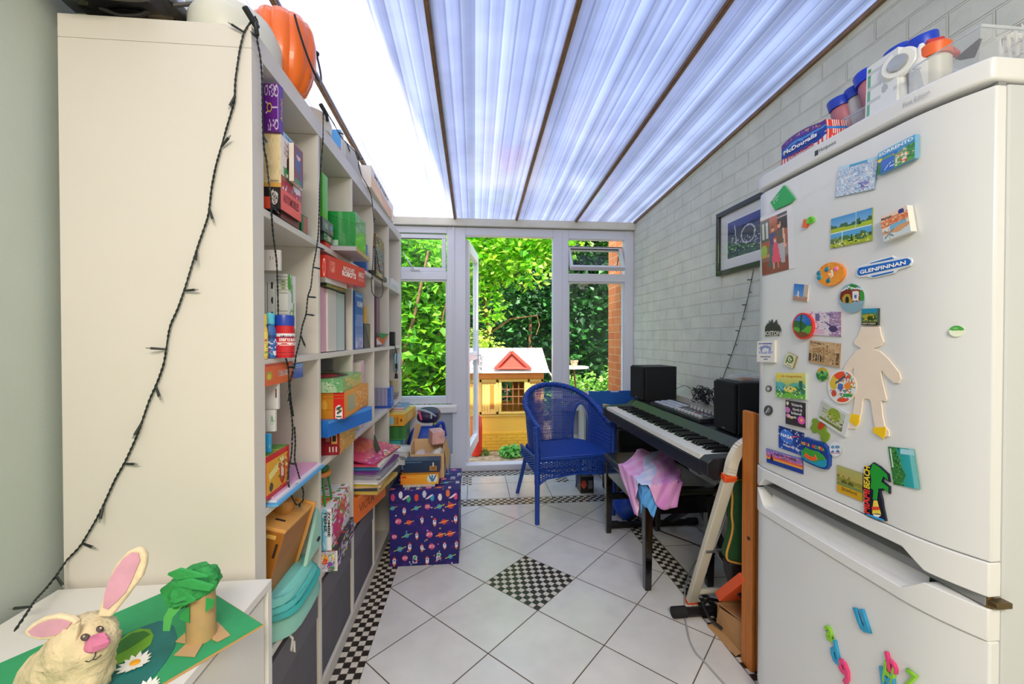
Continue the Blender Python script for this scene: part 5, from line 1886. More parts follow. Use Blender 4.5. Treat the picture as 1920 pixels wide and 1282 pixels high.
# ---- fourth row
c = at(613, 900, 'x', -.50)
ts = empty('toy_stool', (c.x, c.y, R3), 'small green metal toy stool with an orange seat in the fourth row', 'toy')
obj('seat', B().lathe((c.x - .02, c.y - .02, R3 + .295), [(.036, 0), (.04, .006), (.038, .014), (.001, .015)], 20), mat('#c8782c', .5), ts)
obj('cushion', B().lathe((c.x - .02, c.y - .02, R3 + .31), [(.03, 0), (.034, .01), (.02, .022), (.001, .024)], 20), mat('#1d5a2c', .6), ts)
for dx, dy in ((.02, .02), (.02, -.02), (-.02, .02), (-.02, -.02)):
 obj('leg', B().tube([(c.x - .02 + dx * 1.1, c.y - .02 + dy * 1.1, R3 + .30), (c.x - .02 + dx * 1.5, c.y - .02 + dy * 1.5, R3 + .22), (c.x - .02 + dx * 1.6, c.y - .02 + dy * 1.6, R3 + .166)], .0035, 6), mat('#1d7a34', .4), ts)
z2a = fb('game_box', 'colourful zombie game box lying lowest in the fourth row stack, sticking out', 'game box', 631, 1034, 1071, -.443, 661.5, -.465, .22,
   [('bg', '#4a4a52'), ('n', 14, .55, ['#e6e0ee', '#8a5ab8', '#c8c4d0', '#33333a', '#d8c84a'], 5)],
   [('bg', '#b8b4c0'), ('e', .2, .62, .2, .24, '#e8a020'), ('e', .22, .48, .16, .16, '#d8401c'), ('e', .55, .3, .22, .2, '#7a3a9a'), ('e', .7, .7, .1, .12, '#e6d23a'), ('e', .65, .12, .18, .12, '#1f8a3a'), ('n', 22, .3, ['#8a4ab0', '#e2e0e6', '#e04a2c', '#3aa04a'], 9), ('r', .88, 0, 1, 1, '#d8d4d0')],
   [('bg', '#2c2c30'), ('n', 22, .35, ['#8a3a34', '#c8402c', '#5a6a74', '#3a4a44'], 4), ('e', .3, .3, .25, .12, '#d83a24')], z0=R3, z1=R3 + .066, nf=(30, 30), ns=(40, 30))
za = R3 + .0665
z2b = fb('game_box', 'tall white and pink zombie game box on top of the fourth row stack', 'game box', 620, 936, 1013, -.462, 654, -.474, .24,
   [('bg', '#e8e0e4'), ('e', .35, .4, .3, .4, '#e0407c'), ('e', .6, .65, .25, .25, '#e87a2c'), ('n', 16, .35, ['#e0407c', '#f0e8ec', '#c84a3a', '#6ab04a'], 6)],
   [('bg', '#dcdde0'), ('gradx', '#3aa8c8', '#f0eff2'), ('r', .55, 0, 1, 1, '#e6e4ea'), ('n', 14, .2, ['#5ab8d8', '#e6e4ea'], 4, (0, 0, .5, 1))],
   [('bg', '#ece6ea'), ('e', .3, .3, .25, .2, '#e8a81c'), ('e', .6, .5, .2, .16, '#d83a24'), ('n', 18, .25, ['#e87a2c', '#d83a54', '#5a9a3a'], 7)], z0=za, z1=za + .135, nf=(30, 30), ns=(34, 30), coat=.4)
A_, d_, n_, L_, D_, H_ = o_info[z2b.name]
words('ZOMBIE', z2b, A_ - n_ * .012 + Vector((0, 0, H_ * .95)) - d_ * .0006, (0, 0, -1), n_, H_ * .62, .0085, '#22242a', fat=.04)
words('TEENZ', z2b, A_ - n_ * .023 + Vector((0, 0, H_ * .95)) - d_ * .0006, (0, 0, -1), n_, H_ * .5, .0085, '#22242a', fat=.04)
# orange bin under the magazines
vb = fb('storage_bin', 'orange plastic bin with brown lettering under the magazine pile', 'bin', 669, 930, 977, -.476, 722, -.425, .20,
  [('bg', '#e8762a'), ('r', 0, .9, 1, 1, '#f08a3a')], '#d9661e', '#b04a14', z0=R3 + .001, z1=R3 + .105, nf=(20, 16), bevel=.01)
front_text(vb, 'VIOLA', .05, .30, .50, .34, '#7a4a1c', fat=.0)
front_text(vb, 'HAMMA', .62, .48, .32, .16, '#9a4a1c')
zc_ = R3 + .106
mags = ['#c8a850', '#2f3a4a', '#d8b48a', '#e6d02c', '#e8e4de', '#c9c6cf', '#9a98a4', '#d8d6da', '#7a3a8a', '#3a8ac0', '#e4dcd4', '#c83a5a']
kinds = ['tan', 'dark blue', 'beige', 'bright yellow', 'white', 'pale grey', 'mid grey', 'silver grey', 'purple', 'sky blue', 'ivory', 'crimson']
pos_ = ['lowest in the magazine pile', 'second from the bottom of the magazine pile', 'third from the bottom of the magazine pile', 'just under the white one in the magazine pile', 'just above the yellow one in the magazine pile', 'in the lower middle of the magazine pile', 'in the middle of the magazine pile', 'above the mid grey one in the magazine pile', 'in the upper middle of the magazine pile', 'third from the top of the magazine pile', 'second from the top of the magazine pile', 'directly beneath the pink magazine with a red cover']
rnd = random.Random(8)
yc_ = 1.865
for i, c0_ in enumerate(mags):
 h = .0085 if i % 3 else .013
 w_ = .125 + .006 * (i % 3)
 a = radians(rnd.uniform(-6, 6) - 5)
 M_ = Matrix.Translation((-.535 + rnd.uniform(-.008, .01) + (.006 * (i > 3)), yc_ + .015 + rnd.uniform(-.01, .01), zc_)) @ Matrix.Rotation(a, 4, 'Z')
 b = B()
 b.box(-.145, .145, -w_, w_, 0, h, M_)
 e = '#d9d5cf'
 b.c = [c0_, c0_, c0_, e, c0_, c0_]
 b.c[3] = e if i % 2 else c0_
 tag(obj('magazine', b, printed(.4, .2), smooth=0), kinds[i] + ' magazine ' + pos_[i], 'magazine')
 zc_ += h + .0006
M_ = Matrix.Translation((-.50, yc_ + .02, zc_ + .018)) @ Matrix.Rotation(radians(-12), 4, 'Z') @ Matrix.Rotation(radians(10), 4, 'Y')
b = B()
fnm = paint([('bg', '#e2486a'), ('r', .0, .0, 1, .22, '#c8327c'), ('n', 18, .35, ['#f090b8', '#c8327c'], 4, (0, .02, 1, .22)), ('e', .6, .7, .3, .3, '#e86040'), ('n', 16, .2, ['#d03a5c', '#f08070'], 7)])
O_ = M_ @ Vector((-.10, -.145, .006))
b.picture(M_ @ Vector((.12, -.145, .006)), (M_.to_3x3() @ Vector((0, .29, 0))), (M_.to_3x3() @ Vector((-.22, 0, 0))), 36, 28, fnm)
k_ = len(b.f)
b.box(-.10, .12, -.145, .145, 0, .0058, M_)
b.c[k_:] = ['#b8306a'] * 6
o = obj('magazine', b, printed(.3, .5), smooth=0)
tag(o, 'pink and red children’s magazine lying tilted on top of the magazine pile', 'magazine')
b = B()
pm = M_ @ Vector((.075, -.02, .010))
b.prism([pm, pm + Vector((.005, .055, -.003)), pm + Vector((-.02, .05, .055)), pm + Vector((-.012, .018, .075)), pm + Vector((-.01, -.004, .03))], (-.004, .001, .001))
tag(obj('paper_mask', b, mat('#3f4f3a', .5)), 'small dark green cut-out shape standing on the pink magazine', 'paper craft')
# cylinder tub, fourth compartment
c = at(719, 830, 'x', -.56)
tg = empty('cardboard_tub', (c.x, c.y, R3), 'round tan cardboard tub with a lid in the fourth row', 'tub')
hh = ytop(719, 815, -.56) - R3
obj('body', B().cyl((c.x, c.y, R3), (c.x, c.y, R3 + hh - .03), .062, None, 30), mat('#b9822e', .6), tg)
obj('lid', B().cyl((c.x, c.y, R3 + hh - .03), (c.x, c.y, R3 + hh), .064, None, 30), mat('#c28c3a', .6), tg, bevel=.002)
# stack in the last compartment, sticking out
fb('white_box', 'plain white box under the turquoise tray in the last compartment of the fourth row', 'box', 752, 0, 0, -.45, 756, -.45, .28, '#d9d8d6', '#d2d1cf', z0=R3, z1=R3 + .10)
fb('woven_bin', 'dark green woven bin in the last compartment of the fourth row', 'bin', 761, 0, 0, -.402, 768, -.402, .28, '#2c6a30', [('bg', '#2a6a2e'), ('s', 26, .3, '#3f8a3e', 0), ('r', 0, 0, 1, .05, '#4a9a44')], z0=.562, z1=.6475, ns=(50, 20))
ob = fb('game_box', 'orange-yellow game box printed with small spines above the green bin', 'game box', 757, 0, 0, -.41, 779, -.385, .24, [('bg', '#f0b03a'), ('r', .3, .2, .7, .8, '#f4c868'), ('l', 0, .02, 1, .02, .03, '#c87a1c')],
   [('bg', '#e39a26'), ('r', .0, .1, .25, .8, '#8fb4c0'), ('r', .3, .1, .36, .8, '#6a8a3a'), ('r', .42, .1, .46, .8, '#a84a2c'), ('r', .52, .1, .58, .8, '#7a4a24'), ('e', .8, .5, .08, .16, '#8a4a1c')], '#e6c04a', z0=.648, z1=.714, ns=(50, 20), nf=(20, 16))
fb('picture_book', 'blue picture book lying on the orange-yellow game box', 'book', 757, 0, 0, -.43, 768, -.425, .22, '#7ab0dc', [('bg', '#c8c4d4'), ('r', 0, .4, 1, .6, '#c06a5a')], [('bg', '#6a88b8'), ('r', .0, .7, 1, 1, '#5a9a4a'), ('e', .5, .4, .3, .2, '#b8b0a0')], z0=.7145, z1=.737)
for k_, (cc_, lab_) in enumerate((('#dcdfe2', 'white document folder leaning by the blue bag'), ('#cfd37a', 'yellow-green document folder leaning behind the white one'))):
 b = B()
 yy_ = 2.79 + .045 * k_
 b.prism([(-.47 + .02 * k_, yy_, .385), (-.30 + .03 * k_, yy_, .385), (-.275 + .03 * k_, yy_, .665), (-.45 + .02 * k_, yy_, .665)], (0, .008, 0))
 tag(obj('document_folder', b, mat(cc_, .6), smooth=0), lab_, 'folder')
fb('teal_tray', 'small turquoise tray under the green woven drawer', 'tray', 750, 0, 0, -.44, 756, -.44, .26, '#5ac4c4', '#3fb0b0', z0=R3 + .1005, z1=.5615)
# cut-paper house model
c = at(742, 850, 'x', -.36)
z0_ = zc_ + .012
t = empty('paper_house', (-.37, 2.24, z0_), 'white cut-paper box with an arched window lying across the magazines', 'paper craft')
q = lambda u, v, x: at(u, v, 'x', x)
def panel(name, pts, m, vec):
 return obj(name, B().prism(pts, vec), m, t, smooth=0)
Mp = mat('#e4ddd2', .75, name='paper')
T0 = [q(718, 846, -.40), q(734, 833, -.47), q(778, 835, -.40), q(775, 849, -.36)]
panel('top', T0, Mp, (0, 0, .003))
F0 = [q(719, 847, -.40), q(775, 849, -.36), q(771, 872, -.355), q(723, 870, -.395)]
panel('front', F0, Mp, (.001, -.002, 0))
ar = [F0[0].lerp(F0[1], .15 + .7 * i / 12).lerp(F0[3].lerp(F0[2], .15 + .7 * i / 12), .62 - .35 * sin(pi * i / 12)) for i in range(13)]
obj('window', B().prism([p_ + Vector((.002, -.003, 0)) for p_ in ar], (.0006, -.001, 0)), printed(.6), t, smooth=0) if False else obj('window', B().prism([p_ + Vector((.002, -.003, 0)) for p_ in ar], (.0006, -.001, 0)), mat('#8a8f86', .4, noise=.6, nscale=60), t, smooth=0)
# ---- on top of the bookcase
zT_ = BH + .0006
c = Vector((-.545, 1.16, zT_))
tp = empty('oval_router_tray', c, 'cream oval plastic housing on the near front corner of the bookcase top', 'plastic housing')
Mc = mat('#d9d8c8', .4)
ct = at(450, 60, 'z', zT_)
c = Vector((-.583, 1.08, zT_))
b = B().lathe(c, [(.112, 0), (.115, .012), (.115, .052), (.110, .062), (.102, .066)], 56, sx=.80, sy=1.0)
obj('base', b, Mc, tp)
b = B().lathe(c + Vector((0, 0, .067)), [(.102, 0), (.098, .016), (.08, .024), (.001, .026)], 56, sx=.80, sy=1.0)
obj('lid', b, mat('#dddccf', .4), tp)
# orange pumpkin bucket
pc = Vector((-.535, 1.215, zT_))
pk = empty('pumpkin_bucket', pc, 'bright orange ribbed pumpkin bucket with a black strap on the bookcase top', 'bucket')
b = B()
prof = [(.048, 0), (.060, .010), (.074, .045), (.084, .09), (.086, .135), (.080, .172), (.072, .19)]
n = 72
for r_p, h in prof:
 for k in range(n):
  a = 2 * pi * k / n
  rr_ = r_p * (1 - .045 * (1 - abs(cos(a * 5))) ** 2 * 2)
  b.v.append((pc.x + rr_ * cos(a), pc.y + rr_ * sin(a), pc.z + h))
for i in range(len(prof) - 1):
 for k in range(n):
  l = (k + 1) % n
  b.face((i * n + k, i * n + l, (i + 1) * n + l, (i + 1) * n + k))
b.face(range(n)[::-1])
o = obj('shell', b, mat('#f2701a', .35, coat=.2, name='orange_plastic'), pk)
o.modifiers.new('thickness', 'SOLIDIFY').thickness = .003
b = B()
pts = []
for i in range(21):
 a = pi * i / 20
 pts.append(pc + Vector((.062 + .03 * sin(a), .075 * cos(a), .165 - .12 * sin(a))))
obj('strap', B().tube(pts, .003, 6), mat('#1a1a1c', .5), pk)
obj('strap_button', B().lathe(pts[0], [(.008, -.004), (.008, .004)], 12, axis=(.5, 1, 0)), mat('#1a1a1c', .5), pk)
c = Vector((-.56, 1.44, zT_))
tag(obj('cake_dome', B().lathe(c, [(.075, 0), (.078, .03), (.07, .055), (.04, .07), (.001, .073)], 32), mat('#e3dccb', .4)), 'low cream domed container behind the pumpkin bucket', 'container')
# blue picture box and grey bag
bb = fb('picture_box', 'sky blue box with a paper plane picture on the bookcase top', 'box', 641, 226, 0, -.52, 646, -.52, .12, '#e2e0dc', [('bg', '#5aa6e6'), ('p', [(.05, .75), (.45, .55), (.2, .4)], '#dcecf8'), ('s', 9, .12, '#4a94d8', .4), ('e', .8, .25, .25, .22, '#c87a3a')], '#e9e6e0', z0=zT_, z1=zT_ + .125, ns=(40, 34), nf=(4, 4))
gg = at(662, 290, 'x', -.53)
b = B()
yA, yB_ = at(648, 290, 'x', -.51).y + .005, at(681, 300, 'x', -.51).y
prof_ = [(yA, 0), (yA + .005, .10), ((yA + yB_) / 2, .125), (yB_ - .02, .085), (yB_, .075), (yB_ + .01, 0)]
b.prism([(-.512, y, zT_ + z) for y, z in prof_], (-.13, 0, 0))
tag(obj('paper_bag', b, mat('#c9c6bf', .6, bump=.5, bscale=25), bevel=.008), 'crumpled light grey paper bag beside the blue picture box', 'bag')
mb = fb('craft_box', 'orange and white craft box with an open flap lettered MYSTERY on the bookcase top', 'box', 697, 352, 0, -.47, 738, -.485, .16,
  [('bg', '#dc8f22'), ('r', 0, .62, 1, 1, '#ece2da'), ('p', [(0, .0), (.5, 0), (.3, .6), (0, .6)], '#e8a83a'), ('r', .9, 0, 1, 1, '#e9e0d4')], '#e9e2da', '#efe6dc', z0=zT_, z1=zT_ + .098, nf=(34, 20))
front_text(mb, 'MYSTERY', .12, .70, .62, .2, '#3a3a44', fat=.03)
# black guitar-like games controller bodies at the rear corner
tw = empty('robot_vacuum', (-.84, 1.08, zT_), 'glossy black rounded appliance hanging over the rear edge of the bookcase top', 'appliance')
c = Vector((-.775, .985, zT_ + .04))
b = B().lathe(c, [(.05, -.022), (.15, -.018), (.185, 0), (.19, .03), (.175, .055), (.12, .07), (.001, .075)], 48, sx=.62, sy=.95)
obj('shell', b, mat('#0c0d10', .12, coat=1.0, name='black_gloss_shell'), tw)
for i in range(3):
 a0 = .4 + i * .9
 b = B().tube([c + Vector((cos(a) * .125 * .78, sin(a) * .15 * .9 - .0, .052)) for a in [-2.6 + .12 * k for k in range(14)]], .006 - .001 * i, 6)
obj('trim_ring', b, mat('#3c3f46', .25, .6), tw)
obj('white_tab', B().box(-.855, -.835, .972, .985, zT_, zT_ + .012), mat('#c9cfa8', .5), tw, smooth=0, bevel=.002)
cg = Vector((-.735, 1.06, zT_))
b = B()
b.prism([(cg.x - .05, cg.y - .055, zT_), (cg.x + .055, cg.y - .06, zT_), (cg.x + .045, cg.y + .03, zT_), (cg.x - .03, cg.y + .03, zT_)], (0, 0, .055))
b = B().lathe((-.745, 1.14, zT_), [(.035, 0), (.05, .01), (.055, .04), (.04, .085), (.012, .10)], 28)
tag(obj('wooden_bowl', b, mat('#9a6232', .45, noise=.2, nscale=6)), 'brown wooden turned piece between the black appliance and the cream housing', 'wooden bowl')
b = B()
b.prism([(-.73, 1.0, zT_), (-.665, 1.005, zT_), (-.66, 1.06, zT_), (-.70, 1.08, zT_)], (0, 0, .022))
tag(obj('cardboard_scrap', b, mat('#cdb796', .7)), 'torn beige cardboard scrap near the cream housing', 'cardboard')
b = B()
pts = [Vector((-.80, .965, zT_ + .02)), Vector((-.76, .966, zT_ + .006)), Vector((-.72, .968, zT_ + .012)), Vector((-.69, .97, zT_ + .035)), Vector((-.65, .98, zT_ + .05)), Vector((-.61, 1.0, zT_ + .073)), Vector((-.60, 1.04, zT_ + .10))]
sp_ = []
for i in range(len(pts) - 1):
 for k in range(6):
  sp_.append(pts[i].lerp(pts[i + 1], k / 6))
sp_.append(pts[-1])
for _ in range(3):
 sp_ = [sp_[0]] + [(sp_[i - 1] + sp_[i] * 2 + sp_[i + 1]) / 4 for i in range(1, len(sp_) - 1)] + [sp_[-1]]
tag(obj('power_cable', B().tube(sp_, .0045, 8), mat('#3a3733', .5)), 'thick dark cable curling along the top rear of the bookcase', 'cable')
# ================================================================== SOUVENIR MAGNETS ON THE FRIDGE DOORS
def fp(u, v, dx=0.0):
 p_ = at(u, v, 'x', FX)
 x = bow(p_.y) - dx
 return at(u, v, 'x', x)
def mag(name, label, cs, layers, nx=26, ny=20, th=.0035, edge='#d8d4cc', cat='fridge magnet', rough=.3, coat=.4, txt=()):
 TL, TR, BR, BLc = [fp(*c, dx=0) for c in cs]
 xm = min(bow(p_.y) for p_ in (TL, TR, BR, BLc))
 O = Vector((xm - th, BLc.y, BLc.z))
 U = Vector((0, (BR.y - BLc.y + TR.y - TL.y) / 2, (BR.z - BLc.z + TR.z - TL.z) / 2))
 V = Vector((0, (TL.y - BLc.y + TR.y - BR.y) / 2, (TL.z - BLc.z + TR.z - BR.z) / 2))
 b = B()
 b.picture(O, U, V, nx, ny, paint(layers))
 k = len(b.f)
 D = Vector((th - .0002, 0, 0))
 b.hexa([O + Vector((.0002, 0, 0)), O + U + Vector((.0002, 0, 0)), O + U + D, O + D, O + V + Vector((.0002, 0, 0)), O + U + V + Vector((.0002, 0, 0)), O + U + V + D, O + V + D], [edge] * 6)
 o = obj(name, b, printed(rough, coat), smooth=0)
 tag(o, label, cat)
 Un, Vn = U.normalized(), V.normalized()
 for (s, x, y, w, h, c) in txt:
  words(s, o, O + U * x + V * y, Un, Un.cross(Vector((-1, 0, 0))) * -1 if False else Vector((-1, 0, 0)).cross(Un), U.length * w, V.length * h, c, fat=.02)
 return o
def rmag(name, label, c, rx, ry, layers, th=.004, edge='#c9c9c9', rot=0, nr=12, na=40, cat='fridge magnet', dome=0.0):
 C = fp(*c)
 U = fp(c[0] + rx * cos(rot), c[1] + rx * sin(rot)) - C
 V = fp(c[0] + ry * sin(rot), c[1] - ry * cos(rot)) - C
 V.x = 0
 x = bow(C.y)
 C = Vector((x - th, C.y, C.z))
 b = B()
 b.disc(C, U, V, nr, na, paint(layers))
 n = len(b.v)
 for i in range(na):
  a = 2 * pi * i / na
  p_ = C + U * cos(a) + V * sin(a)
  b.v += [tuple(p_), tuple(p_ + Vector((th, 0, 0)))]
 for i in range(na):
  k = (i + 1) % na
  b.face((n + 2 * i, n + 2 * i + 1, n + 2 * k + 1, n + 2 * k), edge)
 o = obj(name, b, printed(.3, .4), smooth=0)
 return tag(o, label, cat)
def pmag(name, label, pts, col, th=.004, layers=None, cat='fridge magnet', m=None, smooth=0, parent=None, base=0.0, bevel=.0008):
 P3 = [fp(*p_) for p_ in pts]
 x = min(bow(p_.y) for p_ in P3) - base
 b = B()
 b.prism([Vector((x, p_.y, p_.z)) for p_ in P3], (-th, 0, 0))
 o = obj(name, b, m or mat(col, .35), parent, smooth=smooth, bevel=bevel, fix=True)
 if label:
  tag(o, label, cat)
 return o
sky_ = ('grad', '#bfe0ee', '#3f97d8')
mag('photo_magnet', 'SORRENTO souvenir magnet with a blue bay, near the top right of the fridge door', [(1653, 290), (1727, 252), (1725, 299), (1653, 329)],
 [('bg', '#3d8fd0'), ('r', 0, .78, 1, 1, '#58aede'), ('r', 0, .3, .55, .72, '#2a62c0'), ('hill', .66, .05, 7, '#5aa04a', 1), ('r', 0, 0, .48, .58, '#2a68c8'), ('n', 20, .5, ['#e6dcc8', '#e07a4a', '#d8c8b0', '#5a9a3a'], 2, (.42, .22, .98, .68)), ('n', 16, .5, ['#d8502c', '#e8e0d0'], 5, (.5, .05, .8, .4)), ('n', 16, .7, ['#1f7a34', '#3a9a3a'], 6, (.8, .08, 1, .72)), ('e', .06, .62, .06, .07, '#f0d02c'), ('e', .05, .3, .05, .06, '#f0d02c'), ('r', 0, 0, .1, .5, '#2c7a3a'), ('l', .2, .1, .38, .34, .012, '#e8eef4'), ('l', .3, .12, .45, .15, .015, '#e8eef4')], 40, 24, .010, '#5aa0c8',
 txt=[('SORRENTO', .04, .80, .92, .15, '#ffffff')])
mag('photo_magnet', 'pale blue and white town map magnet left of the SORRENTO magnet', [(1574, 315.5), (1650, 291.6), (1640, 356.6), (1568.5, 370)],
 [('bg', '#b9cfe4'), ('n', 34, .55, ['#8fb0d4', '#dfe6ee', '#a0a0cc', '#d8c8d0', '#7a9cc8', '#e8eef2'], 3), ('r', .0, .9, 1, 1, '#b4d8e8'), ('r', .3, .88, .75, .96, '#4a9ac8'), ('n', 20, .6, ['#6a68b0', '#8a88c8'], 9, (.6, .05, .85, .3)), ('l', .1, .55, .5, .62, .02, '#e8ecf0'), ('l', .45, .3, .9, .55, .014, '#e8ecf0')], 44, 36, .0035, '#7fa0b8')
g_ = pmag('fridge_magnet', 'green kite-shaped magnet with handwriting holding the family photo', [(1473, 347), (1493, 372), (1486, 380.5), (1456.5, 394), (1448, 380)], '#1faa55', .004, base=.0015)
pO = fp(1456, 383)
words('THE\nEXPERT\nIS  IN', g_, (fp(1484, 375).x - .0066, pO.y, pO.z), Vector((0, -1, .45)), Vector((0, .45, 1)), .030, .022, '#d8f2e0', fit=False)
fam = mag('family_photo', 'photo print of two adults and a child in a pink dress on the fridge door', [(1429.7, 403), (1485.4, 382), (1492, 497), (1431, 517)],
    [('bg', '#8a6a58'), ('r', 0, .45, 1, 1, '#a85a3a'), ('r', 0, .55, .3, .92, '#5a6258'), ('r', .04, .6, .12, .86, '#c8ccc4'), ('r', .18, .6, .26, .86, '#c8ccc4'), ('r', .55, .66, .84, 1, '#3a2a24'), ('r', .55, .86, .84, .88, '#c8b8a8'), ('r', .3, .6, .55, 1, '#b8623c'), ('r', 0, .0, 1, .22, '#8a4a34'), ('r', .0, .28, .3, .34, '#c88a5a'), ('r', .6, .25, .86, .4, '#9a8a80'), ('l', .6, .3, .86, .42, .02, '#d86a5a'), ('e', .1, .4, .1, .1, '#9ab84a'),
     ('e', .40, .73, .05, .05, '#e0a88a'), ('e', .40, .76, .055, .03, '#8a5a3a'), ('p', [(.28, .66), (.5, .66), (.48, .45), (.3, .45)], '#4a4a7a'), ('p', [(.28, .46), (.42, .46), (.36, .12), (.26, .12)], '#4a6a68'),
     ('e', .60, .76, .05, .055, '#e2a88c'), ('e', .58, .79, .05, .03, '#6a4a34'), ('p', [(.46, .68), (.76, .68), (.72, .44), (.5, .44)], '#6a5448'), ('p', [(.52, .45), (.74, .45), (.74, .14), (.64, .14)], '#b8b4b8'), ('l', .72, .66, .76, .4, .03, '#e0b49a'),
     ('e', .46, .54, .055, .045, '#c8502c'), ('e', .46, .52, .035, .03, '#e8b094'), ('p', [(.4, .48), (.54, .48), (.62, .16), (.34, .16)], '#e2506a'), ('l', .4, .16, .4, .08, .015, '#d8a088'), ('l', .54, .16, .54, .08, .015, '#d8a088'), ('r', .86, 0, 1, 1, '#e2e2e6'), ('r', 0, .93, .86, 1, '#e2e2e6')], 40, 60, .0009, '#e2e2e6', cat='photograph', coat=.6)
def letter(s, label, u0, v0, u1, v1, col, tilt=0.0, cat='letter magnet'):
 a, c = fp(u0, v1), fp(u1, v0)
 x = min(bow(a.y), bow(c.y))
 U = Vector((0, -1, tilt)).normalized()
 V = Vector((-1, 0, 0)).cross(U)
 o = words(s, None, (x, a.y, a.z), U, V, abs(a.y - c.y), abs(c.z - a.z), col, name='letter_magnet', ext=.007, thick=0.0, rough=.35)
 return tag(o, label, cat)
letter('l', 'small orange plastic letter l magnet beside the family photo', 1508, 409, 1516, 427, '#f0642c', -.2)
letter('e', 'small lime green plastic letter e magnet beside the orange l', 1516, 405, 1530, 423, '#6ac832', .2)
mag('photo_magnet', 'four-view castle and garden magnet under the pale blue map magnet', [(1561, 409), (1638, 389), (1637, 449), (1559, 466)],
 [sky_, ('hill', .72, .05, 20, '#3a6a4a', 1), ('hill', .63, .02, 5, '#a8c02c', 2), ('r', 0, .47, 1, .5, '#e8eef0'), ('grad', '#7ab8dc', '#3f97d8') if False else ('r', 0, .28, 1, .465, '#58a8dc'), ('hill', .30, .05, 14, '#4a7a4a', 3), ('hill', .16, .04, 9, '#a8b82c', 4), ('r', .3, 0, .32, .47, '#dfe8e4'), ('r', .62, .5, .64, 1, '#9ac8e4'), ('r', .75, .12, .8, .4, '#5a6a4a'), ('r', .08, .1, .16, .34, '#8a8a3c'), ('p', [(.5, .1), (.58, .1), (.54, .4)], '#24502c'), ('p', [(.68, .58), (.76, .58), (.72, .82)], '#24502c'), ('n', 30, .18, ['#dfe6c0', '#3a5a2c', '#d8d84a'], 5, (0, 0, 1, .3))], 48, 36, .003, '#8a9a3c')
mag('photo_magnet', 'thick white tile magnet with orange rooftops and a starfish, right of the castle views', [(1661, 406), (1713, 385), (1722, 432), (1668, 453)],
 [('bg', '#e6ded2'), ('r', 0, .5, 1, .82, '#e0885a'), ('n', 18, .4, ['#e8c8a8', '#d86a3a'], 2, (0, .5, 1, .85)), ('r', .3, .3, .9, .52, '#7ab4d4'), ('hill', .36, .05, 6, '#d8a070', 3), ('hill', .22, .04, 5, '#cfdbe0', 2), ('l', .08, .1, .42, .34, .03, '#8a8a84'), ('l', .1, .36, .38, .08, .03, '#8a8a84'), ('l', .25, .02, .25, .42, .025, '#a8a49a'), ('r', .0, .84, 1, 1, '#e8d0c0'), ('e', .78, .88, .1, .09, '#2c3a8a')], 34, 30, .014, '#e6e2d6',
 txt=[('Malaga', .04, .8, .4, .11, '#3a3436')])
gs = pmag('station_sign_magnet', 'blue and white GLENFINNAN station sign magnet', [(1608, 507), (1611, 500), (1622, 496), (1628, 495), (1632, 491), (1676, 479), (1683, 483), (1706, 482), (1714, 485), (1716, 491), (1712, 498), (1686, 506), (1680, 512), (1640, 521), (1631, 520), (1628, 518), (1612, 520), (1607, 515)], '#e6eaee', .003)
pmag('blue_panel', None, [(1610, 508), (1613, 502), (1705, 484), (1711, 487), (1713, 491), (1708, 497), (1615, 517), (1610, 514)], '#1f6cc4', .0008, parent=gs, base=.0031)
pmag('blue_panel', None, [(1632, 494.5), (1635, 492.5), (1675, 482), (1680, 485)], '#1f6cc4', .0008, parent=gs, base=.0031)
pmag('blue_panel', None, [(1634, 517.5), (1680, 507.5), (1677, 511), (1640, 519.5)], '#1f6cc4', .0008, parent=gs, base=.0031)
a_, c_ = fp(1616, 514), fp(1706, 495)
words('GLENFINNAN', gs, (a_.x - .0046, a_.y, a_.z), Vector((0, c_.y - a_.y, c_.z - a_.z)), Vector((-1, 0, 0)).cross(Vector((0, c_.y - a_.y, c_.z - a_.z)).normalized()), (c_ - a_).length * .98, .0085, '#ffffff', fat=.03)
ov = rmag('ceramic_magnet', 'orange oval clay magnet with raised blue and pink blobs', (1561, 514), 27, 21, [('bg', '#f09a32'), ('n', 14, .2, ['#e8862a', '#f4a848'], 3)], .007, '#e07f22', rot=-.45)
for (u, v, r, c) in ((1540, 512, 4.5, '#2a7f96'), (1541, 520, 5, '#2a8fa6'), (1555, 505, 4.5, '#2a7f96'), (1558, 526, 4.2, '#1f7086'), (1573, 504, 4, '#ee7aa8'), (1560, 515, 3, '#f6b070')):
 p_ = fp(u, v)
 rr_ = r * .00155
 obj('bead', B().lathe((p_.x - .0068, p_.y, p_.z), [(rr_, 0), (rr_ * .8, .002), (rr_ * .3, .0032)], 12, axis=(-1, 0, 0)), mat(c, .3), ov)
p_ = fp(1562, 520)
words('J', ov, (p_.x - .0072, p_.y, p_.z - .001), (0, -1, .2), (0, .2, 1), .010, .018, '#f6efe4', fat=.03)
mag('photo_magnet', 'tiny blue magnet with a white tower, left of the round archway magnet', [(1491, 531.6), (1519, 534), (1514.6, 565.5), (1489, 562)], [('grad', '#6aa4d8', '#2f74c4'), ('r', .7, .15, 1, 1, '#c8b8a8'), ('p', [(.25, .15), (.45, .15), (.34, .7)], '#e8dcd4'), ('r', 0, 0, 1, .14, '#e4e0dc'), ('hill', .26, .03, 8, '#b08a7a', 1)], 20, 22, .004)
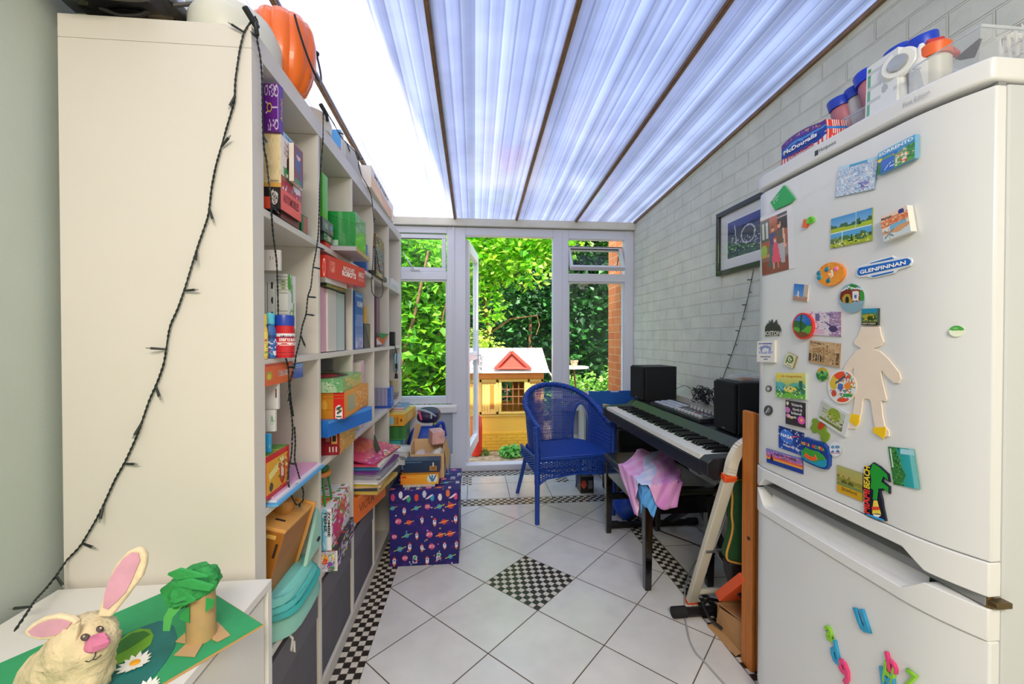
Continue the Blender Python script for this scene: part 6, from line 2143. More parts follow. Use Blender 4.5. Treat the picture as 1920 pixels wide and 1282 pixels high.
rmag('round_magnet', 'round magnet with two archways and a green hill', (1599, 559), 25.5, 27.5, [('bg', '#8fb2c0'), ('e', .35, .55, .3, .26, '#7a2c20'), ('e', .35, .45, .2, .2, '#b09a3a'), ('e', .34, .42, .07, .14, '#2c1c14'), ('e', .7, .62, .24, .24, '#8a3a2c'), ('r', .55, .42, .78, .74, '#e2e0e0'), ('r', .62, .5, .7, .62, '#4a5ab0'), ('p', [(.3, .85), (.5, 1), (.75, .9), (.5, .78)], '#2f8a3a'), ('e', .9, .6, .08, .2, '#3a9a3a'), ('r', 0, 0, 1, .33, '#86a8b8'), ('l', .1, .75, .45, .9, .025, '#dfe6ea'), ('l', .5, .85, .9, .8, .025, '#dfe6ea')], edge='#a8b4b8', nr=20, na=56)
dk = mag('photo_magnet', 'square dark teal and gold tree magnet above the wooden doll', [(1620, 578.5), (1650.5, 577.7), (1650.5, 609), (1619.5, 609)], [('grad', '#6a6a1c', '#1f8a86'), ('r', 0, .74, 1, 1, '#2a8ab0'), ('e', .5, .5, .42, .18, '#a8a02c'), ('e', .6, .42, .3, .12, '#3a4a14'), ('r', .45, .15, .52, .45, '#2a2414'), ('r', 0, 0, 1, .16, '#1c1a14'), ('n', 14, .25, ['#c8b83a', '#2a5a3a'], 2, (.05, .25, .95, .65))], 24, 24, .006, '#2f3a34', txt=[('NEW FOREST', .06, .04, .86, .09, '#e8d8b0')])
rd = rmag('round_magnet', 'thick red oval magnet printed with a green valley and a road', (1510.7, 611), 20, 24.5, [('bg', '#2f68b8'), ('e', .3, .75, .4, .2, '#3a78c4'), ('hill', .66, .1, 5, '#2a6a3a', 1), ('hill', .45, .08, 6, '#5aa83a', 2), ('l', .45, .9, .4, .2, .04, '#1f4a2c'), ('hill', .25, .08, 4, '#7a4a2c', 1), ('o', .5, .5, .5, .5, '#d92a24', .13)], .010, '#e02a22', nr=18, na=48)
mag('photo_magnet', 'lilac and white map card magnet behind the red oval one', [(1522, 583.7), (1579, 584.5), (1578, 630.6), (1523, 627)], [('bg', '#d9cdd6'), ('r', .62, 0, 1, 1, '#a886a8'), ('n', 26, .25, ['#7a6a9a', '#cfc4d4', '#e8e0e8'], 4), ('r', .0, .05, .45, .28, '#d8b8cc'), ('e', .75, .3, .14, .14, '#4a3a6a'), ('l', .5, .55, .7, .4, .03, '#5a4a7a'), ('r', .15, .6, .3, .9, '#6a6a9a')], 40, 30, .003, '#b8a8b4', txt=[('PARIS', .55, .84, .2, .1, '#3a4a9a')])
bo = pmag('boston_magnet', 'dark metal skyline magnet cut out with the word BOSTON', [(1436, 620), (1437, 612), (1441, 606), (1443, 608), (1444, 600), (1446, 607), (1449, 598), (1451, 606), (1454, 604), (1457, 599), (1459, 607), (1462, 609), (1465, 616), (1465.5, 620), (1462, 629), (1450, 628), (1437, 630)], '#3a3a36', .003)
a_ = fp(1435.5, 629)
c_ = fp(1466, 618)
words('BOSTON', bo, (min(a_.x, c_.x) - .0040, a_.y, a_.z), (0, -1, 0), (0, 0, 1), a_.y - c_.y, .014, '#c9c8bc', fat=.04)
mag('photo_magnet', 'white ceramic tile magnet with a blue bridge print at the left edge of the door', [(1425.5, 639.7), (1456.8, 638), (1455.5, 680), (1425.5, 678)], [('bg', '#e6e2dc'), ('r', .1, .82, .88, .9, '#5a68b0'), ('e', .5, .62, .34, .16, '#8a94c8'), ('e', .5, .56, .2, .1, '#dfe0e6'), ('r', .12, .4, .88, .5, '#a8aed0'), ('n', 20, .3, ['#7a84c0', '#e6e2dc'], 4, (.1, .4, .9, .85)), ('r', .2, .22, .8, .27, '#7a7a9a'), ('r', .4, .1, .62, .16, '#7a7a9a')], 30, 36, .008, '#dcd8cc')
sw = mag('tile_magnet', 'small cream tile magnet with a dark green spiral', [(1479.4, 660), (1497, 668), (1489.3, 691), (1473, 682)], [('bg', '#d9d6b0'), ('o', .5, .58, .34, .3, '#3f6a24', .3), ('o', .58, .6, .18, .16, '#3f6a24', .4), ('r', .14, .15, .26, .6, '#3f6a24'), ('r', .35, .08, .8, .13, '#6a6a50')], 26, 26, .006, '#8a7a4c')
mag('photo_magnet', 'sepia brown print magnet of an old columned building', [(1520.6, 638), (1577.6, 644), (1574.5, 689), (1518.5, 679)], [('bg', '#c8a67c'), ('p', [(.12, .1), (.12, .66), (.5, .76), (.85, .6), (.85, .1)], '#a8835a'), ('p', [(.5, .76), (.9, .62), (.9, .1), (.55, .1)], '#b8946a'), ('r', .16, .12, .5, .42, '#4a3626'), ('s', 14, .3, '#cfae84', 0) if False else ('l', .22, .12, .22, .42, .015, '#dcc09a'), ('l', .3, .12, .3, .42, .015, '#dcc09a'), ('l', .38, .12, .38, .42, .015, '#dcc09a'), ('l', .46, .12, .46, .42, .015, '#dcc09a'), ('r', 0, 0, .1, .45, '#5a4430'), ('r', .9, .1, 1, .6, '#6a5038'), ('n', 30, .14, ['#6a5038', '#dcc4a0'], 3), ('r', 0, 0, 1, .08, '#b89a74')], 44, 34, .004, '#9a7a54', txt=[('St.Aug', .04, .86, .3, .1, '#4a3626')])
rmag('round_magnet', 'small round green landscape magnet', (1544, 701.7), 11.5, 12.8, [('grad', '#1f8a3a', '#8ac8a0'), ('e', .5, .85, .5, .2, '#d09a3a'), ('hill', .5, .08, 6, '#2c7a3a', 1), ('e', .5, .55, .12, .25, '#1f5a34'), ('n', 12, .2, ['#7ac84a'], 3)], .004, '#b8a070', nr=10, na=30)
sa_ = mag('photo_magnet', 'framed St. Augustine magnet with a yellow sky over a lagoon', [(1459.4, 697.5), (1514.6, 699), (1514.6, 747.8), (1459.4, 744)], [('grad', '#4aa04a', '#e8d878'), ('e', .1, .86, .07, .08, '#f0d02c'), ('hill', .58, .06, 9, '#5ab0a0', 1), ('hill', .42, .06, 7, '#3a8a4a', 2), ('e', .5, .35, .22, .12, '#e6d060'), ('p', [(.02, .3), (.3, .3), (.16, .72)], '#5ab4c8'), ('r', .8, .15, .9, .7, '#2f6a5a'), ('hill', .18, .04, 12, '#6ab83a', 2), ('n', 24, .25, ['#3a8ac0', '#dfe6c8', '#2f6a3a', '#8ac85a'], 4, (0, 0, 1, .45))], 44, 36, .007, '#b8c8b0', txt=[('St. Augustine', .22, .80, .66, .11, '#c8881c')])
rmag('round_magnet', 'large round magnet with a busy red, blue and orange map illustration', (1581.8, 725), 28, 31.5, [('bg', '#d8e0de'), ('n', 22, .5, ['#3a7ac0', '#e8e4dc', '#e0542c', '#4aa04a', '#e89a3a', '#cfd8dc'], 3), ('e', .42, .86, .2, .13, '#e2502c'), ('p', [(.55, .75), (.8, .75), (.68, .55), (.82, .9)], '#e2502c'), ('e', .7, .52, .12, .1, '#f08a2c'), ('e', .2, .62, .13, .2, '#d8b83a'), ('e', .22, .3, .1, .1, '#c8503a'), ('e', .45, .5, .1, .1, '#4a6ab0'), ('r', .55, .2, .85, .3, '#3a9a4a'), ('e', .55, .1, .22, .07, '#e2502c'), ('l', .3, .62, .6, .8, .03, '#4a4a54'), ('o', .5, .5, .5, .5, '#e8e6e0', .07)], .005, '#d8c8b0', nr=24, na=64)
rmag('button_magnet', 'small dark round button magnet, upper one at the left edge of the door', (1442.3, 728.5), 5, 6, [('bg', '#55575a'), ('e', .55, .5, .25, .25, '#b4b8ba')], .004, '#33363a', nr=6, na=20)
rmag('button_magnet', 'larger dark round button magnet below the small one at the left edge', (1441.7, 769.3), 7.5, 9.5, [('bg', '#4a4d4e'), ('l', .3, .3, .6, .7, .08, '#b4b8b4'), ('l', .6, .3, .75, .6, .06, '#8f9492')], .004, '#2c3030', nr=8, na=24)
mag('photo_magnet', 'black text magnet with pink flowers reading North and Island', [(1477.3, 750.8), (1514.6, 755.5), (1514.6, 803.7), (1477, 793.8)], [('bg', '#2f2c36'), ('e', .8, .28, .18, .16, '#e85ab0'), ('e', .8, .28, .06, .06, '#f0c03a'), ('e', .1, .6, .14, .12, '#c87ab8'), ('e', .14, .36, .12, .08, '#d88ab0'), ('e', .3, .3, .08, .06, '#c8b02c'), ('e', .1, .88, .06, .08, '#e8d8c0')], 36, 40, .006, '#a8a8b0', txt=[('Victoria', .3, .80, .55, .12, '#e8e4e6'), ('North &', .38, .62, .46, .11, '#e8e4e6'), ('Island', .3, .46, .5, .11, '#e8e4e6'), ('Roads', .16, .30, .4, .10, '#e8e4e6')])
tf = mag('photo_magnet', 'tilted clear-framed magnet with a yellow-green garden photo', [(1549, 750.3), (1599, 777.7), (1590, 822), (1538, 786.8)], [('bg', '#d4d6d8'), ('r', .02, .1, .86, .9, '#b8c0b0'), ('e', .5, .6, .22, .3, '#8aa02c'), ('n', 24, .4, ['#a8b03a', '#5a6a2c', '#c8c48a', '#6a4a5a'], 4, (.2, .1, .86, .6)), ('r', .02, .1, .86, .22, '#6a7a34'), ('r', .04, .6, .25, .64, '#5a5a60'), ('r', .04, .5, .2, .53, '#5a5a60'), ('o', .5, .5, .72, .72, '#c4c8cc', .04)], 44, 36, .006, '#c8ccd0')
na_ = mag('space_magnet', 'dark blue space magnet with white words I Need My Space', [(1462, 796.4), (1508, 811.5), (1507.5, 854), (1462, 838.3)], [('grad', '#2450b4', '#12286a'), ('e', .34, .62, .28, .30, '#3a78d8'), ('p', [(.30, .48), (.62, .74), (.86, .80), (.60, .66)], '#e03a3a'), ('p', [(.2, .4), (.45, .55), (.38, .5)], '#e03a3a'), ('n', 26, .05, ['#c8d8f4'], 4)], 44, 36, .0025, '#1c2c6a', txt=[('NASA', .10, .56, .48, .15, '#ffffff'), ('I Need My Space!', .2, .14, .76, .12, '#ffffff')])
mag('photo_magnet', 'long sunset skyline magnet under the dark blue space one', [(1439, 841.5), (1506, 859.7), (1506.8, 890.4), (1440.4, 866)], [('grad', '#e8642c', '#6a7ad0'), ('r', 0, 0, 1, .3, '#1f3f9a'), ('r', 0, .3, 1, .42, '#f0a83a'), ('r', 0, .42, 1, .55, '#e8604a'), ('n', 20, .3, ['#b86ac0', '#e88aa0'], 3, (0, .55, 1, .9)), ('p', [(.12, .3), (.2, .3), (.16, .8)], '#2a2440'), ('r', .12, .2, .2, .4, '#2a2440')], 44, 24, .003, '#4a4a7a', txt=[('NEW YORK', .25, .70, .62, .16, '#1c1c30'), ('CITY', .42, .54, .2, .1, '#1c1c30')])
ns_ = pmag('nova_scotia_magnet', 'thick rounded NOVA SCOTIA magnet with coloured letters on dark blue', [(1507.5, 826), (1510, 820), (1516, 819), (1524, 822), (1532, 825), (1541, 827), (1551, 832), (1558, 842), (1560.5, 855), (1560, 873), (1555, 880), (1545, 878), (1530, 872), (1517, 866), (1509, 860), (1507, 845)], '#17408f', .010)
pmag('sea', None, [(1508.5, 843), (1520, 842), (1545, 852), (1557, 862), (1557, 872), (1553, 876), (1544, 875), (1530, 869), (1517, 863), (1510, 857)], '#2596b8', .001, parent=ns_, base=.0101)
pmag('island', None, [(1511, 846), (1518, 838), (1528, 843), (1542, 846), (1553, 855), (1556, 862), (1546, 862), (1536, 866), (1524, 861), (1514, 856)], '#3f9a3a', .0012, parent=ns_, base=.011)
pmag('red_house', None, [(1515, 855), (1519, 848), (1524, 853), (1533, 857), (1537, 852), (1541, 862), (1530, 864)], '#e2602f', .0012, parent=ns_, base=.012)
for i, chx in enumerate('NOVA SCOTIA'):
 if chx == ' ':
  continue
 p_ = fp(1509.5 + i * 4.0, 832 + i * 1.25)
 words(chx, ns_, (p_.x - .0112, p_.y, p_.z), (0, -1, -.12), (0, -.12, 1), .0065, .0085, ['#f0a02c', '#f0d02c', '#e8402c', '#f0d02c', '', '#e8402c', '#f08a2c', '#5ac04a', '#f0d02c', '#e8402c', '#5ac04a'][i], fat=.04)
cv = lambda pts: [(1400 + x * .2604, 680 + y * .2604) for x, y in pts]
gm = pmag('map_magnet', 'green map-shaped magnet with a red patch, above NOVA SCOTIA', cv([(490, 398), (505, 402), (525, 425), (545, 422), (572, 450), (580, 490), (605, 515), (600, 545), (572, 577), (545, 558), (537, 520), (510, 495), (490, 508), (463, 468), (482, 440), (478, 412)]), '#7a9a2f', .004)
pmag('red_patch', None, cv([(530, 432), (548, 424), (572, 448), (560, 470), (540, 485), (524, 468)]), '#c03a20', .0008, parent=gm, base=.0041)
rmag('round_magnet', 'small round white and blue lettered magnet', (1569, 842), 11.5, 14, [('bg', '#dfe4ea'), ('r', .15, .55, .85, .75, '#6a94c0'), ('r', .4, .5, .48, .8, '#dfe4ea'), ('p', [(.1, .3), (.45, .3), (.28, .45)], '#3a6ab0'), ('p', [(.5, .3), (.9, .3), (.7, .5)], '#3a6ab0'), ('r', .1, .22, .9, .27, '#c86a7a')], .004, '#a8acb0', nr=12, na=32)
kh = mag('coaster_magnet', 'square khaki coaster magnet with a bridge, reading Stratford', [(1571, 871.4), (1619.5, 887.5), (1618.7, 940.4), (1571, 920.9)], [('grad', '#c8981c', '#a8ac6a'), ('r', 0, .45, 1, .58, '#8a8a34'), ('e', .3, .42, .12, .1, '#5a5a24'), ('e', .55, .42, .12, .1, '#5a5a24'), ('r', 0, .3, 1, .40, '#7a8a4a'), ('n', 24, .1, ['#6a6a34'], 3, (0, .55, 1, .72)), ('r', 0, 0, 1, .3, '#cfa024')], 34, 34, .003, '#8a7a2c', rough=.2, txt=[('Stratford', .2, .14, .6, .12, '#7a5a14')])
mi = pmag('miami_beach_magnet', 'rubber MIAMI BEACH magnet shaped like palm trees, letters running upwards', cv([(858, 745), (900, 740), (925, 715), (975, 745), (1035, 800), (1045, 860), (1020, 845), (1005, 825), (990, 850), (1045, 890), (1045, 945), (1010, 915), (975, 925), (990, 980), (1000, 1050), (1020, 1140), (960, 1130), (890, 1100), (862, 1092), (860, 920), (845, 900), (860, 880)]), '#141a2c', .005)
pmag('palm', None, cv([(905, 780), (925, 722), (968, 748), (1028, 803), (1036, 845), (1000, 815), (985, 855), (1038, 893), (1038, 935), (1005, 905), (965, 905), (955, 985), (925, 985), (930, 915), (908, 900), (915, 840)]), '#1f9a34', .0012, parent=mi, base=.0051)
pmag('blue_edge', None, cv([(870, 1085), (905, 1092), (960, 1110), (1012, 1130), (1000, 1137), (950, 1125), (890, 1098)]), '#3a9ade', .0012, parent=mi, base=.0051)
pmag('sail', None, cv([(930, 990), (955, 990), (985, 1090), (960, 1085), (920, 1085)]), '#f0d24a', .0012, parent=mi, base=.0051)
pmag('sail', None, cv([(922, 1035), (972, 1035), (978, 1058), (921, 1058)]), '#e0402c', .0006, parent=mi, base=.0064)
pmag('boat', None, cv([(925, 1088), (985, 1095), (965, 1112), (935, 1105)]), '#f2f0ea', .0012, parent=mi, base=.0051)
a_ = fp(*cv([(902, 1090)])[0])
c_ = fp(*cv([(902, 750)])[0])
Lm = c_.z - a_.z
words('MIAMI', mi, (a_.x - .0055, a_.y, a_.z), (0, 0, 1), (0, 1, 0), Lm * .50, .0145, '#e8342c', fat=.03)
words('BEACH', mi, (a_.x - .0055, a_.y, a_.z + Lm * .53), (0, 0, 1), (0, 1, 0), Lm * .47, .0145, '#f0d02c', fat=.03)
mag('photo_magnet', 'turquoise sea and cliff photo magnet at the lower right of the upper door', [(1665.6, 837), (1717, 842), (1729.4, 917.5), (1677, 907.8)], [('gradx', '#2a8a5a', '#2ab0c4'), ('r', .8, 0, 1, 1, '#7ac8c8'), ('p', [(0, 0), (0, 1), (.3, 1), (.42, .5), (.55, .3), (.3, 0)], '#2f7a3a'), ('n', 22, .35, ['#1f5a2c', '#5aa04a'], 3, (0, 0, .45, 1)), ('r', .05, .45, .12, .95, '#cfe0d0'), ('grad', '#2ab0c4', '#7ad0dc') if False else ('p', [(.5, .98), (1, .98), (1, .85), (.45, .85)], '#a8d8e4')], 36, 44, .002, '#4a9a8a')
# wooden doll
dl = pmag('wooden_doll', 'plain wooden doll cut-out stuck to the fridge door with yellow paper shoes', [(1617, 612), (1652, 612), (1655, 628), (1660, 641), (1654, 648), (1640, 653.5), (1641, 654), (1652, 658), (1668, 672), (1690, 699), (1693, 710), (1688, 718), (1680, 718), (1668, 708), (1656, 694), (1654, 698), (1658, 718), (1665.5, 748), (1664, 752), (1655, 751), (1658, 780), (1662, 798), (1670, 808), (1670, 818), (1655, 819), (1644, 806), (1640, 785), (1635, 752), (1632, 747.5), (1623, 747), (1620, 752), (1617, 775), (1612, 796), (1606, 804), (1592, 803), (1588, 796), (1598, 783), (1603, 765), (1605, 748), (1607, 720), (1604, 705), (1603, 688), (1593, 701), (1585, 700), (1584, 690), (1594, 673), (1608, 657), (1617, 653), (1604, 645), (1603, 640), (1612, 627)], '#e9d8c4', .0035, cat='wooden doll', m=mat('#ead9c6', .6, noise=.04, nscale=12), base=.0)
p1 = pmag('paper_shoe', None, [(1596, 775), (1615, 778), (1615, 792), (1609, 799.5), (1591, 786)], '#f2c61c', .0016, parent=dl, base=.0036)
p1 = pmag('paper_shoe', None, [(1641, 801), (1665, 800), (1665, 812), (1661, 823), (1640, 810)], '#f2c61c', .0016, parent=dl, base=.0036)
# cover the doll's forehead: the dark teal tile sits in front
gv = rmag('sticker', 'small round green and white sticker near the hinge side of the door', (1802, 620.7), 15, 10.5, [('bg', '#d8dfc8'), ('r', 0, .56, 1, 1, '#3a9a34')], .0028, '#d8dfc8', nr=10, na=32, cat='sticker')
p_ = fp(1795, 617)
words('VRS', gv, (bow(p_.y) - .0036, p_.y, p_.z), (0, -1, 0), (0, 0, 1), .008, .003, '#d8f0d0')
# plastic letters on the freezer door
letter('u', 'blue plastic letter u magnet alone on the freezer door', 1617, 1160, 1639, 1183, '#2a9ac8', .45)
letter('a', 'tiny lime green plastic letter magnet left of the blue u', 1553, 1184, 1568, 1198, '#8ac832', .2)
letter('d', 'blue plastic letter d magnet below the lime green one', 1565, 1213, 1581, 1241, '#2a9ac8', .3)
letter('9', 'pink plastic number magnet at the bottom of the freezer door below the blue d', 1582, 1255, 1603, 1281, '#e8407c', .3)
letter('b', 'pink plastic letter magnet on top of the green bars near the bottom of the freezer', 1669, 1239, 1689, 1258, '#e8407c', .2)
letter('H', 'lime green plastic letter magnet under the pink one near the bottom of the freezer', 1658, 1248, 1678, 1275, '#8ac832', -.1)
letter('M', 'blue and white plastic letter piece beneath the green bars at the bottom of the freezer', 1658, 1274, 1686, 1292, '#3a9ac0', .15)
letter('Z', 'rightmost lime green plastic letter at the bottom of the freezer door', 1698, 1263, 1722, 1284, '#8ac832', -.1)
# ================================================================== ON TOP OF THE FRIDGE
zF = FZ + .0006
Y1_, Y0_ = 1.152, .998
x0_ = FX + .022
fbag = empty('flour_bag', (x0_ + .03, (Y1_ + Y0_) / 2, zF), 'red and white striped paper bag of plain flour with a blue label on the fridge', 'flour bag')
b = B()
fnf = paint([('bg', '#efe9e6'), ('s', 13, .45, '#e2483a', 0), ('r', .2, .0, .8, .36, '#efe9e6'), ('e', .5, .48, .5, .26, '#2340a0'), ('r', .0, .56, 1, .78, '#2340a0'), ('r', 0, .78, 1, 1, '#5b2a86'), ('n', 30, .35, ['#c8a04a', '#8a5ab8'], 4, (.1, .84, .9, .95)), ('l', .02, .64, .35, .7, .03, '#4a98e0'), ('l', .35, .7, .6, .66, .03, '#4a98e0'), ('l', .6, .66, 1, .78, .03, '#4a98e0'), ('l', .42, .7, .3, .58, .02, '#4a98e0'), ('l', .42, .7, .56, .6, .02, '#4a98e0')])
fns = paint([('bg', '#efe6e2'), ('s', 9, .6, '#e2463a', 0), ('r', .2, .12, .8, .45, '#e2463a'), ('n', 20, .3, ['#f0c8c0'], 4, (.25, .15, .75, .42)), ('l', 0, .66, 1, .72, .05, '#3a80d0')])
H_ = .079
nx_, ny_ = 54, 36
P0 = Vector((x0_, Y1_, zF))
def bagpt(u, v, w):
 y = Y1_ + (Y0_ - Y1_) * u
 x = x0_ + .058 * w
 z = zF + H_ * v * (.86 + .14 * sin(pi * min(1, u * 1.1) ** .8))
 k = sin(pi * v)
 x += (-.006 * k * sin(pi * u)) if w < .5 else 0
 y += (-.004 * k) if u > .99 else 0
 return Vector((x, y, z))
n0 = len(b.v)
for j in range(ny_ + 1):
 for i in range(nx_ + 1):
  b.v.append(tuple(bagpt(i / nx_, j / ny_, 0)))
for j in range(ny_):
 for i in range(nx_):
  q_ = n0 + j * (nx_ + 1) + i
  b.face((q_, q_ + 1, q_ + nx_ + 2, q_ + nx_ + 1), fnf((i + .5) / nx_, (j + .5) / ny_))
n0 = len(b.v)
for j in range(ny_ + 1):
 for i in range(21):
  b.v.append(tuple(bagpt(1, j / ny_, i / 20)))
for j in range(ny_):
 for i in range(20):
  q_ = n0 + j * 21 + i
  b.face((q_, q_ + 1, q_ + 22, q_ + 21), fns((i + .5) / 20, (j + .5) / ny_))
for i in range(20):
 b.quad(bagpt(i / 20, 1, 0), bagpt((i + 1) / 20, 1, 0), bagpt((i + 1) / 20, 1, 1), bagpt(i / 20, 1, 1), '#6a3a8a')
b.quad(bagpt(0, 0, 1), bagpt(0, 0, 0), bagpt(0, 1, 0), bagpt(0, 1, 1), '#e8dcd8')
b.quad(bagpt(1, 0, 1), bagpt(0, 0, 1), bagpt(0, 1, 1), bagpt(1, 1, 1), '#e8dcd8')
pk_ = obj('packet', b, printed(.5), fbag, smooth=50)
words('McDougalls', pk_, (x0_ - .0075, Y1_ - .018, zF + H_ * .36), (0, -1, 0), (0, 0, 1), .118, .016, '#ffffff', fat=.03)
words('PLAIN FLOUR', pk_, (x0_ - .005, Y1_ - .032, zF + H_ * .16), (0, -1, 0), (0, 0, 1), .092, .0095, '#d83a30', fat=.02)
M_tub = glass_mat('#eef0f2', .12, .06, .22, name='clear_plastic')
def tub(label, x0, x1, y0, y1, h):
 t = empty('plastic_tub', ((x0 + x1) / 2, (y0 + y1) / 2, zF), label, 'plastic tub')
 b = B()
 w = .0018
 s = .008
 P = lambda x, y, z: (x, y, zF + z)
 lo = [(x0 + s, y0 + s), (x1 - s, y0 + s), (x1 - s, y1 - s), (x0 + s, y1 - s)]
 hi = [(x0, y0), (x1, y0), (x1, y1), (x0, y1)]
 b.poly([P(*q_, .001) for q_ in lo])
 for i in range(4):
  j = (i + 1) % 4
  b.quad(P(*lo[i], .001), P(*lo[j], .001), P(*hi[j], h), P(*hi[i], h))
 o = obj('body', b, M_tub, t, smooth=0)
 b = B()
 b.tube([P(*q_, h) for q_ in hi], .003, 6, closed=True)
 obj('rim', b, glass_mat('#e8ecf0', .12, .1, .45), t)
 return t
tub('clear plastic tub behind the flour bag holding blue-lidded jars', FX + .085, FX + .30, .86, 1.10, .075)
tub('clear plastic tub at the hinge end of the fridge top holding bottles', FX + .022, FX + .27, .668, .785, .062)
def lidded(label, u, v, X_, h, lid, body, r=.027, tilt=(0, 0), z0=None):
 pt = at(u, v, 'x', X_)
 base = Vector((X_, pt.y, zF + .003))
 top = pt
 ax = Vector((tilt[0], tilt[1], 1)).normalized()
 c0 = top - ax * h
 if c0.z < zF + .003:
  h = (top.z - zF - .003) / ax.z
  c0 = top - ax * h
 t = empty('spice_jar', c0, label, 'jar')
 obj('body', B().lathe(c0, [(r * .9, 0), (r * .95, .003), (r * .95, h * .72), (r * .8, h * .8)], 20, axis=ax), body, t)
 obj('cap', B().lathe(c0 + ax * (h * .8 + .0003), [(r, 0), (r, h * .2 - .004), (r * .9, h * .2)], 24, axis=ax), mat(lid, .35), t)
 return t
mj = mat('#b8707a', .4)
mj2 = mat('#c9c3c0', .35)
lidded('blue-lidded jar just behind the right end of the flour bag', 1570, 186, 1.01, .13, '#1f3fb4', mj, .026, (-.25, .1))
lidded('blue-lidded jar second from the flour bag', 1601, 166, 1.03, .14, '#1f3fb4', mj2, .024, (-.15, .1))
lidded('blue-lidded jar next to the white medicine pack', 1622, 138, 1.02, .15, '#1b39c8', mj, .027, (-.1, .25))
lidded('blue-lidded jar behind the white round magnifier', 1680, 92, 1.03, .16, '#1f46c4', mj2, .027, (-.28, .12))
lidded('tallest blue-lidded jar on the fridge top', 1728, 68, 1.03, .17, '#1c44cc', mj2, .028, (-.30, -.1))
# white medicine pack
y_a, y_b = at(1622, 180, 'x', FX + .03).y, at(1680, 180, 'x', FX + .03).y
wp = B()
fnp = paint([('bg', '#e6e8e6'), ('r', .06, 0, .14, .95, '#6ab08a'), ('r', .06, .8, .14, .95, '#2a9a3a'), ('o', .62, .42, .1, .08, '#9aa0a0', .3), ('s', 30, .25, '#c8cccc', 1.57), ('r', .0, .0, .06, 1, '#dfe3e1'), ('r', .5, .1, .9, .7, '#e6e8e6'), ('e', .62, .45, .1, .07, '#b4b8b8')])
zp_ = at(1622, 128, 'x', FX + .03).z
wp.picture((FX + .03, y_a, zF), (0, y_b - y_a, 0), (.004, 0, zp_ - zF), 40, 34, fnp)
k_ = len(wp.f)
wp.hexa([(FX + .0302, y_a, zF), (FX + .0302, y_b, zF), (FX + .055, y_b, zF), (FX + .055, y_a, zF), (FX + .0342, y_a, zp_), (FX + .0342, y_b, zp_), (FX + .055, y_b, zp_), (FX + .055, y_a, zp_)], ['#dfe2e0'] * 6)
tag(obj('medicine_pack', wp, printed(.35, .3), smooth=0), 'white pharmacy pack with a green stripe standing on the fridge', 'packet')
# white hand-held round gadget
c = at(1688, 122, 'x', FX + .045)
t = empty('hand_scanner', (c.x, c.y, zF), 'white round-headed thermometer gadget standing between the pack and the tub', 'gadget')
obj('head', B().lathe(c, [(.030, -.006), (.034, 0), (.034, .006), (.029, .011), (.001, .012)], 30, axis=(-1, -.35, .1)), mat('#e2e2dc', .3, coat=.4), t)
obj('lens', B().lathe(c + Vector((-.0115, -.004, .0012)), [(.019, 0), (.017, .003), (.001, .004)], 24, axis=(-1, -.35, .1)), mat('#b8bab4', .15, .5), t)
obj('handle', B().tube([c + Vector((0, 0, -.028)), c + Vector((.002, -.006, -.06)), (c.x + .004, c.y - .010, zF + .004)], [.011, .010, .011], 12), mat('#dedfda', .3), t)
# bottles in the near tub
c = at(1727, 150, 'x', FX + .055)
t = empty('squeeze_bottle', (c.x, c.y, zF + .002), 'small white dropper bottle in the near tub on the fridge', 'bottle')
obj('body', B().lathe((c.x, c.y, zF + .0025), [(.018, 0), (.019, .004), (.019, .07), (.011, .085), (.009, .09)], 20), mat('#e4e2dc', .4), t)
obj('cap', B().lathe((c.x, c.y, zF + .0928), [(.009, 0), (.008, .018), (.004, .028)], 14), mat('#e9e9e6', .3), t)
c = at(1752, 105, 'x', FX + .075)
t = empty('pill_bottle', (c.x, c.y, zF + .002), 'cream bottle with an orange cap in the near tub on the fridge', 'bottle')
obj('body', B().lathe((c.x, c.y, zF + .0025), [(.026, 0), (.027, .004), (.027, .075), (.022, .082)], 24), mat('#dedac8', .4), t)
obj('cap', B().lathe((c.x, c.y, zF + .085), [(.027, 0), (.027, .022), (.024, .026)], 24), mat('#ee6a2c', .35), t)
c = at(1752, 80, 'x', FX + .11)
b = B()
b.bar(c, at(1785, 104, 'x', FX + .10), .03, .012)
b.bar(c + Vector((0, 0, .006)), at(1760, 96, 'x', FX + .10), .03, .012)
tag(obj('craft_knife_box', b, mat('#c8382a', .35), smooth=0, bevel=.003), 'red plastic strip lying over the bottles in the near tub', 'box')
b = B()
pts = [at(1790, 110, 'x', FX + .12), at(1836, 72, 'x', FX + .12), at(1841, 72, 'x', FX + .12), at(1826, 108, 'x', FX + .12), at(1800, 113, 'x', FX + .12)]
b.prism(pts, (.002, 0, 0))
cdx = obj('hanging_card', b, mat('#22242a', .4), smooth=0)
tag(cdx, 'dark triangular packaging card sticking up from the near tub', 'card')
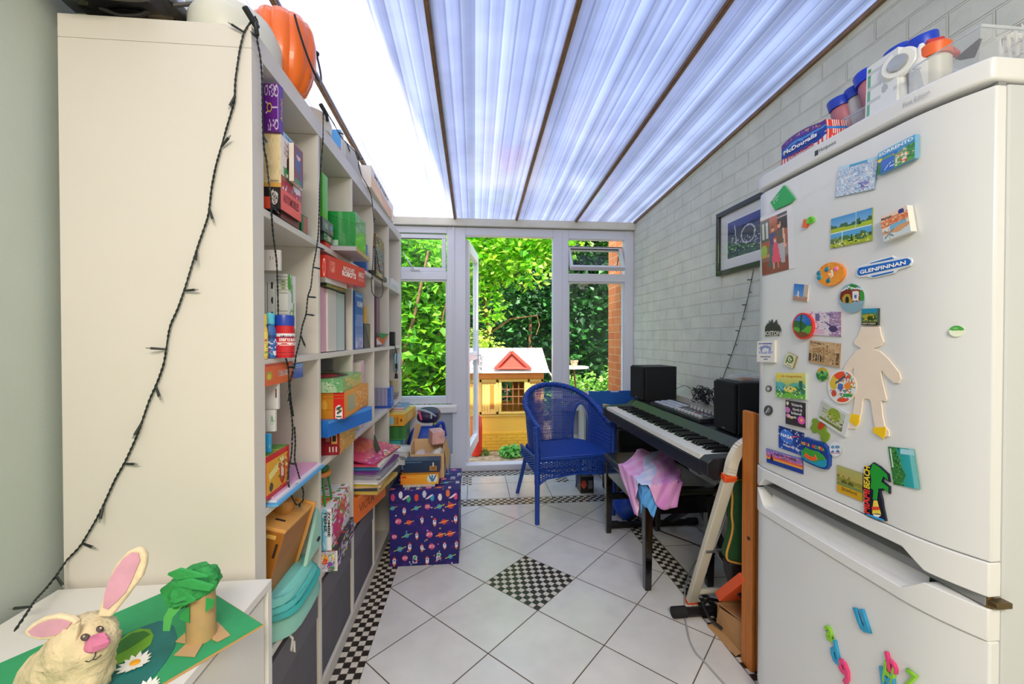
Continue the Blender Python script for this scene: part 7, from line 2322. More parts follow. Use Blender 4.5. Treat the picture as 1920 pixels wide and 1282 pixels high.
# white basket with yellow fruit net at the right edge
t = empty('white_basket', (1.14, .60, zF), 'white plastic basket with slotted sides at the right end of the fridge top', 'basket')
c0 = at(1852, 110, 'x', FX + .13)
bx0, bx1, by0, by1 = FX + .13, FX + .40, c0.y - .17, c0.y - .02
b = B()
b.tube([(bx0, by1, zF + .085), (bx0, by0, zF + .085), (bx1, by0, zF + .085), (bx1, by1, zF + .085)], .007, 8, closed=True)
b.tube([(bx0 + .01, by1, zF + .004), (bx0 + .01, by0, zF + .004), (bx1 - .01, by0, zF + .004), (bx1 - .01, by1, zF + .004)], .004, 6, closed=True)
for i in range(15):
 s = i / 14
 for (pa_, pb_) in (((bx0, by1 + (by0 - by1) * s), (bx0 + .01, by1 + (by0 - by1) * s)), ((bx0 + (bx1 - bx0) * s, by1), (bx0 + (bx1 - bx0) * s, by1)), ((bx0 + (bx1 - bx0) * s, by0), (bx0 + (bx1 - bx0) * s, by0))):
  b.bar((pa_[0], pa_[1], zF + .085), (pb_[0], pb_[1], zF + .004), .004, .003, (0, 1, 0))
for z in (.03, .056):
 b.tube([(bx0 + .004, by1, zF + z), (bx0 + .004, by0, zF + z), (bx1, by0, zF + z), (bx1, by1, zF + z)], .0025, 6, closed=True)
obj('frame', b, mat('#e8e8e4', .35), t, fix=False)
b = B().tube([(bx0 + .06, by0 + .03, zF + .07), (bx0 + .09, by0 + .05, zF + .115), (bx0 + .14, by0 + .07, zF + .14), (bx0 + .20, by0 + .08, zF + .12)], [.014, .022, .022, .012], 12)
tag(obj('banana', b, mat('#e9b92a', .45)), 'yellow banana lying in the white basket', 'banana')
# ================================================================== CHEST TOP: school craft scene
cz = CZ + .0006
def ch_at(u, v, dz=0.0):
 return at(u, v, 'z', cz + dz)
A1, A2 = ch_at(361, 1086, .004), ch_at(494, 1170, .004)
e1 = (A2 - A1)
e1.z = 0
pd = Vector((e1.y, -e1.x, 0)).normalized()
if pd.y > 0:
 pd = -pd
L3 = .42
lim = []
b = B()
P_ = [A1, A2, A2 + pd * L3, A1 + pd * L3]
P_ = [Vector((min(CXR - .001, p_.x) if False else p_.x, p_.y, cz)) for p_ in P_]
b.prism(P_[::-1] if (P_[1] - P_[0]).cross(P_[2] - P_[0]).z < 0 else P_, (0, 0, .0035))
gc = obj('card_sheet', b, mat('#c49a5c', .8), smooth=0)
tag(gc, 'green paper sheet glued on cardboard lying across the chest of drawers', 'card sheet')
b = B()
cen = sum(P_, Vector()) / 4
b.prism([(p_ + (cen - p_) * .006) + Vector((0, 0, .0036)) for p_ in (P_[::-1] if (P_[1] - P_[0]).cross(P_[2] - P_[0]).z < 0 else P_)], (0, 0, .0006))
obj('green_paper', b, mat('#35a066', .8, noise=.05, nscale=30), gc, smooth=0)
gz = cz + .0045
def ga(u, v, dz=0.0):
 return at(u, v, 'z', gz + dz)
c6 = lambda x, y: (x * .28125, 1000 + y * .28125)
# painted pond of dark teal paper with a lime leaf
pts = [c6(*q_) for q_ in ((700, 760), (800, 690), (930, 630), (1060, 585), (1100, 585), (1160, 620), (1180, 690), (1165, 760), (1110, 850), (1040, 940), (960, 1003), (860, 1100), (600, 1180), (400, 1200), (300, 1100), (480, 900))]
pond = obj('paper_pond', B().prism([ga(*q_) for q_ in pts][::-1], (0, 0, .0008)), mat('#1c6f6b', .7, noise=.25, nscale=18), smooth=0)
tag(pond, 'dark teal painted paper pond stuck to the green sheet', 'paper craft')
pts = [c6(*q_) for q_ in ((705, 830), (760, 740), (850, 670), (930, 635), (1000, 640), (1025, 680), (1005, 740), (930, 800), (840, 850), (760, 885), (740, 890))]
obj('lime_leaf', B().prism([ga(*q_, .0012) for q_ in pts][::-1], (0, 0, .0006)), mat('#6fae22', .7, noise=.35, nscale=9), pond, smooth=0)
pts = [c6(*q_) for q_ in ((725, 790), (790, 725), (880, 665), (960, 650), (1000, 670), (930, 720), (850, 770), (760, 815))]
obj('leaf_shade', B().prism([ga(*q_, .002) for q_ in pts][::-1], (0, 0, .0004)), mat('#2f7a24', .7, noise=.2, nscale=9), pond, smooth=0)
def daisy(u, v, r, z, label, parent=None):
 c = at(u, v, 'z', gz + z)
 b = B()
 for i in range(13):
  a = 2 * pi * i / 13
  d = Vector((cos(a), sin(a), 0))
  w = Vector((-sin(a), cos(a), 0))
  rr_ = r * (1 + .12 * sin(i * 5))
  b.poly([c + d * r * .15 - w * r * .1, c + d * rr_ * .7 - w * r * .16 + Vector((0, 0, .001)), c + d * rr_ + Vector((0, 0, .003)), c + d * rr_ * .7 + w * r * .16 + Vector((0, 0, .001)), c + d * r * .15 + w * r * .1])
 o = obj('paper_daisy', b, mat('#efeee6', .7), smooth=0)
 o.modifiers.new('thickness', 'SOLIDIFY').thickness = .0008
 tag(o, label, 'paper flower')
 obj('centre', B().lathe(c + Vector((0, 0, .001)), [(r * .27, 0), (r * .22, .002), (.0005, .003)], 14, sx=1.2), mat('#f0a41c', .7), o)
 return o
daisy(253, 1243, .0225, .0026, 'white paper daisy with an orange centre lying on the teal pond')
o = daisy(274, 1290, .018, .0026, 'pink-tinted paper daisy at the front edge of the teal pond')
# cardboard tube tree with crumpled green crown
tb0 = at(372, 1205, 'z', gz)
tbx = at(372, 1200, 'z', gz)
tr_ = empty('cardboard_tree', (tbx.x, tbx.y + .008, gz), 'toy tree made of a cardboard tube and crumpled green paper', 'paper craft')
tc = Vector((tbx.x, tbx.y + .008, gz))
ht = at(372, 1125, 'y', tc.y - .02).z - gz + .01
b = B()
n = 28
for (r, h) in ((.0225, 0), (.0215, .01), (.021, ht), (.0195, ht), (.0195, 0)):
 for k in range(n):
  a = 2 * pi * k / n
  b.v.append((tc.x + r * cos(a), tc.y + r * sin(a), tc.z + h))
for j in range(4):
 for k in range(n):
  l = (k + 1) % n
  b.face((j * n + k, j * n + l, (j + 1) * n + l, (j + 1) * n + k))
obj('tube', b, mat('#b99a68', .8, noise=.06, nscale=30), tr_)
for poly_ in (((1160, 815), (1300, 825), (1355, 730), (1240, 740)), ((1170, 725), (1240, 735), (1235, 665)), ((1415, 710), (1450, 725), (1535, 680), (1450, 590), (1420, 640))):
 obj('foot_flap', B().prism([at(*c6(*q_), 'z', gz + .0006) for q_ in poly_], (0, 0, .0015)), mat('#c8a274', .8), tr_, smooth=0, fix=True)
def crumple(c, rx, ry, rz, seed, n=22, m_=14, amp=.22):
 rnd = random.Random(seed)
 dirs = [Vector((rnd.gauss(0, 1), rnd.gauss(0, 1), rnd.gauss(0, 1))).normalized() for _ in range(26)]
 off = [rnd.uniform(.72, 1.0) for _ in dirs]
 b = B()
 for j in range(m_ + 1):
  th = pi * j / m_
  for i in range(n):
   ph = 2 * pi * i / n + rnd.uniform(-.05, .05)
   d = Vector((sin(th) * cos(ph), sin(th) * sin(ph), cos(th)))
   # faceted ball: cut by random planes
   r = 1.0
   for q_, o_ in zip(dirs, off):
    t = d.dot(q_)
    if t > .05:
     r = min(r, o_ / t)
   r *= 1 + rnd.uniform(-amp, amp) * .25
   b.v.append((c[0] + d.x * rx * r, c[1] + d.y * ry * r, c[2] + d.z * rz * r))
 for j in range(m_):
  for i in range(n):
   k = (i + 1) % n
   b.face((j * n + i, (j + 1) * n + i, (j + 1) * n + k, j * n + k))
 return b
crown_y = tc.y
cc = at(361, 1098, 'y', crown_y)
M_gp = mat('#2f9a4c', .75, noise=.08, nscale=40, bump=.3, bscale=60, name='green_crepe')
obj('crown', crumple(cc, .047, .045, .032, 4, 30, 18, .3), M_gp, tr_, smooth=18)
b = B()
for poly_, dy in ((((1065, 380), (1140, 330), (1180, 350), (1300, 450), (1230, 480), (1110, 490)), -.036), (((1115, 275), (1200, 240), (1380, 290), (1250, 300), (1180, 310)), -.04), (((1180, 330), (1270, 310), (1420, 355), (1395, 385), (1280, 370), (1190, 350)), -.044)):
 b2 = B().prism([at(*c6(*q_), 'y', crown_y + dy) for q_ in poly_], (0, .003, .002))
 obj('crown_fold', b2, M_gp, tr_, smooth=0, fix=True)
strip = [(1140, 470), (1220, 480), (1150, 560), (1130, 650), (1085, 650), (1090, 560)]
obj('hanging_strip', B().prism([at(*c6(*q_), 'y', tc.y - .03) for q_ in strip], (0, .001, 0)), mat('#58b85c', .75), tr_, smooth=0)
for poly_ in (((1200, 540), (1262, 480), (1262, 598), (1195, 570)), ((1372, 430), (1430, 440), (1425, 485), (1368, 528))):
 obj('leaf_flap', B().prism([at(*c6(*q_), 'y', tc.y - .0235) for q_ in poly_], (0, .001, 0)), M_gp, tr_, smooth=0)
# papier-mache rabbit
RY = .665
def rp(x, y, dy=0.0):
 return at(*c6(x, y), 'y', RY + dy)
M_pm = mat('#dccaa4', .8, noise=.16, nscale=26, bump=1.0, bscale=38, name='papier_mache')
M_pm2 = mat('#e6d4b0', .8, noise=.08, nscale=22, bump=.6, bscale=35)
M_pk = mat('#d8a0b4', .8, noise=.1, nscale=25)
hc = rp(560, 700)
bc_ = rp(430, 930, .01)
rb = empty('papier_mache_rabbit', (bc_.x, RY, cz), 'papier mache rabbit with pink ears and nose sitting on the chest of drawers', 'rabbit model')
b = B()
sk_o = None
# one continuous body and head surface: metaball-like union by ray marching over blobs
blobs = [(hc, (.036, .034, .036)), (rp(640, 740, -.006), (.022, .024, .022)), (bc_, (.050, .046, .046)), (rp(500, 800, .0), (.030, .030, .030)), (rp(330, 990, .01), (.030, .034, .036)), (rp(600, 960, -.005), (.024, .028, .026))]
def field(p_):
 s = 0
 for c, r in blobs:
  d = ((p_.x - c.x) / r[0]) ** 2 + ((p_.y - c.y) / r[1]) ** 2 + ((p_.z - c.z) / r[2]) ** 2
  s += math.exp(-1.25 * d)
 return s
def skin_ball(name, centre, R, parent, m, n=48, m_=34, seed=1):
 rnd = random.Random(seed)
 b = B()
 for j in range(m_ + 1):
  th = pi * j / m_
  for i in range(n):
   ph = 2 * pi * i / n
   d = Vector((sin(th) * cos(ph), sin(th) * sin(ph), cos(th)))
   lo, hi = 0.0, R
   for k in range(40):
    t = R * (1 - k / 40)
    if field(centre + d * t) > .30:
     lo = t
     break
   r = lo * (1 + rnd.uniform(-.02, .02))
   p_ = centre + d * r
   b.v.append((p_.x, p_.y, max(p_.z, cz + .0005)))
 for j in range(m_):
  for i in range(n):
   k = (i + 1) % n
   b.face((j * n + i, (j + 1) * n + i, (j + 1) * n + k, j * n + k))
 return obj(name, b, m, parent, smooth=50)
body_c = rp(470, 850)
bd_r = skin_ball('body', body_c, .16, rb, M_pm)
def ear(pts_o, pts_i, dy, th, name='ear', bend=0.0):
 P = [rp(x, y, dy) for x, y in pts_o]
 b = B()
 b.prism([p_ + Vector((0, bend * i / len(P), 0)) for i, p_ in enumerate(P)], (0, th, 0))
 e = obj(name, b, M_pm2, rb, smooth=30, bevel=.003, segs=3, fix=True)
 Q_ = [rp(x, y, dy - .0006) for x, y in pts_i]
 obj('inner_ear', B().prism(Q_, (0, -.0012, 0)), M_pk, e, smooth=0, fix=True)
 return e
ear([(640, 560), (668, 470), (700, 370), (735, 270), (780, 190), (850, 120), (905, 98), (945, 105), (968, 150), (965, 210), (940, 290), (880, 370), (830, 440), (780, 500), (735, 560)],
 [(690, 490), (700, 400), (730, 310), (775, 230), (830, 160), (880, 125), (925, 130), (935, 180), (905, 250), (880, 310), (840, 390), (780, 450), (720, 505)], -.004, .009)
ear([(150, 660), (200, 610), (280, 565), (380, 545), (470, 565), (510, 595), (480, 640), (430, 680), (350, 710), (250, 715), (180, 695)],
 [(190, 650), (250, 605), (330, 575), (410, 570), (480, 592), (440, 640), (370, 675), (280, 690), (215, 680)], -.018, .009)
# folded front of the drooping ear
obj('ear_fold', B().prism([rp(*q_, -.030) for q_ in ((520, 600), (500, 720), (470, 800), (400, 860), (330, 870), (350, 780), (400, 690), (460, 630))], (0, .007, 0)), M_pm2, rb, smooth=30, bevel=.002, fix=True)
def on_skin(x, y):
 """first hit of the line of sight on the modelled head"""
 o_ = Vector((0, 0, CAM_H))
 t = rp(x, y, -.15)
 d = (t - o_)
 L = d.length
 d.normalize()
 s = L - .05
 for k in range(700):
  p_ = o_ + d * s
  if field(p_) > .30:
   return p_
  s += .0006
 return rp(x, y, -.03)
def patch(name, pts, col, off=.0025, th=.0015, rough=.7):
 c = Vector()
 P = [on_skin(*q_) for q_ in pts]
 for p_ in P:
  c += p_
 c /= len(P)
 vw = (Vector((0, 0, CAM_H)) - c).normalized()
 P = [p_ + vw * off for p_ in P]
 b = B()
 n0 = len(b.v)
 b.v += [tuple(p_) for p_ in P] + [tuple(sum(P, Vector()) / len(P) + vw * th)]
 for i in range(len(P)):
  b.face((i, (i + 1) % len(P), len(P)))
 o = obj(name, b, mat(col, rough), rb, smooth=60)
 o.modifiers.new('thickness', 'SOLIDIFY').thickness = .0006
 return o
ell = lambda cx, cy, rx, ry, n=14, rot=0: [(cx + rx * cos(2 * pi * i / n) * cos(rot) - ry * sin(2 * pi * i / n) * sin(rot), cy + rx * cos(2 * pi * i / n) * sin(rot) + ry * sin(2 * pi * i / n) * cos(rot)) for i in range(n)]
patch('eye', ell(568, 692, 32, 24, rot=-.3), '#5a4a4c')
patch('eye', ell(665, 638, 26, 22, rot=-.3), '#5a4a4c')
patch('eye_light', ell(560, 686, 7, 6), '#d8c8b0', .0045)
patch('eye_light', ell(672, 630, 7, 6), '#d8c8b0', .0045)
nz = on_skin(655, 730)
vw = (Vector((0, 0, CAM_H)) - nz).normalized()
obj('nose', crumple(nz + vw * .002, .0185, .0125, .0125, 8, 18, 12, .2), mat('#d47a9c', .8, noise=.2, nscale=60), rb, smooth=30)
for pl in (((640, 790), (632, 820), (618, 840), (590, 855), (570, 850)), ((618, 838), (640, 838), (668, 815), (675, 808))):
 obj('mouth', B().tube([on_skin(*q_) + vw * .002 for q_ in pl], .0007, 5), mat('#3a3434', .8), rb)
# ================================================================== FAIRY LIGHTS
M_wire = mat('#1c241f', .5, name='dark_green_wire')
M_led = mat('#9a988a', .25, trans=.3)
def smoothpts(pts, it=2, sub=5):
 o = []
 for i in range(len(pts) - 1):
  for k in range(sub):
   o.append(pts[i].lerp(pts[i + 1], k / sub))
 o.append(pts[-1])
 for _ in range(it):
  o = [o[0]] + [(o[i - 1] + o[i] * 2 + o[i + 1]) / 4 for i in range(1, len(o) - 1)] + [o[-1]]
 return o
def strand(name, label, pts, studs, group=None, r=.0013, lens=.026):
 P = smoothpts(pts, 4, 8)
 b = B()
 for ph in (0, pi):
  tw = []
  L = 0
  for i, p_ in enumerate(P):
   if i:
    L += (P[i] - P[i - 1]).length
   t = (P[min(i + 1, len(P) - 1)] - P[max(i - 1, 0)]).normalized()
   s1_ = t.cross(Vector((.3, 1, .2))).normalized()
   s2_ = t.cross(s1_)
   a = L * 260 + ph
   tw.append(p_ + (s1_ * cos(a) + s2_ * sin(a)) * r * 1.05)
  b.tube(tw, r, 5)
 t = empty(name, P[-1], label, 'fairy lights')
 obj('wire', b, M_wire, t)
 for (k, dx) in studs:
  p_ = P[int(k * (len(P) - 1))]
  d = Vector(dx).normalized()
  sd = obj('bulb_holder', B().tube([p_, p_ + d * lens], [.0022, .0028], 8), M_wire, t)
  obj('bulb', B().tube([p_ + d * lens, p_ + d * (lens + .008)], [.0019, .0010], 8), M_led, sd)
 return t
ye = BY0 - .006
fr1 = [(471, 24), (457, 60), (449, 95), (441, 150), (440, 190), (425, 240), (405, 310), (397, 350), (391, 405), (375, 450), (362, 490), (347, 540), (333, 580), (318, 612), (308, 680), (296, 715), (280, 750), (263, 800), (252, 828), (235, 865), (215, 900), (195, 945), (180, 975), (150, 1025), (125, 1050)]
pts = [at(u, v, 'y', ye) for u, v in fr1]
pts += [at(105, 1080, 'y', ye - .03), at(85, 1105, 'y', ye - .06), at(66, 1125, 'y', ye - .10), at(50, 1150, 'y', ye - .14), at(28, 1182, 'y', ye - .17)]
pts[0].y = BY0 + .006
strand('fairy_light_string', 'dark string of fairy lights running down across the end panel of the bookcase', pts,
    [(.035, (-1, -.2, .5)), (.13, (-.3, -.2, -1)), (.19, (.8, -.3, .7)), (.27, (.4, -.2, -1)), (.33, (.2, -.5, -1)), (.385, (.9, -.2, .05)), (.47, (-.9, -.5, .1)), (.53, (.5, -.3, -.9)), (.585, (-.3, -.4, -1)), (.66, (.9, -.2, .02)), (.73, (.1, -.4, -1)), (.79, (.9, -.2, -.25)), (.865, (.8, -.3, -.7)), (.95, (-1, -.1, .0))])
xs_ = BX + .006
frB = [(478, 30), (484, 45), (482, 75), (488, 105), (491, 140), (492, 190), (493, 240), (495, 280), (500, 300), (505, 350), (508, 370), (509, 400), (512, 440), (519, 490), (521, 545), (522, 600), (527, 640), (535, 668), (541, 690), (542, 740), (546, 770), (549, 800), (547, 850), (541, 880), (540, 905), (546, 930), (556, 948), (568, 940), (569, 920), (560, 890), (552, 862), (554, 830), (552, 800)]
strand('fairy_light_string', 'dark string of fairy lights hanging down the near edge of the shelves', [at(u, v, 'x', xs_) for u, v in frB],
    [(.06, (.0, -.9, -.2)), (.2, (.5, -.3, -.8)), (.33, (.2, 1, -.4)), (.47, (.2, 1, -.1)), (.56, (.2, 1, -.1)), (.6, (.3, -1, -.6)), (.64, (.4, -1, .1)), (.67, (.4, -1, -.3)), (.71, (.4, 1, -.4)), (.735, (.4, -1, -.2)), (.77, (.3, 1, .5)), (.83, (.4, -1, -.1)), (.9, (.4, -.6, -.9))], lens=.022)
frC = [(606, 200), (606, 260), (600, 330), (599, 380), (597, 440), (593, 470), (587, 500), (583, 540), (577, 555), (574, 590), (567, 610), (562, 640), (555, 665), (552, 690), (543, 715), (545, 750), (550, 780)]
strand('fairy_light_string', 'dark string of fairy lights hanging over the first divider of the shelves', [at(u, v, 'x', xs_ + .002) for u, v in frC],
    [(.3, (.3, 1, -.05)), (.38, (.3, 1, 0)), (.5, (.3, 1, .05)), (.57, (.3, 1, -.05)), (.67, (.3, .2, -1)), (.8, (.3, -.9, -.4)), (.9, (.3, -1, -.2))], lens=.03)
frD = [(612, 210), (625, 230), (640, 258), (652, 270), (666, 285), (673, 290), (672, 310), (678, 330), (690, 350), (697, 370), (700, 400), (702, 425), (700, 460), (699, 500), (696, 530), (698, 550), (706, 559), (715, 557), (719, 545), (714, 515), (709, 495), (706, 470)]
strand('fairy_light_string', 'dark string of fairy lights looping over the middle of the shelves', [at(u, v, 'x', xs_ + .003) for u, v in frD],
    [(.08, (.2, 1, .3)), (.14, (.3, .1, -1)), (.2, (.3, .1, -1)), (.26, (.3, 1, .4)), (.5, (.4, -1, 0)), (.58, (.4, -1, .1)), (.66, (.4, -1, 0)), (.95, (.4, -1, -.3))], lens=.03)
# plastic clips that hold the strands on the top edge
for (u, v, lab) in ((478, 36, 'black clip holding the fairy lights on the near top corner of the bookcase'), (612, 208, 'black clip holding the fairy lights halfway along the bookcase top')):
 c = at(u, v, 'x', BX + .008)
 b = B()
 b.bar(c + Vector((-.012, -.02, .012)), c + Vector((0, .012, -.012)), .012, .010)
 b.bar(c + Vector((0, 0, -.004)), c + Vector((0, .01, -.03)), .009, .008)
 tag(obj('clip', b, mat('#1a1c1e', .4), bevel=.003), lab, 'clip')
# right wall strand hanging from the picture
frE = [(1413, 505), (1408, 530), (1402, 560), (1394, 590), (1386, 620), (1377, 650), (1368, 675), (1358, 702), (1350, 730), (1340, 755)]
strand('fairy_light_string', 'dark string of fairy lights hanging from the framed picture on the brick wall', [at(u, v, 'x', RX - .006) for u, v in frE],
    [(i / 11, ((-.2, 1 if i % 2 else -1, .05))) for i in range(1, 11)], lens=.022)
rnd = random.Random(6)
pts = []
cc_ = at(1318, 738, 'x', 1.30)
for i in range(64):
 a = i * 1.7
 pts.append(Vector((1.30 + .035 * sin(a * .9) + rnd.uniform(-.012, .012), cc_.y + .07 * cos(a) + rnd.uniform(-.02, .02), .83 + .055 * sin(a * 1.3) + rnd.uniform(-.015, .02))))
pts = [at(1262, 742, 'x', 1.33), at(1268, 728, 'x', 1.33), at(1284, 722, 'x', 1.33), at(1298, 730, 'x', 1.32)] + pts
strand('fairy_light_string', 'tangled heap of dark fairy lights behind the piano between the loudspeakers', pts, [(i / 27, (rnd.uniform(-1, 1), rnd.uniform(-1, 1), rnd.uniform(-1, 1))) for i in range(2, 27)], lens=.02)
# ================================================================== RIGHT WALL: picture and radiator
fy1, fy0 = 2.262, 1.74
fz0, fz1 = 1.516, 1.874
t = empty('framed_picture', (RX - .012, (fy0 + fy1) / 2, fz0), 'black framed city night print with a white mount on the brick wall', 'picture')
b = B()
xf = RX - .026
for (y0, y1, z0, z1) in ((fy0, fy1, fz1 - .026, fz1), (fy0, fy1, fz0, fz0 + .026), (fy0, fy0 + .026, fz0 + .026, fz1 - .026), (fy1 - .026, fy1, fz0 + .026, fz1 - .026)):
 b.box(xf, RX - .002, y0, y1, z0, z1)
obj('frame', b, mat('#1d1f1a', .35, coat=.3), t, smooth=0, bevel=.002)
b = B()
b.picture((RX - .012, fy1 - .026, fz0 + .026), (0, fy0 - fy1 + .052, 0), (0, 0, fz1 - fz0 - .052), 80, 60,
    paint([('bg', '#dcd9d4'), ('r', .12, .16, .88, .86, '#e4e2de'), ('grad', '#e4e2de', '#e4e2de') if False else ('r', .14, .18, .86, .84, '#3c4250'), ('r', .14, .6, .86, .84, '#24305e'), ('r', .14, .7, .86, .84, '#2a3a8a'), ('n', 60, .18, ['#8a94a8', '#c8ccd4', '#55606e'], 4, (.14, .2, .86, .55)), ('o', .5, .52, .12, .16, '#c8ccd4', .14), ('l', .3, .4, .27, .74, .006, '#dfe4ea'), ('r', .14, .12 + .06, .86, .26, '#4a5464'), ('r', 0, 0, 1, .12, '#dcd9d4')]))
obj('print', b, printed(.5), t, smooth=0)
obj('glass', B().box(RX - .0165, RX - .0145, fy0 + .024, fy1 - .024, fz0 + .024, fz1 - .024), glass_mat('#ffffff', .12, .01), t, smooth=0)
t = empty('radiator', (RX - .06, 2.45, .13), 'white panel radiator on the brick wall behind the piano', 'radiator')
M_rad = mat('#e3dfd0', .35)
ry0, ry1, rz0, rz1 = 1.72, 2.98, .14, .785
b = B()
n = 38
xo = RX - .095
for i in range(n):
 y = ry0 + .02 + (ry1 - ry0 - .04) * i / n
 w = (ry1 - ry0 - .04) / n
 b.hexa([(xo + .008, y, rz0 + .03), (xo + .012, y, rz0 + .03), (xo + .012, y + w, rz0 + .03), (xo + .008, y + w, rz0 + .03)] + [(xo + .008, y, rz1 - .04), (xo + .012, y, rz1 - .04), (xo + .012, y + w, rz1 - .04), (xo + .008, y + w, rz1 - .04)])
 b.hexa([(xo, y + w * .25, rz0 + .045), (xo + .008, y + w * .1, rz0 + .04), (xo + .008, y + w * .9, rz0 + .04), (xo, y + w * .75, rz0 + .045), (xo, y + w * .25, rz1 - .055), (xo + .008, y + w * .1, rz1 - .05), (xo + .008, y + w * .9, rz1 - .05), (xo, y + w * .75, rz1 - .055)])
b.box(xo + .002, xo + .014, ry0, ry1, rz0, rz0 + .03)
b.box(xo + .002, xo + .014, ry0, ry1, rz1 - .04, rz1)
obj('panel', b, M_rad, t, smooth=0)
b = B()
for i in range(44):
 y = ry0 + .02 + (ry1 - ry0 - .04) * i / 44
 b.box(xo + .018, RX - .026, y, y + .019, rz1 - .003, rz1)
b.box(xo + .014, xo + .018, ry0, ry1, rz1 - .03, rz1)
b.box(RX - .028, RX - .022, ry0, ry1, rz1 - .03, rz1)
obj('grille', b, M_rad, t, smooth=0)
obj('back_panel', B().box(RX - .034, RX - .028, ry0, ry1, rz0, rz1 - .04), M_rad, t, smooth=0)
obj('bracket', B().box(RX - .028, RX - .001, 2.0, 2.04, rz0 + .1, rz1 - .1), M_rad, t, smooth=0)
# ================================================================== POST, LADDER, FOLDED CHAIR AND CLUTTER BY THE FRIDGE
b = B()
mw_ = mat('#c8742a', .45, noise=.16, nscale=7, stretch=(14, 14, 1), name='orange_pine')
t = empty('timber_post', (.945, 1.35, 0), 'orange varnished pine post standing against the fridge side', 'timber post')
obj('board', B().box(.952, .970, 1.325, 1.382, 0, .905), mw_, t, smooth=0, bevel=.006, segs=3)
obj('board', B().box(.971, .984, 1.328, 1.380, 0, .900), mat('#b5641f', .45, noise=.16, nscale=7, stretch=(14, 14, 1)), t, smooth=0, bevel=.005, segs=3)
p_ = at(1404, 1009, 'x', .952)
obj('bolt_hole', B().cyl((.9525, p_.y, p_.z), (.949, p_.y, p_.z), .0065), mat('#55432c', .4, .5), t)
t = empty('step_ladder', (1.05, 1.6, 0), 'cream metal step ladder with orange joints leaning behind the timber post', 'ladder')
M_cr = mat('#d9d2bf', .35, name='cream_metal')
la, lb_ = Vector((.943, 1.705, .002)), Vector((.912, 1.394, .66))
for dx in (0, .30):
 D_ = Vector((dx, 0, 0))
 b = B()
 b.bar(la + D_, lb_ + D_, .042, .024, (0, 1, .3))
 sid = obj('leg', b, M_cr, t, smooth=0, bevel=.004)
 cur = [lb_ + D_ + (lb_ - la).normalized() * .01, lb_ + D_ + Vector((.012, -.002, .06)), lb_ + D_ + Vector((.036, -.002, .105)), lb_ + D_ + Vector((.075, -.002, .13))]
 cur = smoothpts(cur, 2, 5)
 b = B()
 for i in range(len(cur) - 1):
  b.bar(cur[i], cur[i + 1] + (cur[i + 1] - cur[i]) * .15, .038, .022, (0, 1, .3))
 obj('curved_end', b, M_cr, sid, smooth=0)
 b = B()
 b.bar(lb_ + D_ - (lb_ - la).normalized() * .012, lb_ + D_ + (lb_ - la).normalized() * .012, .046, .03, (0, 1, .3))
 obj('joint', b, mat('#ee5a24', .4), sid, smooth=0, bevel=.003)
 b = B()
 b.bar(la + D_ + Vector((0, 0, 0)), la + D_ + (lb_ - la).normalized() * .018, .047, .029, (0, 1, .3))
 obj('foot', b, mat('#d8562c', .5), sid, smooth=0, bevel=.003)
m1, m2 = la.lerp(lb_, .10), la.lerp(lb_, .47)
obj('brace', B().tube([m1 + Vector((.015, 0, 0)), m1 + Vector((.29, 0, 0))], .012, 10), M_cr, t)
obj('pin', B().tube([m2 + Vector((-.014, -.014, 0)), m2 + Vector((.30, 0, 0))], .007, 10), mat('#b8b8bc', .25, .8), t)
b = B()
s0_ = m2 + Vector((.02, -.05, -.06))
b.hexa([s0_ + Vector(q_) for q_ in ((0, 0, -.12), (.24, 0, -.12), (.24, .03, -.10), (0, .03, -.10), (.0, -.15, .05), (.24, -.15, .05), (.24, -.12, .065), (0, -.12, .065))])
obj('tread', b, mat('#ee5a24', .5), t, smooth=0, bevel=.004)
obj('stay', B().tube([m2 + Vector((.03, 0, 0)), m2 + Vector((.05, -.05, .16))], .003, 6).tube([m2 + Vector((.03, 0, 0)), m2 + Vector((.05, -.08, -.06))], .003, 6), mat('#a8a8aa', .3, .8), t)
# folded green velvet chair
t = empty('folding_chair', (1.10, 1.44, 0), 'folded dark chair with a green velvet pad and tan piping behind the post', 'folding chair')
ol = [(1397, 897), (1385, 898), (1376, 903), (1372, 915), (1374, 935), (1372, 965), (1375, 985), (1373, 1000), (1370, 1012), (1363, 1035), (1363, 1047), (1368, 1052), (1385, 1056), (1397, 1058)]
gy = 1.44
P = [at(u, v, 'y', gy) for u, v in ol]
P += [Vector((P[-1].x + .2, gy, P[-1].z)), Vector((P[0].x + .2, gy, P[0].z))]
b = B().prism(P, (0, .04, 0))
obj('pad', b, mat('#1c4a22', .8, noise=.1, nscale=40), t, smooth=60, bevel=.01, segs=3, fix=True)
obj('piping', B().tube(smoothpts([p_ + Vector((-.001, 0, 0)) for p_ in P[:14]], 1, 3), .004, 8), mat('#c8923e', .6), t)
ol = [(1368, 1056), (1371, 1085), (1378, 1105), (1388, 1120), (1398, 1130)]
P = [at(u, v, 'y', gy + .004) for u, v in ol]
P = [Vector((P[0].x, gy + .004, P[0].z))] + P[1:] + [Vector((P[-1].x + .22, gy + .004, P[-1].z)), Vector((P[0].x + .24, gy + .004, P[0].z))]
obj('frame_base', B().prism(P, (0, .05, 0)), mat('#141416', .6), t, smooth=40, bevel=.008, fix=True)
for xx in (1.04, 1.2):
 obj('leg', B().tube([(xx, gy + .03, .0), (xx, gy + .03, .2)], .011, 10), mat('#161618', .4), t)
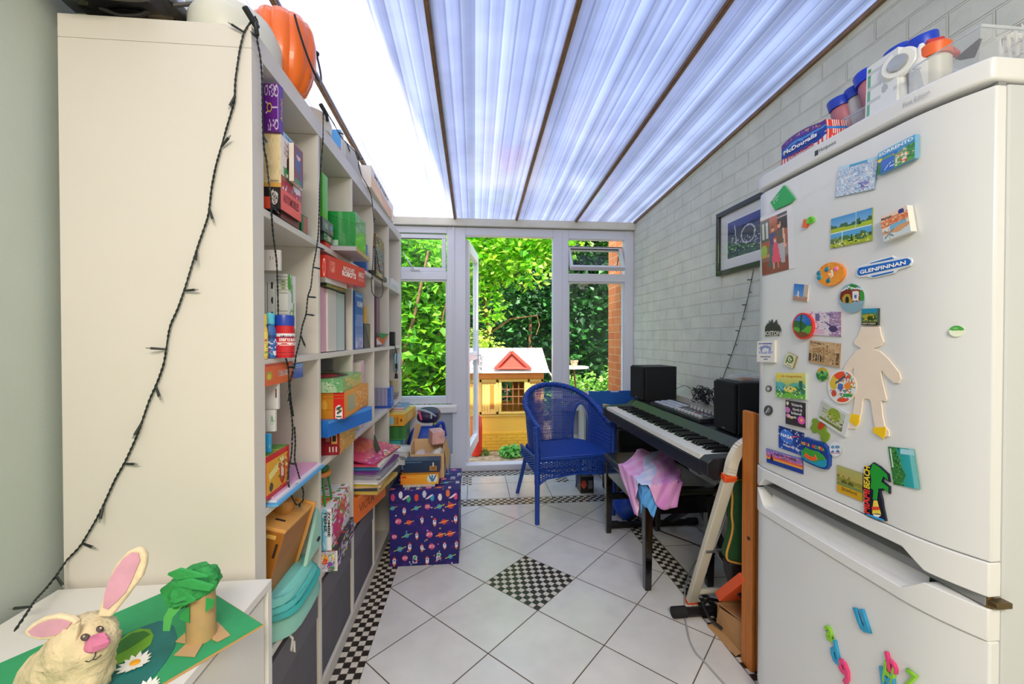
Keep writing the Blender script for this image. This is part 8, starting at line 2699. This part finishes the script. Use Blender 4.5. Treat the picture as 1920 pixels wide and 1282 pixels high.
# cardboard pieces on the floor
b = B()
q0 = at(1352, 1135, 'z', .10)
t = empty('cardboard_box', (1.02, 1.40, 0), 'torn open cardboard box on the floor behind the timber post', 'cardboard box')
mc_ = mat('#b98a58', .8, noise=.08, nscale=20)
obj('side', B().prism([(.955, 1.545, 0), (.965, 1.385, 0), (.975, 1.385, .125), (.958, 1.52, .10)], (.003, 0, 0)), mc_, t, smooth=0)
obj('side', B().prism([(.965, 1.545, 0), (1.25, 1.545, 0), (1.25, 1.545, .12), (.962, 1.535, .11)], (0, .003, 0)), mc_, t, smooth=0)
obj('flap', B().prism([(.962, 1.54, .105), (.975, 1.39, .125), (1.14, 1.385, .10), (1.12, 1.54, .09)], (0, 0, .003)), mat('#c89a68', .8), t, smooth=0)
obj('flap', B().prism([(.93, 1.56, .001), (.945, 1.40, .001), (.962, 1.39, .02), (.955, 1.55, .02)], (.001, 0, .002)), mc_, t, smooth=0)
b = B().tube(smoothpts([Vector(q_) for q_ in ((.958, 1.50, .03), (.925, 1.53, .05), (.925, 1.58, .075), (.96, 1.60, .085), (1.02, 1.60, .07))], 2, 5), .006, 8)
tag(obj('cable', b, mat('#111113', .5)), 'thick black cable loop sticking out by the cardboard box', 'cable')
pts = [at(u, v, 'z', zz_) for u, v, zz_ in ((1306, 1050, .02), (1293, 1072, .03), (1285, 1100, .02), (1283, 1130, .006), (1285, 1165, .006), (1292, 1200, .006), (1305, 1225, .006), (1321, 1240, .006), (1340, 1262, .006), (1360, 1284, .006), (1385, 1310, .006))]
tag(obj('cable', B().tube(smoothpts(pts, 3, 6), .0032, 8), mat('#a9a9a6', .5)), 'thin grey cable snaking over the tiles from the ladder foot to the camera', 'cable')
pts = [Vector(q_) for q_ in ((1.05, 2.55, .006), (1.10, 2.35, .006), (1.22, 2.2, .006), (1.30, 2.05, .006), (1.24, 1.9, .006))]
tag(obj('cable', B().tube(smoothpts(pts, 3, 6), .003, 6), mat('#141414', .5)), 'black cable lying under the piano bench', 'cable')
# ================================================================== FAR RIGHT CORNER
b = B()
by = 3.46
b.box(.985, RX - .004, by, by + .012, .002, .70)
bb_ = obj('blue_board', b, mat('#1d62b8', .5, noise=.06, nscale=6), smooth=0, bevel=.001)
tag(bb_, 'large bright blue board standing under the right window', 'board')
for (u0, v0, u1, v1) in ((1112, 731.5, 1124, 734), (1145, 731.5, 1160, 735), (1096, 733, 1104, 741)):
 a_, c_ = at(u0, v1, 'y', by - .001), at(u1, v0, 'y', by - .001)
 obj('torn_paper', B().box(a_.x, c_.x, by - .0012, by - .0004, a_.z, min(c_.z, .699)), mat('#e6e4e6', .7), bb_, smooth=0)
b = B()
b.prism([at(1062, 757, 'y', 3.4), at(1078, 752, 'y', 3.4), at(1093, 762, 'y', 3.4), at(1080, 778, 'y', 3.4)], (0, .003, 0)) if False else None
t = empty('wall_socket', (.76, FY, .38), 'white double power socket on the grey wall seen through the wicker chair', 'socket')
a_, c_ = at(1065, 829, 'y', FY), at(1089, 814, 'y', FY)
obj('plate', B().box(a_.x, c_.x, FY - .012, FY - .001, a_.z, c_.z), mat('#e4e2dc', .4), t, smooth=0, bevel=.002)
for i in range(3):
 x = a_.x + (c_.x - a_.x) * (.2 + .3 * i)
 obj('pin_hole', B().box(x - .006, x + .006, FY - .0135, FY - .0122, a_.z + .012, a_.z + .03), mat('#1a1a1c'), t, smooth=0)
for i, (x, w, c, h, lab) in enumerate(((.905, .018, '#d9d6c8', .60, 'white-spined book standing behind the wicker chair'), (.926, .014, '#3f8a4a', .57, 'thin green book beside the white-spined one behind the chair'), (.942, .02, '#c9c23a', .55, 'yellow-green book right of the thin green one behind the chair'))):
 b = B().box(x, x + w, 3.33, 3.52, .002, h)
 tag(obj('large_book', b, mat(c, .6), smooth=0, bevel=.001), lab, 'book')
b = B()
b.hexa([(.76, 3.30, .60), (.90, 3.28, .67), (.96, 3.40, .665), (.82, 3.42, .60), (.76, 3.30, .612), (.90, 3.28, .682), (.96, 3.40, .677), (.82, 3.42, .612)])
tag(obj('folded_card', b, mat('#cfc4a8', .7), smooth=0), 'cream folded card resting on the books behind the chair', 'card')
# guitar amplifier and carton behind the bench
t = empty('amplifier', (1.17, 2.90, 0), 'black amplifier cabinet on the floor behind the far end of the piano', 'amplifier')
M_amp = mat('#121214', .6, bump=.2, bscale=200)
obj('cabinet', B().box(.985, 1.32, 2.72, 3.10, 0, .53), M_amp, t, smooth=0, bevel=.012, segs=3)
obj('grille', B().box(1.0, 1.30, 2.708, 2.7195, .04, .42), mat('#0b0b0c', .9, bump=.4, bscale=400), t, smooth=0, bevel=.003)
obj('handle', B().tube([(1.08, 2.9, .532), (1.09, 2.9, .55), (1.21, 2.9, .55), (1.22, 2.9, .532)], .007, 8), mat('#1c1c1e', .4), t)
b = B()
b.prism([(.97, 2.78, .5355), (1.27, 2.78, .5355), (1.27, 2.78, .62), (1.05, 2.78, .655), (.95, 2.78, .67)], (0, .2, 0))
tag(obj('carton', b, mat('#c8a878', .8, noise=.05, nscale=20), smooth=0, bevel=.003), 'beige cardboard carton on top of the black amplifier', 'cardboard box')
bxq = rotbox('small_carton', 'black carton with a red picture standing by the back leg of the wicker chair', 'box', (.885, 2.98), (.885, 3.13), .10, .0005, .125, '#1a1a1c', [('bg', '#1a1a1c'), ('e', .25, .55, .2, .25, '#d8543a'), ('r', .6, .3, .9, .8, '#6a6a70')], '#26262a', ns=(24, 18))
b = B()
for j in range(9):
 for i in range(24):
  a = 2 * pi * i / 24
  k = sin(pi * (.15 + .85 * j / 8) * .95) * (1 + .08 * sin(3 * a + j))
  b.v.append((.965 + .075 * k * cos(a), 2.56 + .10 * k * sin(a), .001 + .17 * j / 8))
for j in range(8):
 for i in range(24):
  k = (i + 1) % 24
  b.face((j * 24 + i, j * 24 + k, (j + 1) * 24 + k, (j + 1) * 24 + i))
b.face(range(24)[::-1])
b.face(range(8 * 24, 9 * 24))
tag(obj('carrier_bag', b, mat('#1a4fc4', .4, bump=.4, bscale=30)), 'bright blue plastic bag on the floor behind the piano bench', 'bag')
# ================================================================== SPACE-PATTERNED STORAGE CUBE
def space(seed, asp):
 rnd = random.Random(seed)
 L = [('grad', '#1c1663', '#231a78'), ('n', 16, .14, ['#3a1a7a', '#2c1a70'], seed)]
 for i in range(26):
  x, y = rnd.random(), rnd.random()
  L.append(('e', x, y, .012 / asp, .012, rnd.choice(['#e86a7a', '#f0b04a', '#7ab4e0', '#d8d0e8'])))
 g = 0
 for j in range(5):
  for i in range(6):
   x = (i + .3 + .5 * (j % 2)) / 6 + rnd.uniform(-.03, .03)
   y = (j + .5) / 5 + rnd.uniform(-.03, .03)
   s = .056 * rnd.uniform(.9, 1.15)
   k = rnd.randrange(5)
   sx = s / asp
   if k == 0:
    L += [('e', x, y, sx * .8, s * .8, '#d84a7a'), ('l', x - sx * .6, y + s * .2, x + sx * .6, y + s * .35, s * .09, '#f0c8d8'), ('l', x - sx * .7, y - s * .2, x + sx * .7, y - s * .05, s * .09, '#f0c8d8')]
   elif k == 1:
    L += [('e', x, y, sx * .75, s * .7, '#e2483a'), ('l', x - sx * 1.3, y - s * .3, x + sx * 1.3, y + s * .35, s * .10, '#f0c06a')]
   elif k == 2:
    L += [('p', [(x - sx * .4, y - s * .7), (x + sx * .4, y - s * .7), (x + sx * .45, y + s * .3), (x, y + s * 1.2), (x - sx * .45, y + s * .3)], '#e8e2ee'), ('e', x, y + s * .15, sx * .2, s * .22, '#3a6ab8'), ('p', [(x - sx * .4, y - s * .7), (x + sx * .4, y - s * .7), (x, y - s * 1.4)], '#f08a3a'), ('p', [(x - sx * .45, y + s * .5), (x + sx * .45, y + s * .5), (x, y + s * 1.2)], '#e2483a')]
   elif k == 3:
    L += [('e', x, y + s * .5, sx * .55, s * .55, '#e8e2ee'), ('e', x, y + s * .5, sx * .38, s * .38, '#3fa87a'), ('n', 60, .6, ['#e8e2ee', '#b8a8c8'], seed + g, (x - sx * .6, y - s, x + sx * .6, y + s * .05)), ('e', x + sx * .5, y - s * .3, sx * .2, s * .2, '#e2783a')]
   else:
    L += [('e', x, y, sx * .65, s * .65, '#2f9ac8'), ('l', x - sx * 1.4, y - s * .45, x + sx * 1.4, y + s * .5, s * .10, '#b8c83a')]
   g += 1
 return L
sx0, sx1, sy0, sy1 = -.432, -.078, 2.105, 2.445
t = empty('storage_cube', ((sx0 + sx1) / 2, (sy0 + sy1) / 2, 0), 'dark blue storage cube printed with rockets, planets and astronauts', 'storage cube')
zl = .325
ft = paint(space(3, 1.1))
b = B()
b.picture((sx0 + .004, sy0 + .004, .0005), (sx1 - sx0 - .008, 0, 0), (0, 0, zl), 130, 120, ft)
b.picture((sx1 - .004, sy0 + .004, .0005), (0, sy1 - sy0 - .008, 0), (0, 0, zl), 60, 60, paint(space(5, 1)))
b.quad((sx0 + .004, sy1 - .004, .0005), (sx0 + .004, sy0 + .004, .0005), (sx0 + .004, sy0 + .004, zl), (sx0 + .004, sy1 - .004, zl), '#1c1663')
b.quad((sx1 - .004, sy1 - .004, .0005), (sx0 + .004, sy1 - .004, .0005), (sx0 + .004, sy1 - .004, zl), (sx1 - .004, sy1 - .004, zl), '#1c1663')
b.quad((sx0, sy0, .0005), (sx0, sy1, .0005), (sx1, sy1, .0005), (sx1, sy0, .0005), '#1c1663')
obj('body', b, printed(.65), t, smooth=0)
b = B()
zc1 = .386
b.picture((sx0, sy0, zl), (sx1 - sx0, 0, 0), (0, 0, zc1 - zl), 130, 22, paint([(l if l[0] != 'n' else l) for l in space(8, 1.1)[:2]] + [('e', (i + .5) / 9, .5 + .2 * sin(i * 2), .028, .3, c_) for i, c_ in enumerate(['#d84a7a', '#e8e2ee', '#3fa87a', '#e2483a', '#c8d0e8', '#2f9ac8', '#e8e2ee', '#e2783a', '#d84a7a'])] + [('l', i / 9 - .02, .3, i / 9 + .05, .6, .02, '#e8dcf0') for i in range(2, 9, 3)]))
b.picture((sx1, sy0, zl), (0, sy1 - sy0, 0), (0, 0, zc1 - zl), 40, 12, paint(space(9, 6)[:20]))
b.quad((sx0, sy1, zl), (sx0, sy0, zl), (sx0, sy0, zc1), (sx0, sy1, zc1), '#1c1663')
b.quad((sx1, sy1, zl), (sx0, sy1, zl), (sx0, sy1, zc1), (sx1, sy1, zc1), '#1c1663')
b.quad((sx0, sy1, zl), (sx1, sy1, zl), (sx1, sy0, zl), (sx0, sy0, zl), '#1c1663')
b.picture((sx0, sy0, zc1), (sx1 - sx0, 0, 0), (0, sy1 - sy0, 0), 120, 110, paint(space(6, 1.05)))
obj('lid', b, printed(.65), t, smooth=0)
zq = zc1 + .0006
# yellow construction toy box
xA, xB = at(751, 905, 'y', 2.16).x, at(822, 905, 'y', 2.16).x
q_ = cbox('toy_brick_box', 'orange and yellow toy box with a fan-shaped print on the storage cube', 'toy box', Vector((xA, 2.16, zq + .012)), Vector((1, 0, 0)), Vector((0, -1, 0)), xB - xA, .115, .05,
  [('gradx', '#f08a1c', '#f0b82c'), ('r', .04, .68, .14, .86, '#d8281c'), ('r', .18, .7, .6, .8, '#f4a83a'), ('e', .84, .55, .14, .5, '#dce4ea'), ('l', .84, .2, .76, .9, .02, '#2a6a9a'), ('l', .84, .2, .84, .95, .02, '#4a8aa8'), ('l', .84, .2, .93, .9, .02, '#2a6a9a'), ('e', .84, .15, .06, .12, '#e8c23a')], '#f0a21c', [('bg', '#f0a820'), ('r', .0, .0, 1, .3, '#e8921c')], nf=(70, 22), ns=(10, 10))
cbox('card_tray', 'white card tray under the orange toy box', 'tray', Vector((xA + .012, 2.157, zq)), Vector((1, 0, 0)), Vector((0, -1, 0)), xB - xA - .03, .11, .0115, [('bg', '#dcd4c8'), ('s', 22, .4, '#b8a89a', 0)], '#d8d0c4', '#d8d0c4', nf=(60, 4), ns=(4, 4))
xA2, xB2 = at(757, 880, 'y', 2.205).x, at(825, 880, 'y', 2.205).x
nv = cbox('navy_box', 'navy blue flat box with a small brown printed square, above the orange toy box', 'box', Vector((xA2, 2.195, zq + .0625)), Vector((1, 0, 0)), Vector((0, -1, 0)), xB2 - xA2, .08, .062,
  [('bg', '#122e52'), ('r', .72, .12, .92, .55, '#a87a44'), ('r', .8, .5, .84, .85, '#dcdcd8'), ('r', .05, .85, .5, .9, '#4a6a8a'), ('r', .76, .2, .88, .45, '#8a6030')], '#0f2848', '#24446a', nf=(60, 24), ns=(8, 8))
# open carton with scrunched paper
t = empty('open_carton', (-.22, 2.36, zq), 'open cardboard carton full of crumpled paper on the storage cube', 'cardboard box')
cx0, cx1, cy0_, cy1_ = at(770, 850, 'y', 2.3).x, at(833, 850, 'y', 2.3).x, 2.2855, 2.43
m_k = mat('#d8b488', .8, noise=.05, nscale=20)
h_ = .185
for nm_, bxs in (('side', (cx0, cx0 + .004, cy0_, cy1_)), ('side', (cx1 - .004, cx1, cy0_, cy1_)), ('side', (cx0 + .004, cx1 - .004, cy0_, cy0_ + .004)), ('side', (cx0 + .004, cx1 - .004, cy1_ - .004, cy1_))):
 obj(nm_, B().box(*bxs, zq, zq + h_ * (.72 if bxs[3] < 2.3 else 1)), m_k, t, smooth=0)
obj('flap', B().prism([(cx1 - .002, cy0_, zq + h_), (cx1 - .002, cy1_, zq + h_), (cx1 + .02, cy1_, zq + h_ * .55), (cx1 + .02, cy0_, zq + h_ * .2)], (.003, 0, 0)), mat('#dcae6c', .8), t, smooth=0)
for i, (x, y, z, r, c, lab) in enumerate(((cx0 + .05, 2.34, .135, .04, '#cfc0c4', 'crumpled mauve paper at the left inside the carton'), (cx0 + .145, 2.35, .135, .045, '#dedbd8', 'crumpled white paper at the right inside the carton'), (cx0 + .10, 2.37, .11, .04, '#d8a8a8', 'pinkish scrunched paper in the middle of the carton'))):
 tag(obj('crumpled_paper', crumple((x, y, zq + z - .02), r, r * .9, r * .8, 20 + i, 16, 10, .5), mat(c, .8), smooth=15), lab, 'paper')
# pink patterned paper cube
pc0 = at(818, 845, 'y', 2.34)
M_ = Matrix.Translation((pc0.x, 2.36, zq + h_ + .030)) @ Matrix.Rotation(radians(24), 4, 'Z') @ Matrix.Rotation(radians(8), 4, 'X')
b = B()
s = .036
b.box(-s, s, -s, s, -s, s, M_)
tag(obj('paper_cube', b, mat('#d9a8a4', .6, noise=.22, nscale=35), smooth=0, bevel=.003), 'pink and white patterned paper cube perched on the carton edge', 'paper craft')
# blue bag and rucksack in the corner
def blob(name, c, rx, ry, rz, m, parent, e=.75, n=36, m_=20, dent=.0):
 b = B()
 for j in range(m_ + 1):
  th = pi * j / m_
  for i in range(n):
   ph = 2 * pi * i / n
   f = lambda v: (abs(v) ** e) * (1 if v > 0 else -1)
   k = 1 + dent * sin(3 * ph + 2 * th)
   b.v.append((c[0] + rx * k * (sin(th) ** e if sin(th) > 0 else 0) * f(cos(ph)), c[1] + ry * k * (sin(th) ** e if sin(th) > 0 else 0) * f(sin(ph)), c[2] + rz * f(cos(th))))
 for j in range(m_):
  for i in range(n):
   k = (i + 1) % n
   b.face((j * n + i, (j + 1) * n + i, (j + 1) * n + k, j * n + k))
 return obj(name, b, m, parent, smooth=60)
xb0, xb1 = at(762, 830, 'y', 2.75).x, at(831, 830, 'y', 2.75).x
t = empty('shopping_bag', ((xb0 + xb1) / 2, 2.80, 0), 'royal blue shopping bag with a red mark standing behind the storage cube', 'bag')
blob('body', ((xb0 + xb1) / 2, 2.82, .285), (xb1 - xb0) / 2, .13, .285, mat('#1c4cb0', .55, bump=.5, bscale=18), t, .45, dent=.03)
obj('handle', B().tube(smoothpts([Vector((xb1 - .05, 2.74, .53)), Vector((xb1 - .03, 2.72, .60)), Vector((xb1 - .0, 2.74, .60)), Vector((xb1 + .01, 2.80, .50))], 2, 5), .012, 8), mat('#1a3fae', .5), t)
rm = at(792, 829, 'y', 2.685)
words('#', t, (rm.x - .012, 2.684, rm.z - .02), (1, 0, 0), (0, 0, 1), .034, .042, '#d8303a', fat=.06)
rk = at(801, 800, 'y', 2.78)
t = empty('rucksack', (rk.x, 2.86, .56), 'dark purple rucksack with a pale trim lying on top of the blue bag', 'rucksack')
M_ = Matrix.Rotation(radians(-20), 3, 'Y')
bk_ = blob('body', (rk.x, 2.86, .63), .082, .11, .050, mat('#33254a', .5, noise=.3, nscale=18), t, .8)
for pl, cc2, r_ in (([(-.055, -.085, .045), (-.015, -.11, .045), (.03, -.105, .025), (.055, -.085, .0)], '#a8bcc4', .007), ([(-.06, -.07, .04), (-.045, -.10, .015), (-.035, -.105, -.02)], '#d84a7a', .008), ([(.03, -.105, .025), (.03, -.115, -.01)], '#a8bcc4', .006)):
 obj('trim', B().tube(smoothpts([Vector((rk.x, 2.86, .635)) + Vector(q_) for q_ in pl], 1, 4), r_, 8), mat(cc2, .5), t)
b = B()
P = [at(*q_, 'y', 2.60) for q_ in ((779, 793), (790, 797), (786, 812), (779, 835), (769, 834), (774, 815))]
b.prism(P, (0, .006, 0))
tag(obj('wooden_strip', b, mat('#c8a07a', .7), smooth=0), 'tan strip of card leaning against the rucksack and folders', 'card')
# ================================================================== GARDEN OBJECTS
PY = 4.78
g = lambda u, v, y=PY: at(u, v, 'y', y)
ph = empty('playhouse', (.45, 5.25, GZ), 'yellow plastic children’s playhouse with a white shingled roof outside the door', 'playhouse')
M_y = mat('#f4c04c', .5, noise=.05, nscale=4, name='yellow_plastic')
M_y2 = mat('#f2cc66', .5, noise=.04, nscale=4)
hx0, hx1 = g(880, 800).x, g(1019, 800).x
zb_, ze = GZ + .0, g(960, 697).z
PD = .80
b = B()
wx0, wx1 = g(940, 740).x, g(983, 740).x
wz0, wz1 = g(960, 771).z, g(960, 715).z
b.box(hx0, wx0, PY, PY + .03, zb_, ze)
b.box(wx1, hx1, PY, PY + .03, zb_, ze)
b.box(wx0, wx1, PY, PY + .03, zb_, wz0)
b.box(wx0, wx1, PY, PY + .03, wz1, ze)
b.box(hx0, hx0 + .03, PY + .03, PY + PD, zb_, ze)
b.box(hx1 - .03, hx1, PY + .03, PY + PD, zb_, ze)
bx0_, bx1_ = wx0 + .0, wx0 + (wx1 - wx0) * .52
b.box(hx0 + .03, bx0_, PY + PD - .03, PY + PD, zb_, ze)
b.box(bx1_ + .05, hx1 - .03, PY + PD - .03, PY + PD, zb_, ze)
b.box(bx0_, bx1_ + .05, PY + PD - .03, PY + PD, zb_, wz0)
obj('wall', b, M_y, ph, smooth=0)
b = B()
z0b, z1b = zb_, g(960, 809).z
nr_ = 6
rh = (z1b - z0b) / nr_
for j in range(nr_):
 x = hx0 + (.0 if j % 2 else -.06)
 while x < hx1:
  a_, c_ = max(x, hx0) + .004, min(x + .12, hx1) - .004
  if c_ - a_ > .02:
   b.box(a_, c_, PY - .008, PY + .001, z0b + j * rh + .004, z0b + (j + 1) * rh - .004)
  x += .125
obj('moulded_bricks', b, mat('#f0bc38', .5), ph, smooth=0, bevel=.002)
obj('band', B().box(hx0, hx1, PY - .014, PY, g(960, 780).z, g(960, 776).z), M_y2, ph, smooth=0, bevel=.003)
obj('beam', B().box(hx0 - .01, hx1 + .0, PY - .02, PY, g(960, 709).z, ze), mat('#ee9a4a', .5), ph, smooth=0, bevel=.003)
sh_z0, sh_z1 = g(960, 775).z, g(960, 711).z
for (ua, ub) in ((899, 934), (989, 1018)):
 a_, c_ = g(ua, 740).x, g(ub, 740).x
 b = B()
 for (q0, q1, q2, q3) in ((a_, c_, sh_z0, sh_z0 + .03), (a_, c_, sh_z1 - .03, sh_z1), (a_, a_ + .025, sh_z0, sh_z1), (c_ - .025, c_, sh_z0, sh_z1)):
  b.box(q0, q1, PY - .026, PY - .0005, q2, q3)
 nb_ = 5
 for i in range(nb_):
  x = a_ + .025 + (c_ - a_ - .05) * i / nb_
  b.box(x + .002, x + (c_ - a_ - .05) / nb_ - .002, PY - .018, PY - .0005, sh_z0 + .03, sh_z1 - .03)
 s_ = obj('shutter', b, mat('#f0c468', .5), ph, smooth=0, bevel=.002)
 mx_ = a_ + (c_ - a_) * .55
 obj('slot', B().box(mx_, mx_ + .05, PY - .0195, PY - .018, sh_z0 + .06, sh_z1 - .06), mat('#b8782c', .6), s_, smooth=0)
b = B()
fx0, fx1 = g(935, 740).x, g(989, 740).x
for (q0, q1, q2, q3) in ((fx0, fx1, sh_z0, wz0), (fx0, fx1, wz1, sh_z1), (fx0, wx0, wz0, wz1), (wx1, fx1, wz0, wz1)):
 b.box(q0, q1, PY - .03, PY - .0005, q2, q3)
wf = obj('window_frame', b, M_y2, ph, smooth=0, bevel=.003)
b = B()
for k in range(0, 5):
 x = wx0 + (wx1 - wx0) * k / 4
 b.box(x - .005, x + .005, PY - .012, PY - .002, wz0, wz1)
for k in range(0, 5):
 z = wz0 + (wz1 - wz0) * k / 4
 b.box(wx0, wx1, PY - .013, PY - .003, z - .005, z + .005)
obj('lattice', b, mat('#7a5234', .6), wf, smooth=0)
# roof
rz1, ry_ = g(955, 653, PY + PD / 2).z, PY + PD / 2
rx0, rx1 = g(870, 690).x, g(1029, 692, PY - .08).x
eave = Vector((0, PY - .09, g(960, 696, PY - .09).z))
ridge = Vector((0, ry_, rz1))
b = B()
M_rf = mat('#b9b0a8', .7, noise=.12, nscale=6, name='grey_white_shingle')
rows = 9
for side in (0, 1):
 for j in range(rows):
  t0, t1 = j / rows, (j + 1) / rows
  pa_, pb_ = eave.lerp(ridge, t0), eave.lerp(ridge, t1 + .02)
  if side:
   pa_ = Vector((0, 2 * ry_ - pa_.y, pa_.z))
   pb_ = Vector((0, 2 * ry_ - pb_.y, pb_.z))
  x = rx0 - (.05 if j % 2 else 0)
  while x < rx1 - .005:
   xa_, xb_ = max(x, rx0), min(x + .095, rx1)
   if xb_ - xa_ > .01:
    pts8 = [(xa_ + .002, pa_.y, pa_.z + .004), (xb_ - .002, pa_.y, pa_.z + .004), (xb_ - .002, pb_.y, pb_.z - .004), (xa_ + .002, pb_.y, pb_.z - .004), (xa_ + .002, pa_.y, pa_.z + .018), (xb_ - .002, pa_.y, pa_.z + .018), (xb_ - .002, pb_.y, pb_.z + .002), (xa_ + .002, pb_.y, pb_.z + .002)]
    b.hexa(pts8)
   x += .1
obj('roof_shingles', b, M_rf, ph, smooth=0)
b = B()
b.prism([(rx0 + .01, eave.y + .01, eave.z - .012), (rx0 + .01, ry_, rz1 - .005), (rx0 + .01, 2 * ry_ - eave.y - .01, eave.z - .012)], (rx1 - rx0 - .02, 0, 0))
obj('roof', b, mat('#e4ded8', .6), ph, smooth=0)
obj('eave_board', B().box(rx0, rx1, eave.y - .012, eave.y + .0, eave.z - .02, eave.z + .012), mat('#efe9e4', .5), ph, smooth=0, bevel=.004)
a_, m_, c_ = g(932, 690, PY - .10), g(959, 661, PY - .10), g(990, 690, PY - .10)
b = B()
n0 = 0
back = lambda p_, dy: Vector((p_.x, p_.y + dy, p_.z))
b.v += [tuple(a_), tuple(c_), tuple(m_), (a_.x, a_.y + .02, a_.z), (c_.x, c_.y + .02, c_.z), (m_.x, m_.y + .26, m_.z)]
for f in ((0, 1, 2), (0, 2, 5, 3), (1, 4, 5, 2), (3, 5, 4), (0, 3, 4, 1)):
 b.face(f)
gab = obj('gable', b, mat('#d65a4a', .5), ph, smooth=0, fix=True)
b = B()
b.bar(a_ + Vector((-.02, -.012, 0)), m_ + Vector((0, -.012, .015)), .02, .035)
b.bar(c_ + Vector((.02, -.012, 0)), m_ + Vector((0, -.012, .015)), .02, .035)
b.bar(a_ + Vector((-.04, -.01, -.004)), c_ + Vector((.04, -.01, -.004)), .02, .02)
obj('gable_trim', b, mat('#cf4f42', .5), gab, smooth=0, bevel=.003)
b = B().tube(smoothpts([Vector((rx1 - .0, PY + .0, eave.z + .0)), Vector((rx1 + .05, PY, eave.z - .06)), Vector((rx1 + .07, PY, eave.z - .16)), Vector((rx1 + .07, PY, GZ))], 2, 6), .010, 8)
tag(obj('white_pipe', b, mat('#d8c8b8', .4)), 'thin pale curved pole beside the playhouse roof', 'pole')
c = g(893, 800, 4.6)
tag(obj('red_barrel', B().lathe((c.x, 4.62, GZ - .0), [(.055, 0), (.065, .05), (.068, .30), (.060, .42), (.03, .46), (.001, .47)], 28), mat('#d8321e', .4)), 'tall red plastic tub left of the playhouse behind the door leaf', 'plastic tub')
# garden table
ty = 5.6
c = at(1069, 688, 'y', ty)
rr_ = (at(1103, 688, 'y', ty).x - at(1035, 688, 'y', ty).x) / 2
t = empty('garden_table', (c.x, ty, GZ), 'round white slatted garden table seen through the right window', 'garden table')
b = B()
b.lathe((c.x, ty, c.z - .012), [(rr_, 0), (rr_, .02), (rr_ - .02, .02), (rr_ - .02, 0)], 36)
k = -rr_ + .02
while k < rr_ - .02:
 hw = sqrt(max(0, (rr_ - .01) ** 2 - k * k))
 b.box(c.x - hw, c.x + hw, ty + k, ty + k + .032, c.z - .006, c.z + .008)
 k += .042
obj('table_top', b, mat('#dccfc4', .5), t, smooth=0)
for a in (0, 2.1, 4.2):
 obj('leg', B().tube([(c.x + .05 * cos(a), ty + .05 * sin(a), c.z - .012), (c.x + .10 * cos(a), ty + .10 * sin(a), (c.z + GZ) / 2), (c.x + .26 * cos(a), ty + .26 * sin(a), GZ)], .014, 8), mat('#8a5a3c', .5), t)
c2 = at(1075, 686, 'y', ty)
pt_ = empty('flower_pot', (c2.x, ty - .05, c.z + .009), 'small terracotta pot with sprigs on the garden table', 'plant pot')
obj('pot', B().lathe((c2.x, ty - .05, c.z + .009), [(.035, 0), (.05, .07), (.055, .07), (.055, .09), (.046, .09), (.001, .08)], 20), mat('#c8a080', .7), pt_)
obj('plant', foliage([(c2.x, ty - .05, c.z + .14, .06, .06, .05)], 70, .04, ['#4a8a3a', '#2f6a2c'], 5), leafmat('x', .4), pt_, smooth=0)
# branches lying beside the path and gravel weeds
for (u, v, lab) in ((905, 852, 'tuft of dry weeds at the left of the playhouse base'), (1012, 848, 'tuft of green weeds at the right of the playhouse base')):
 c = at(u, v, 'z', GZ)
 o = obj('weed_tuft', foliage([(c.x, c.y, GZ + .03, .08, .06, .04)], 160, .035, ['#7aa03a', '#a8a850', '#5a7a2c'], int(u)), leafmat('x', .3), smooth=0)
 tag(o, lab, 'weeds')
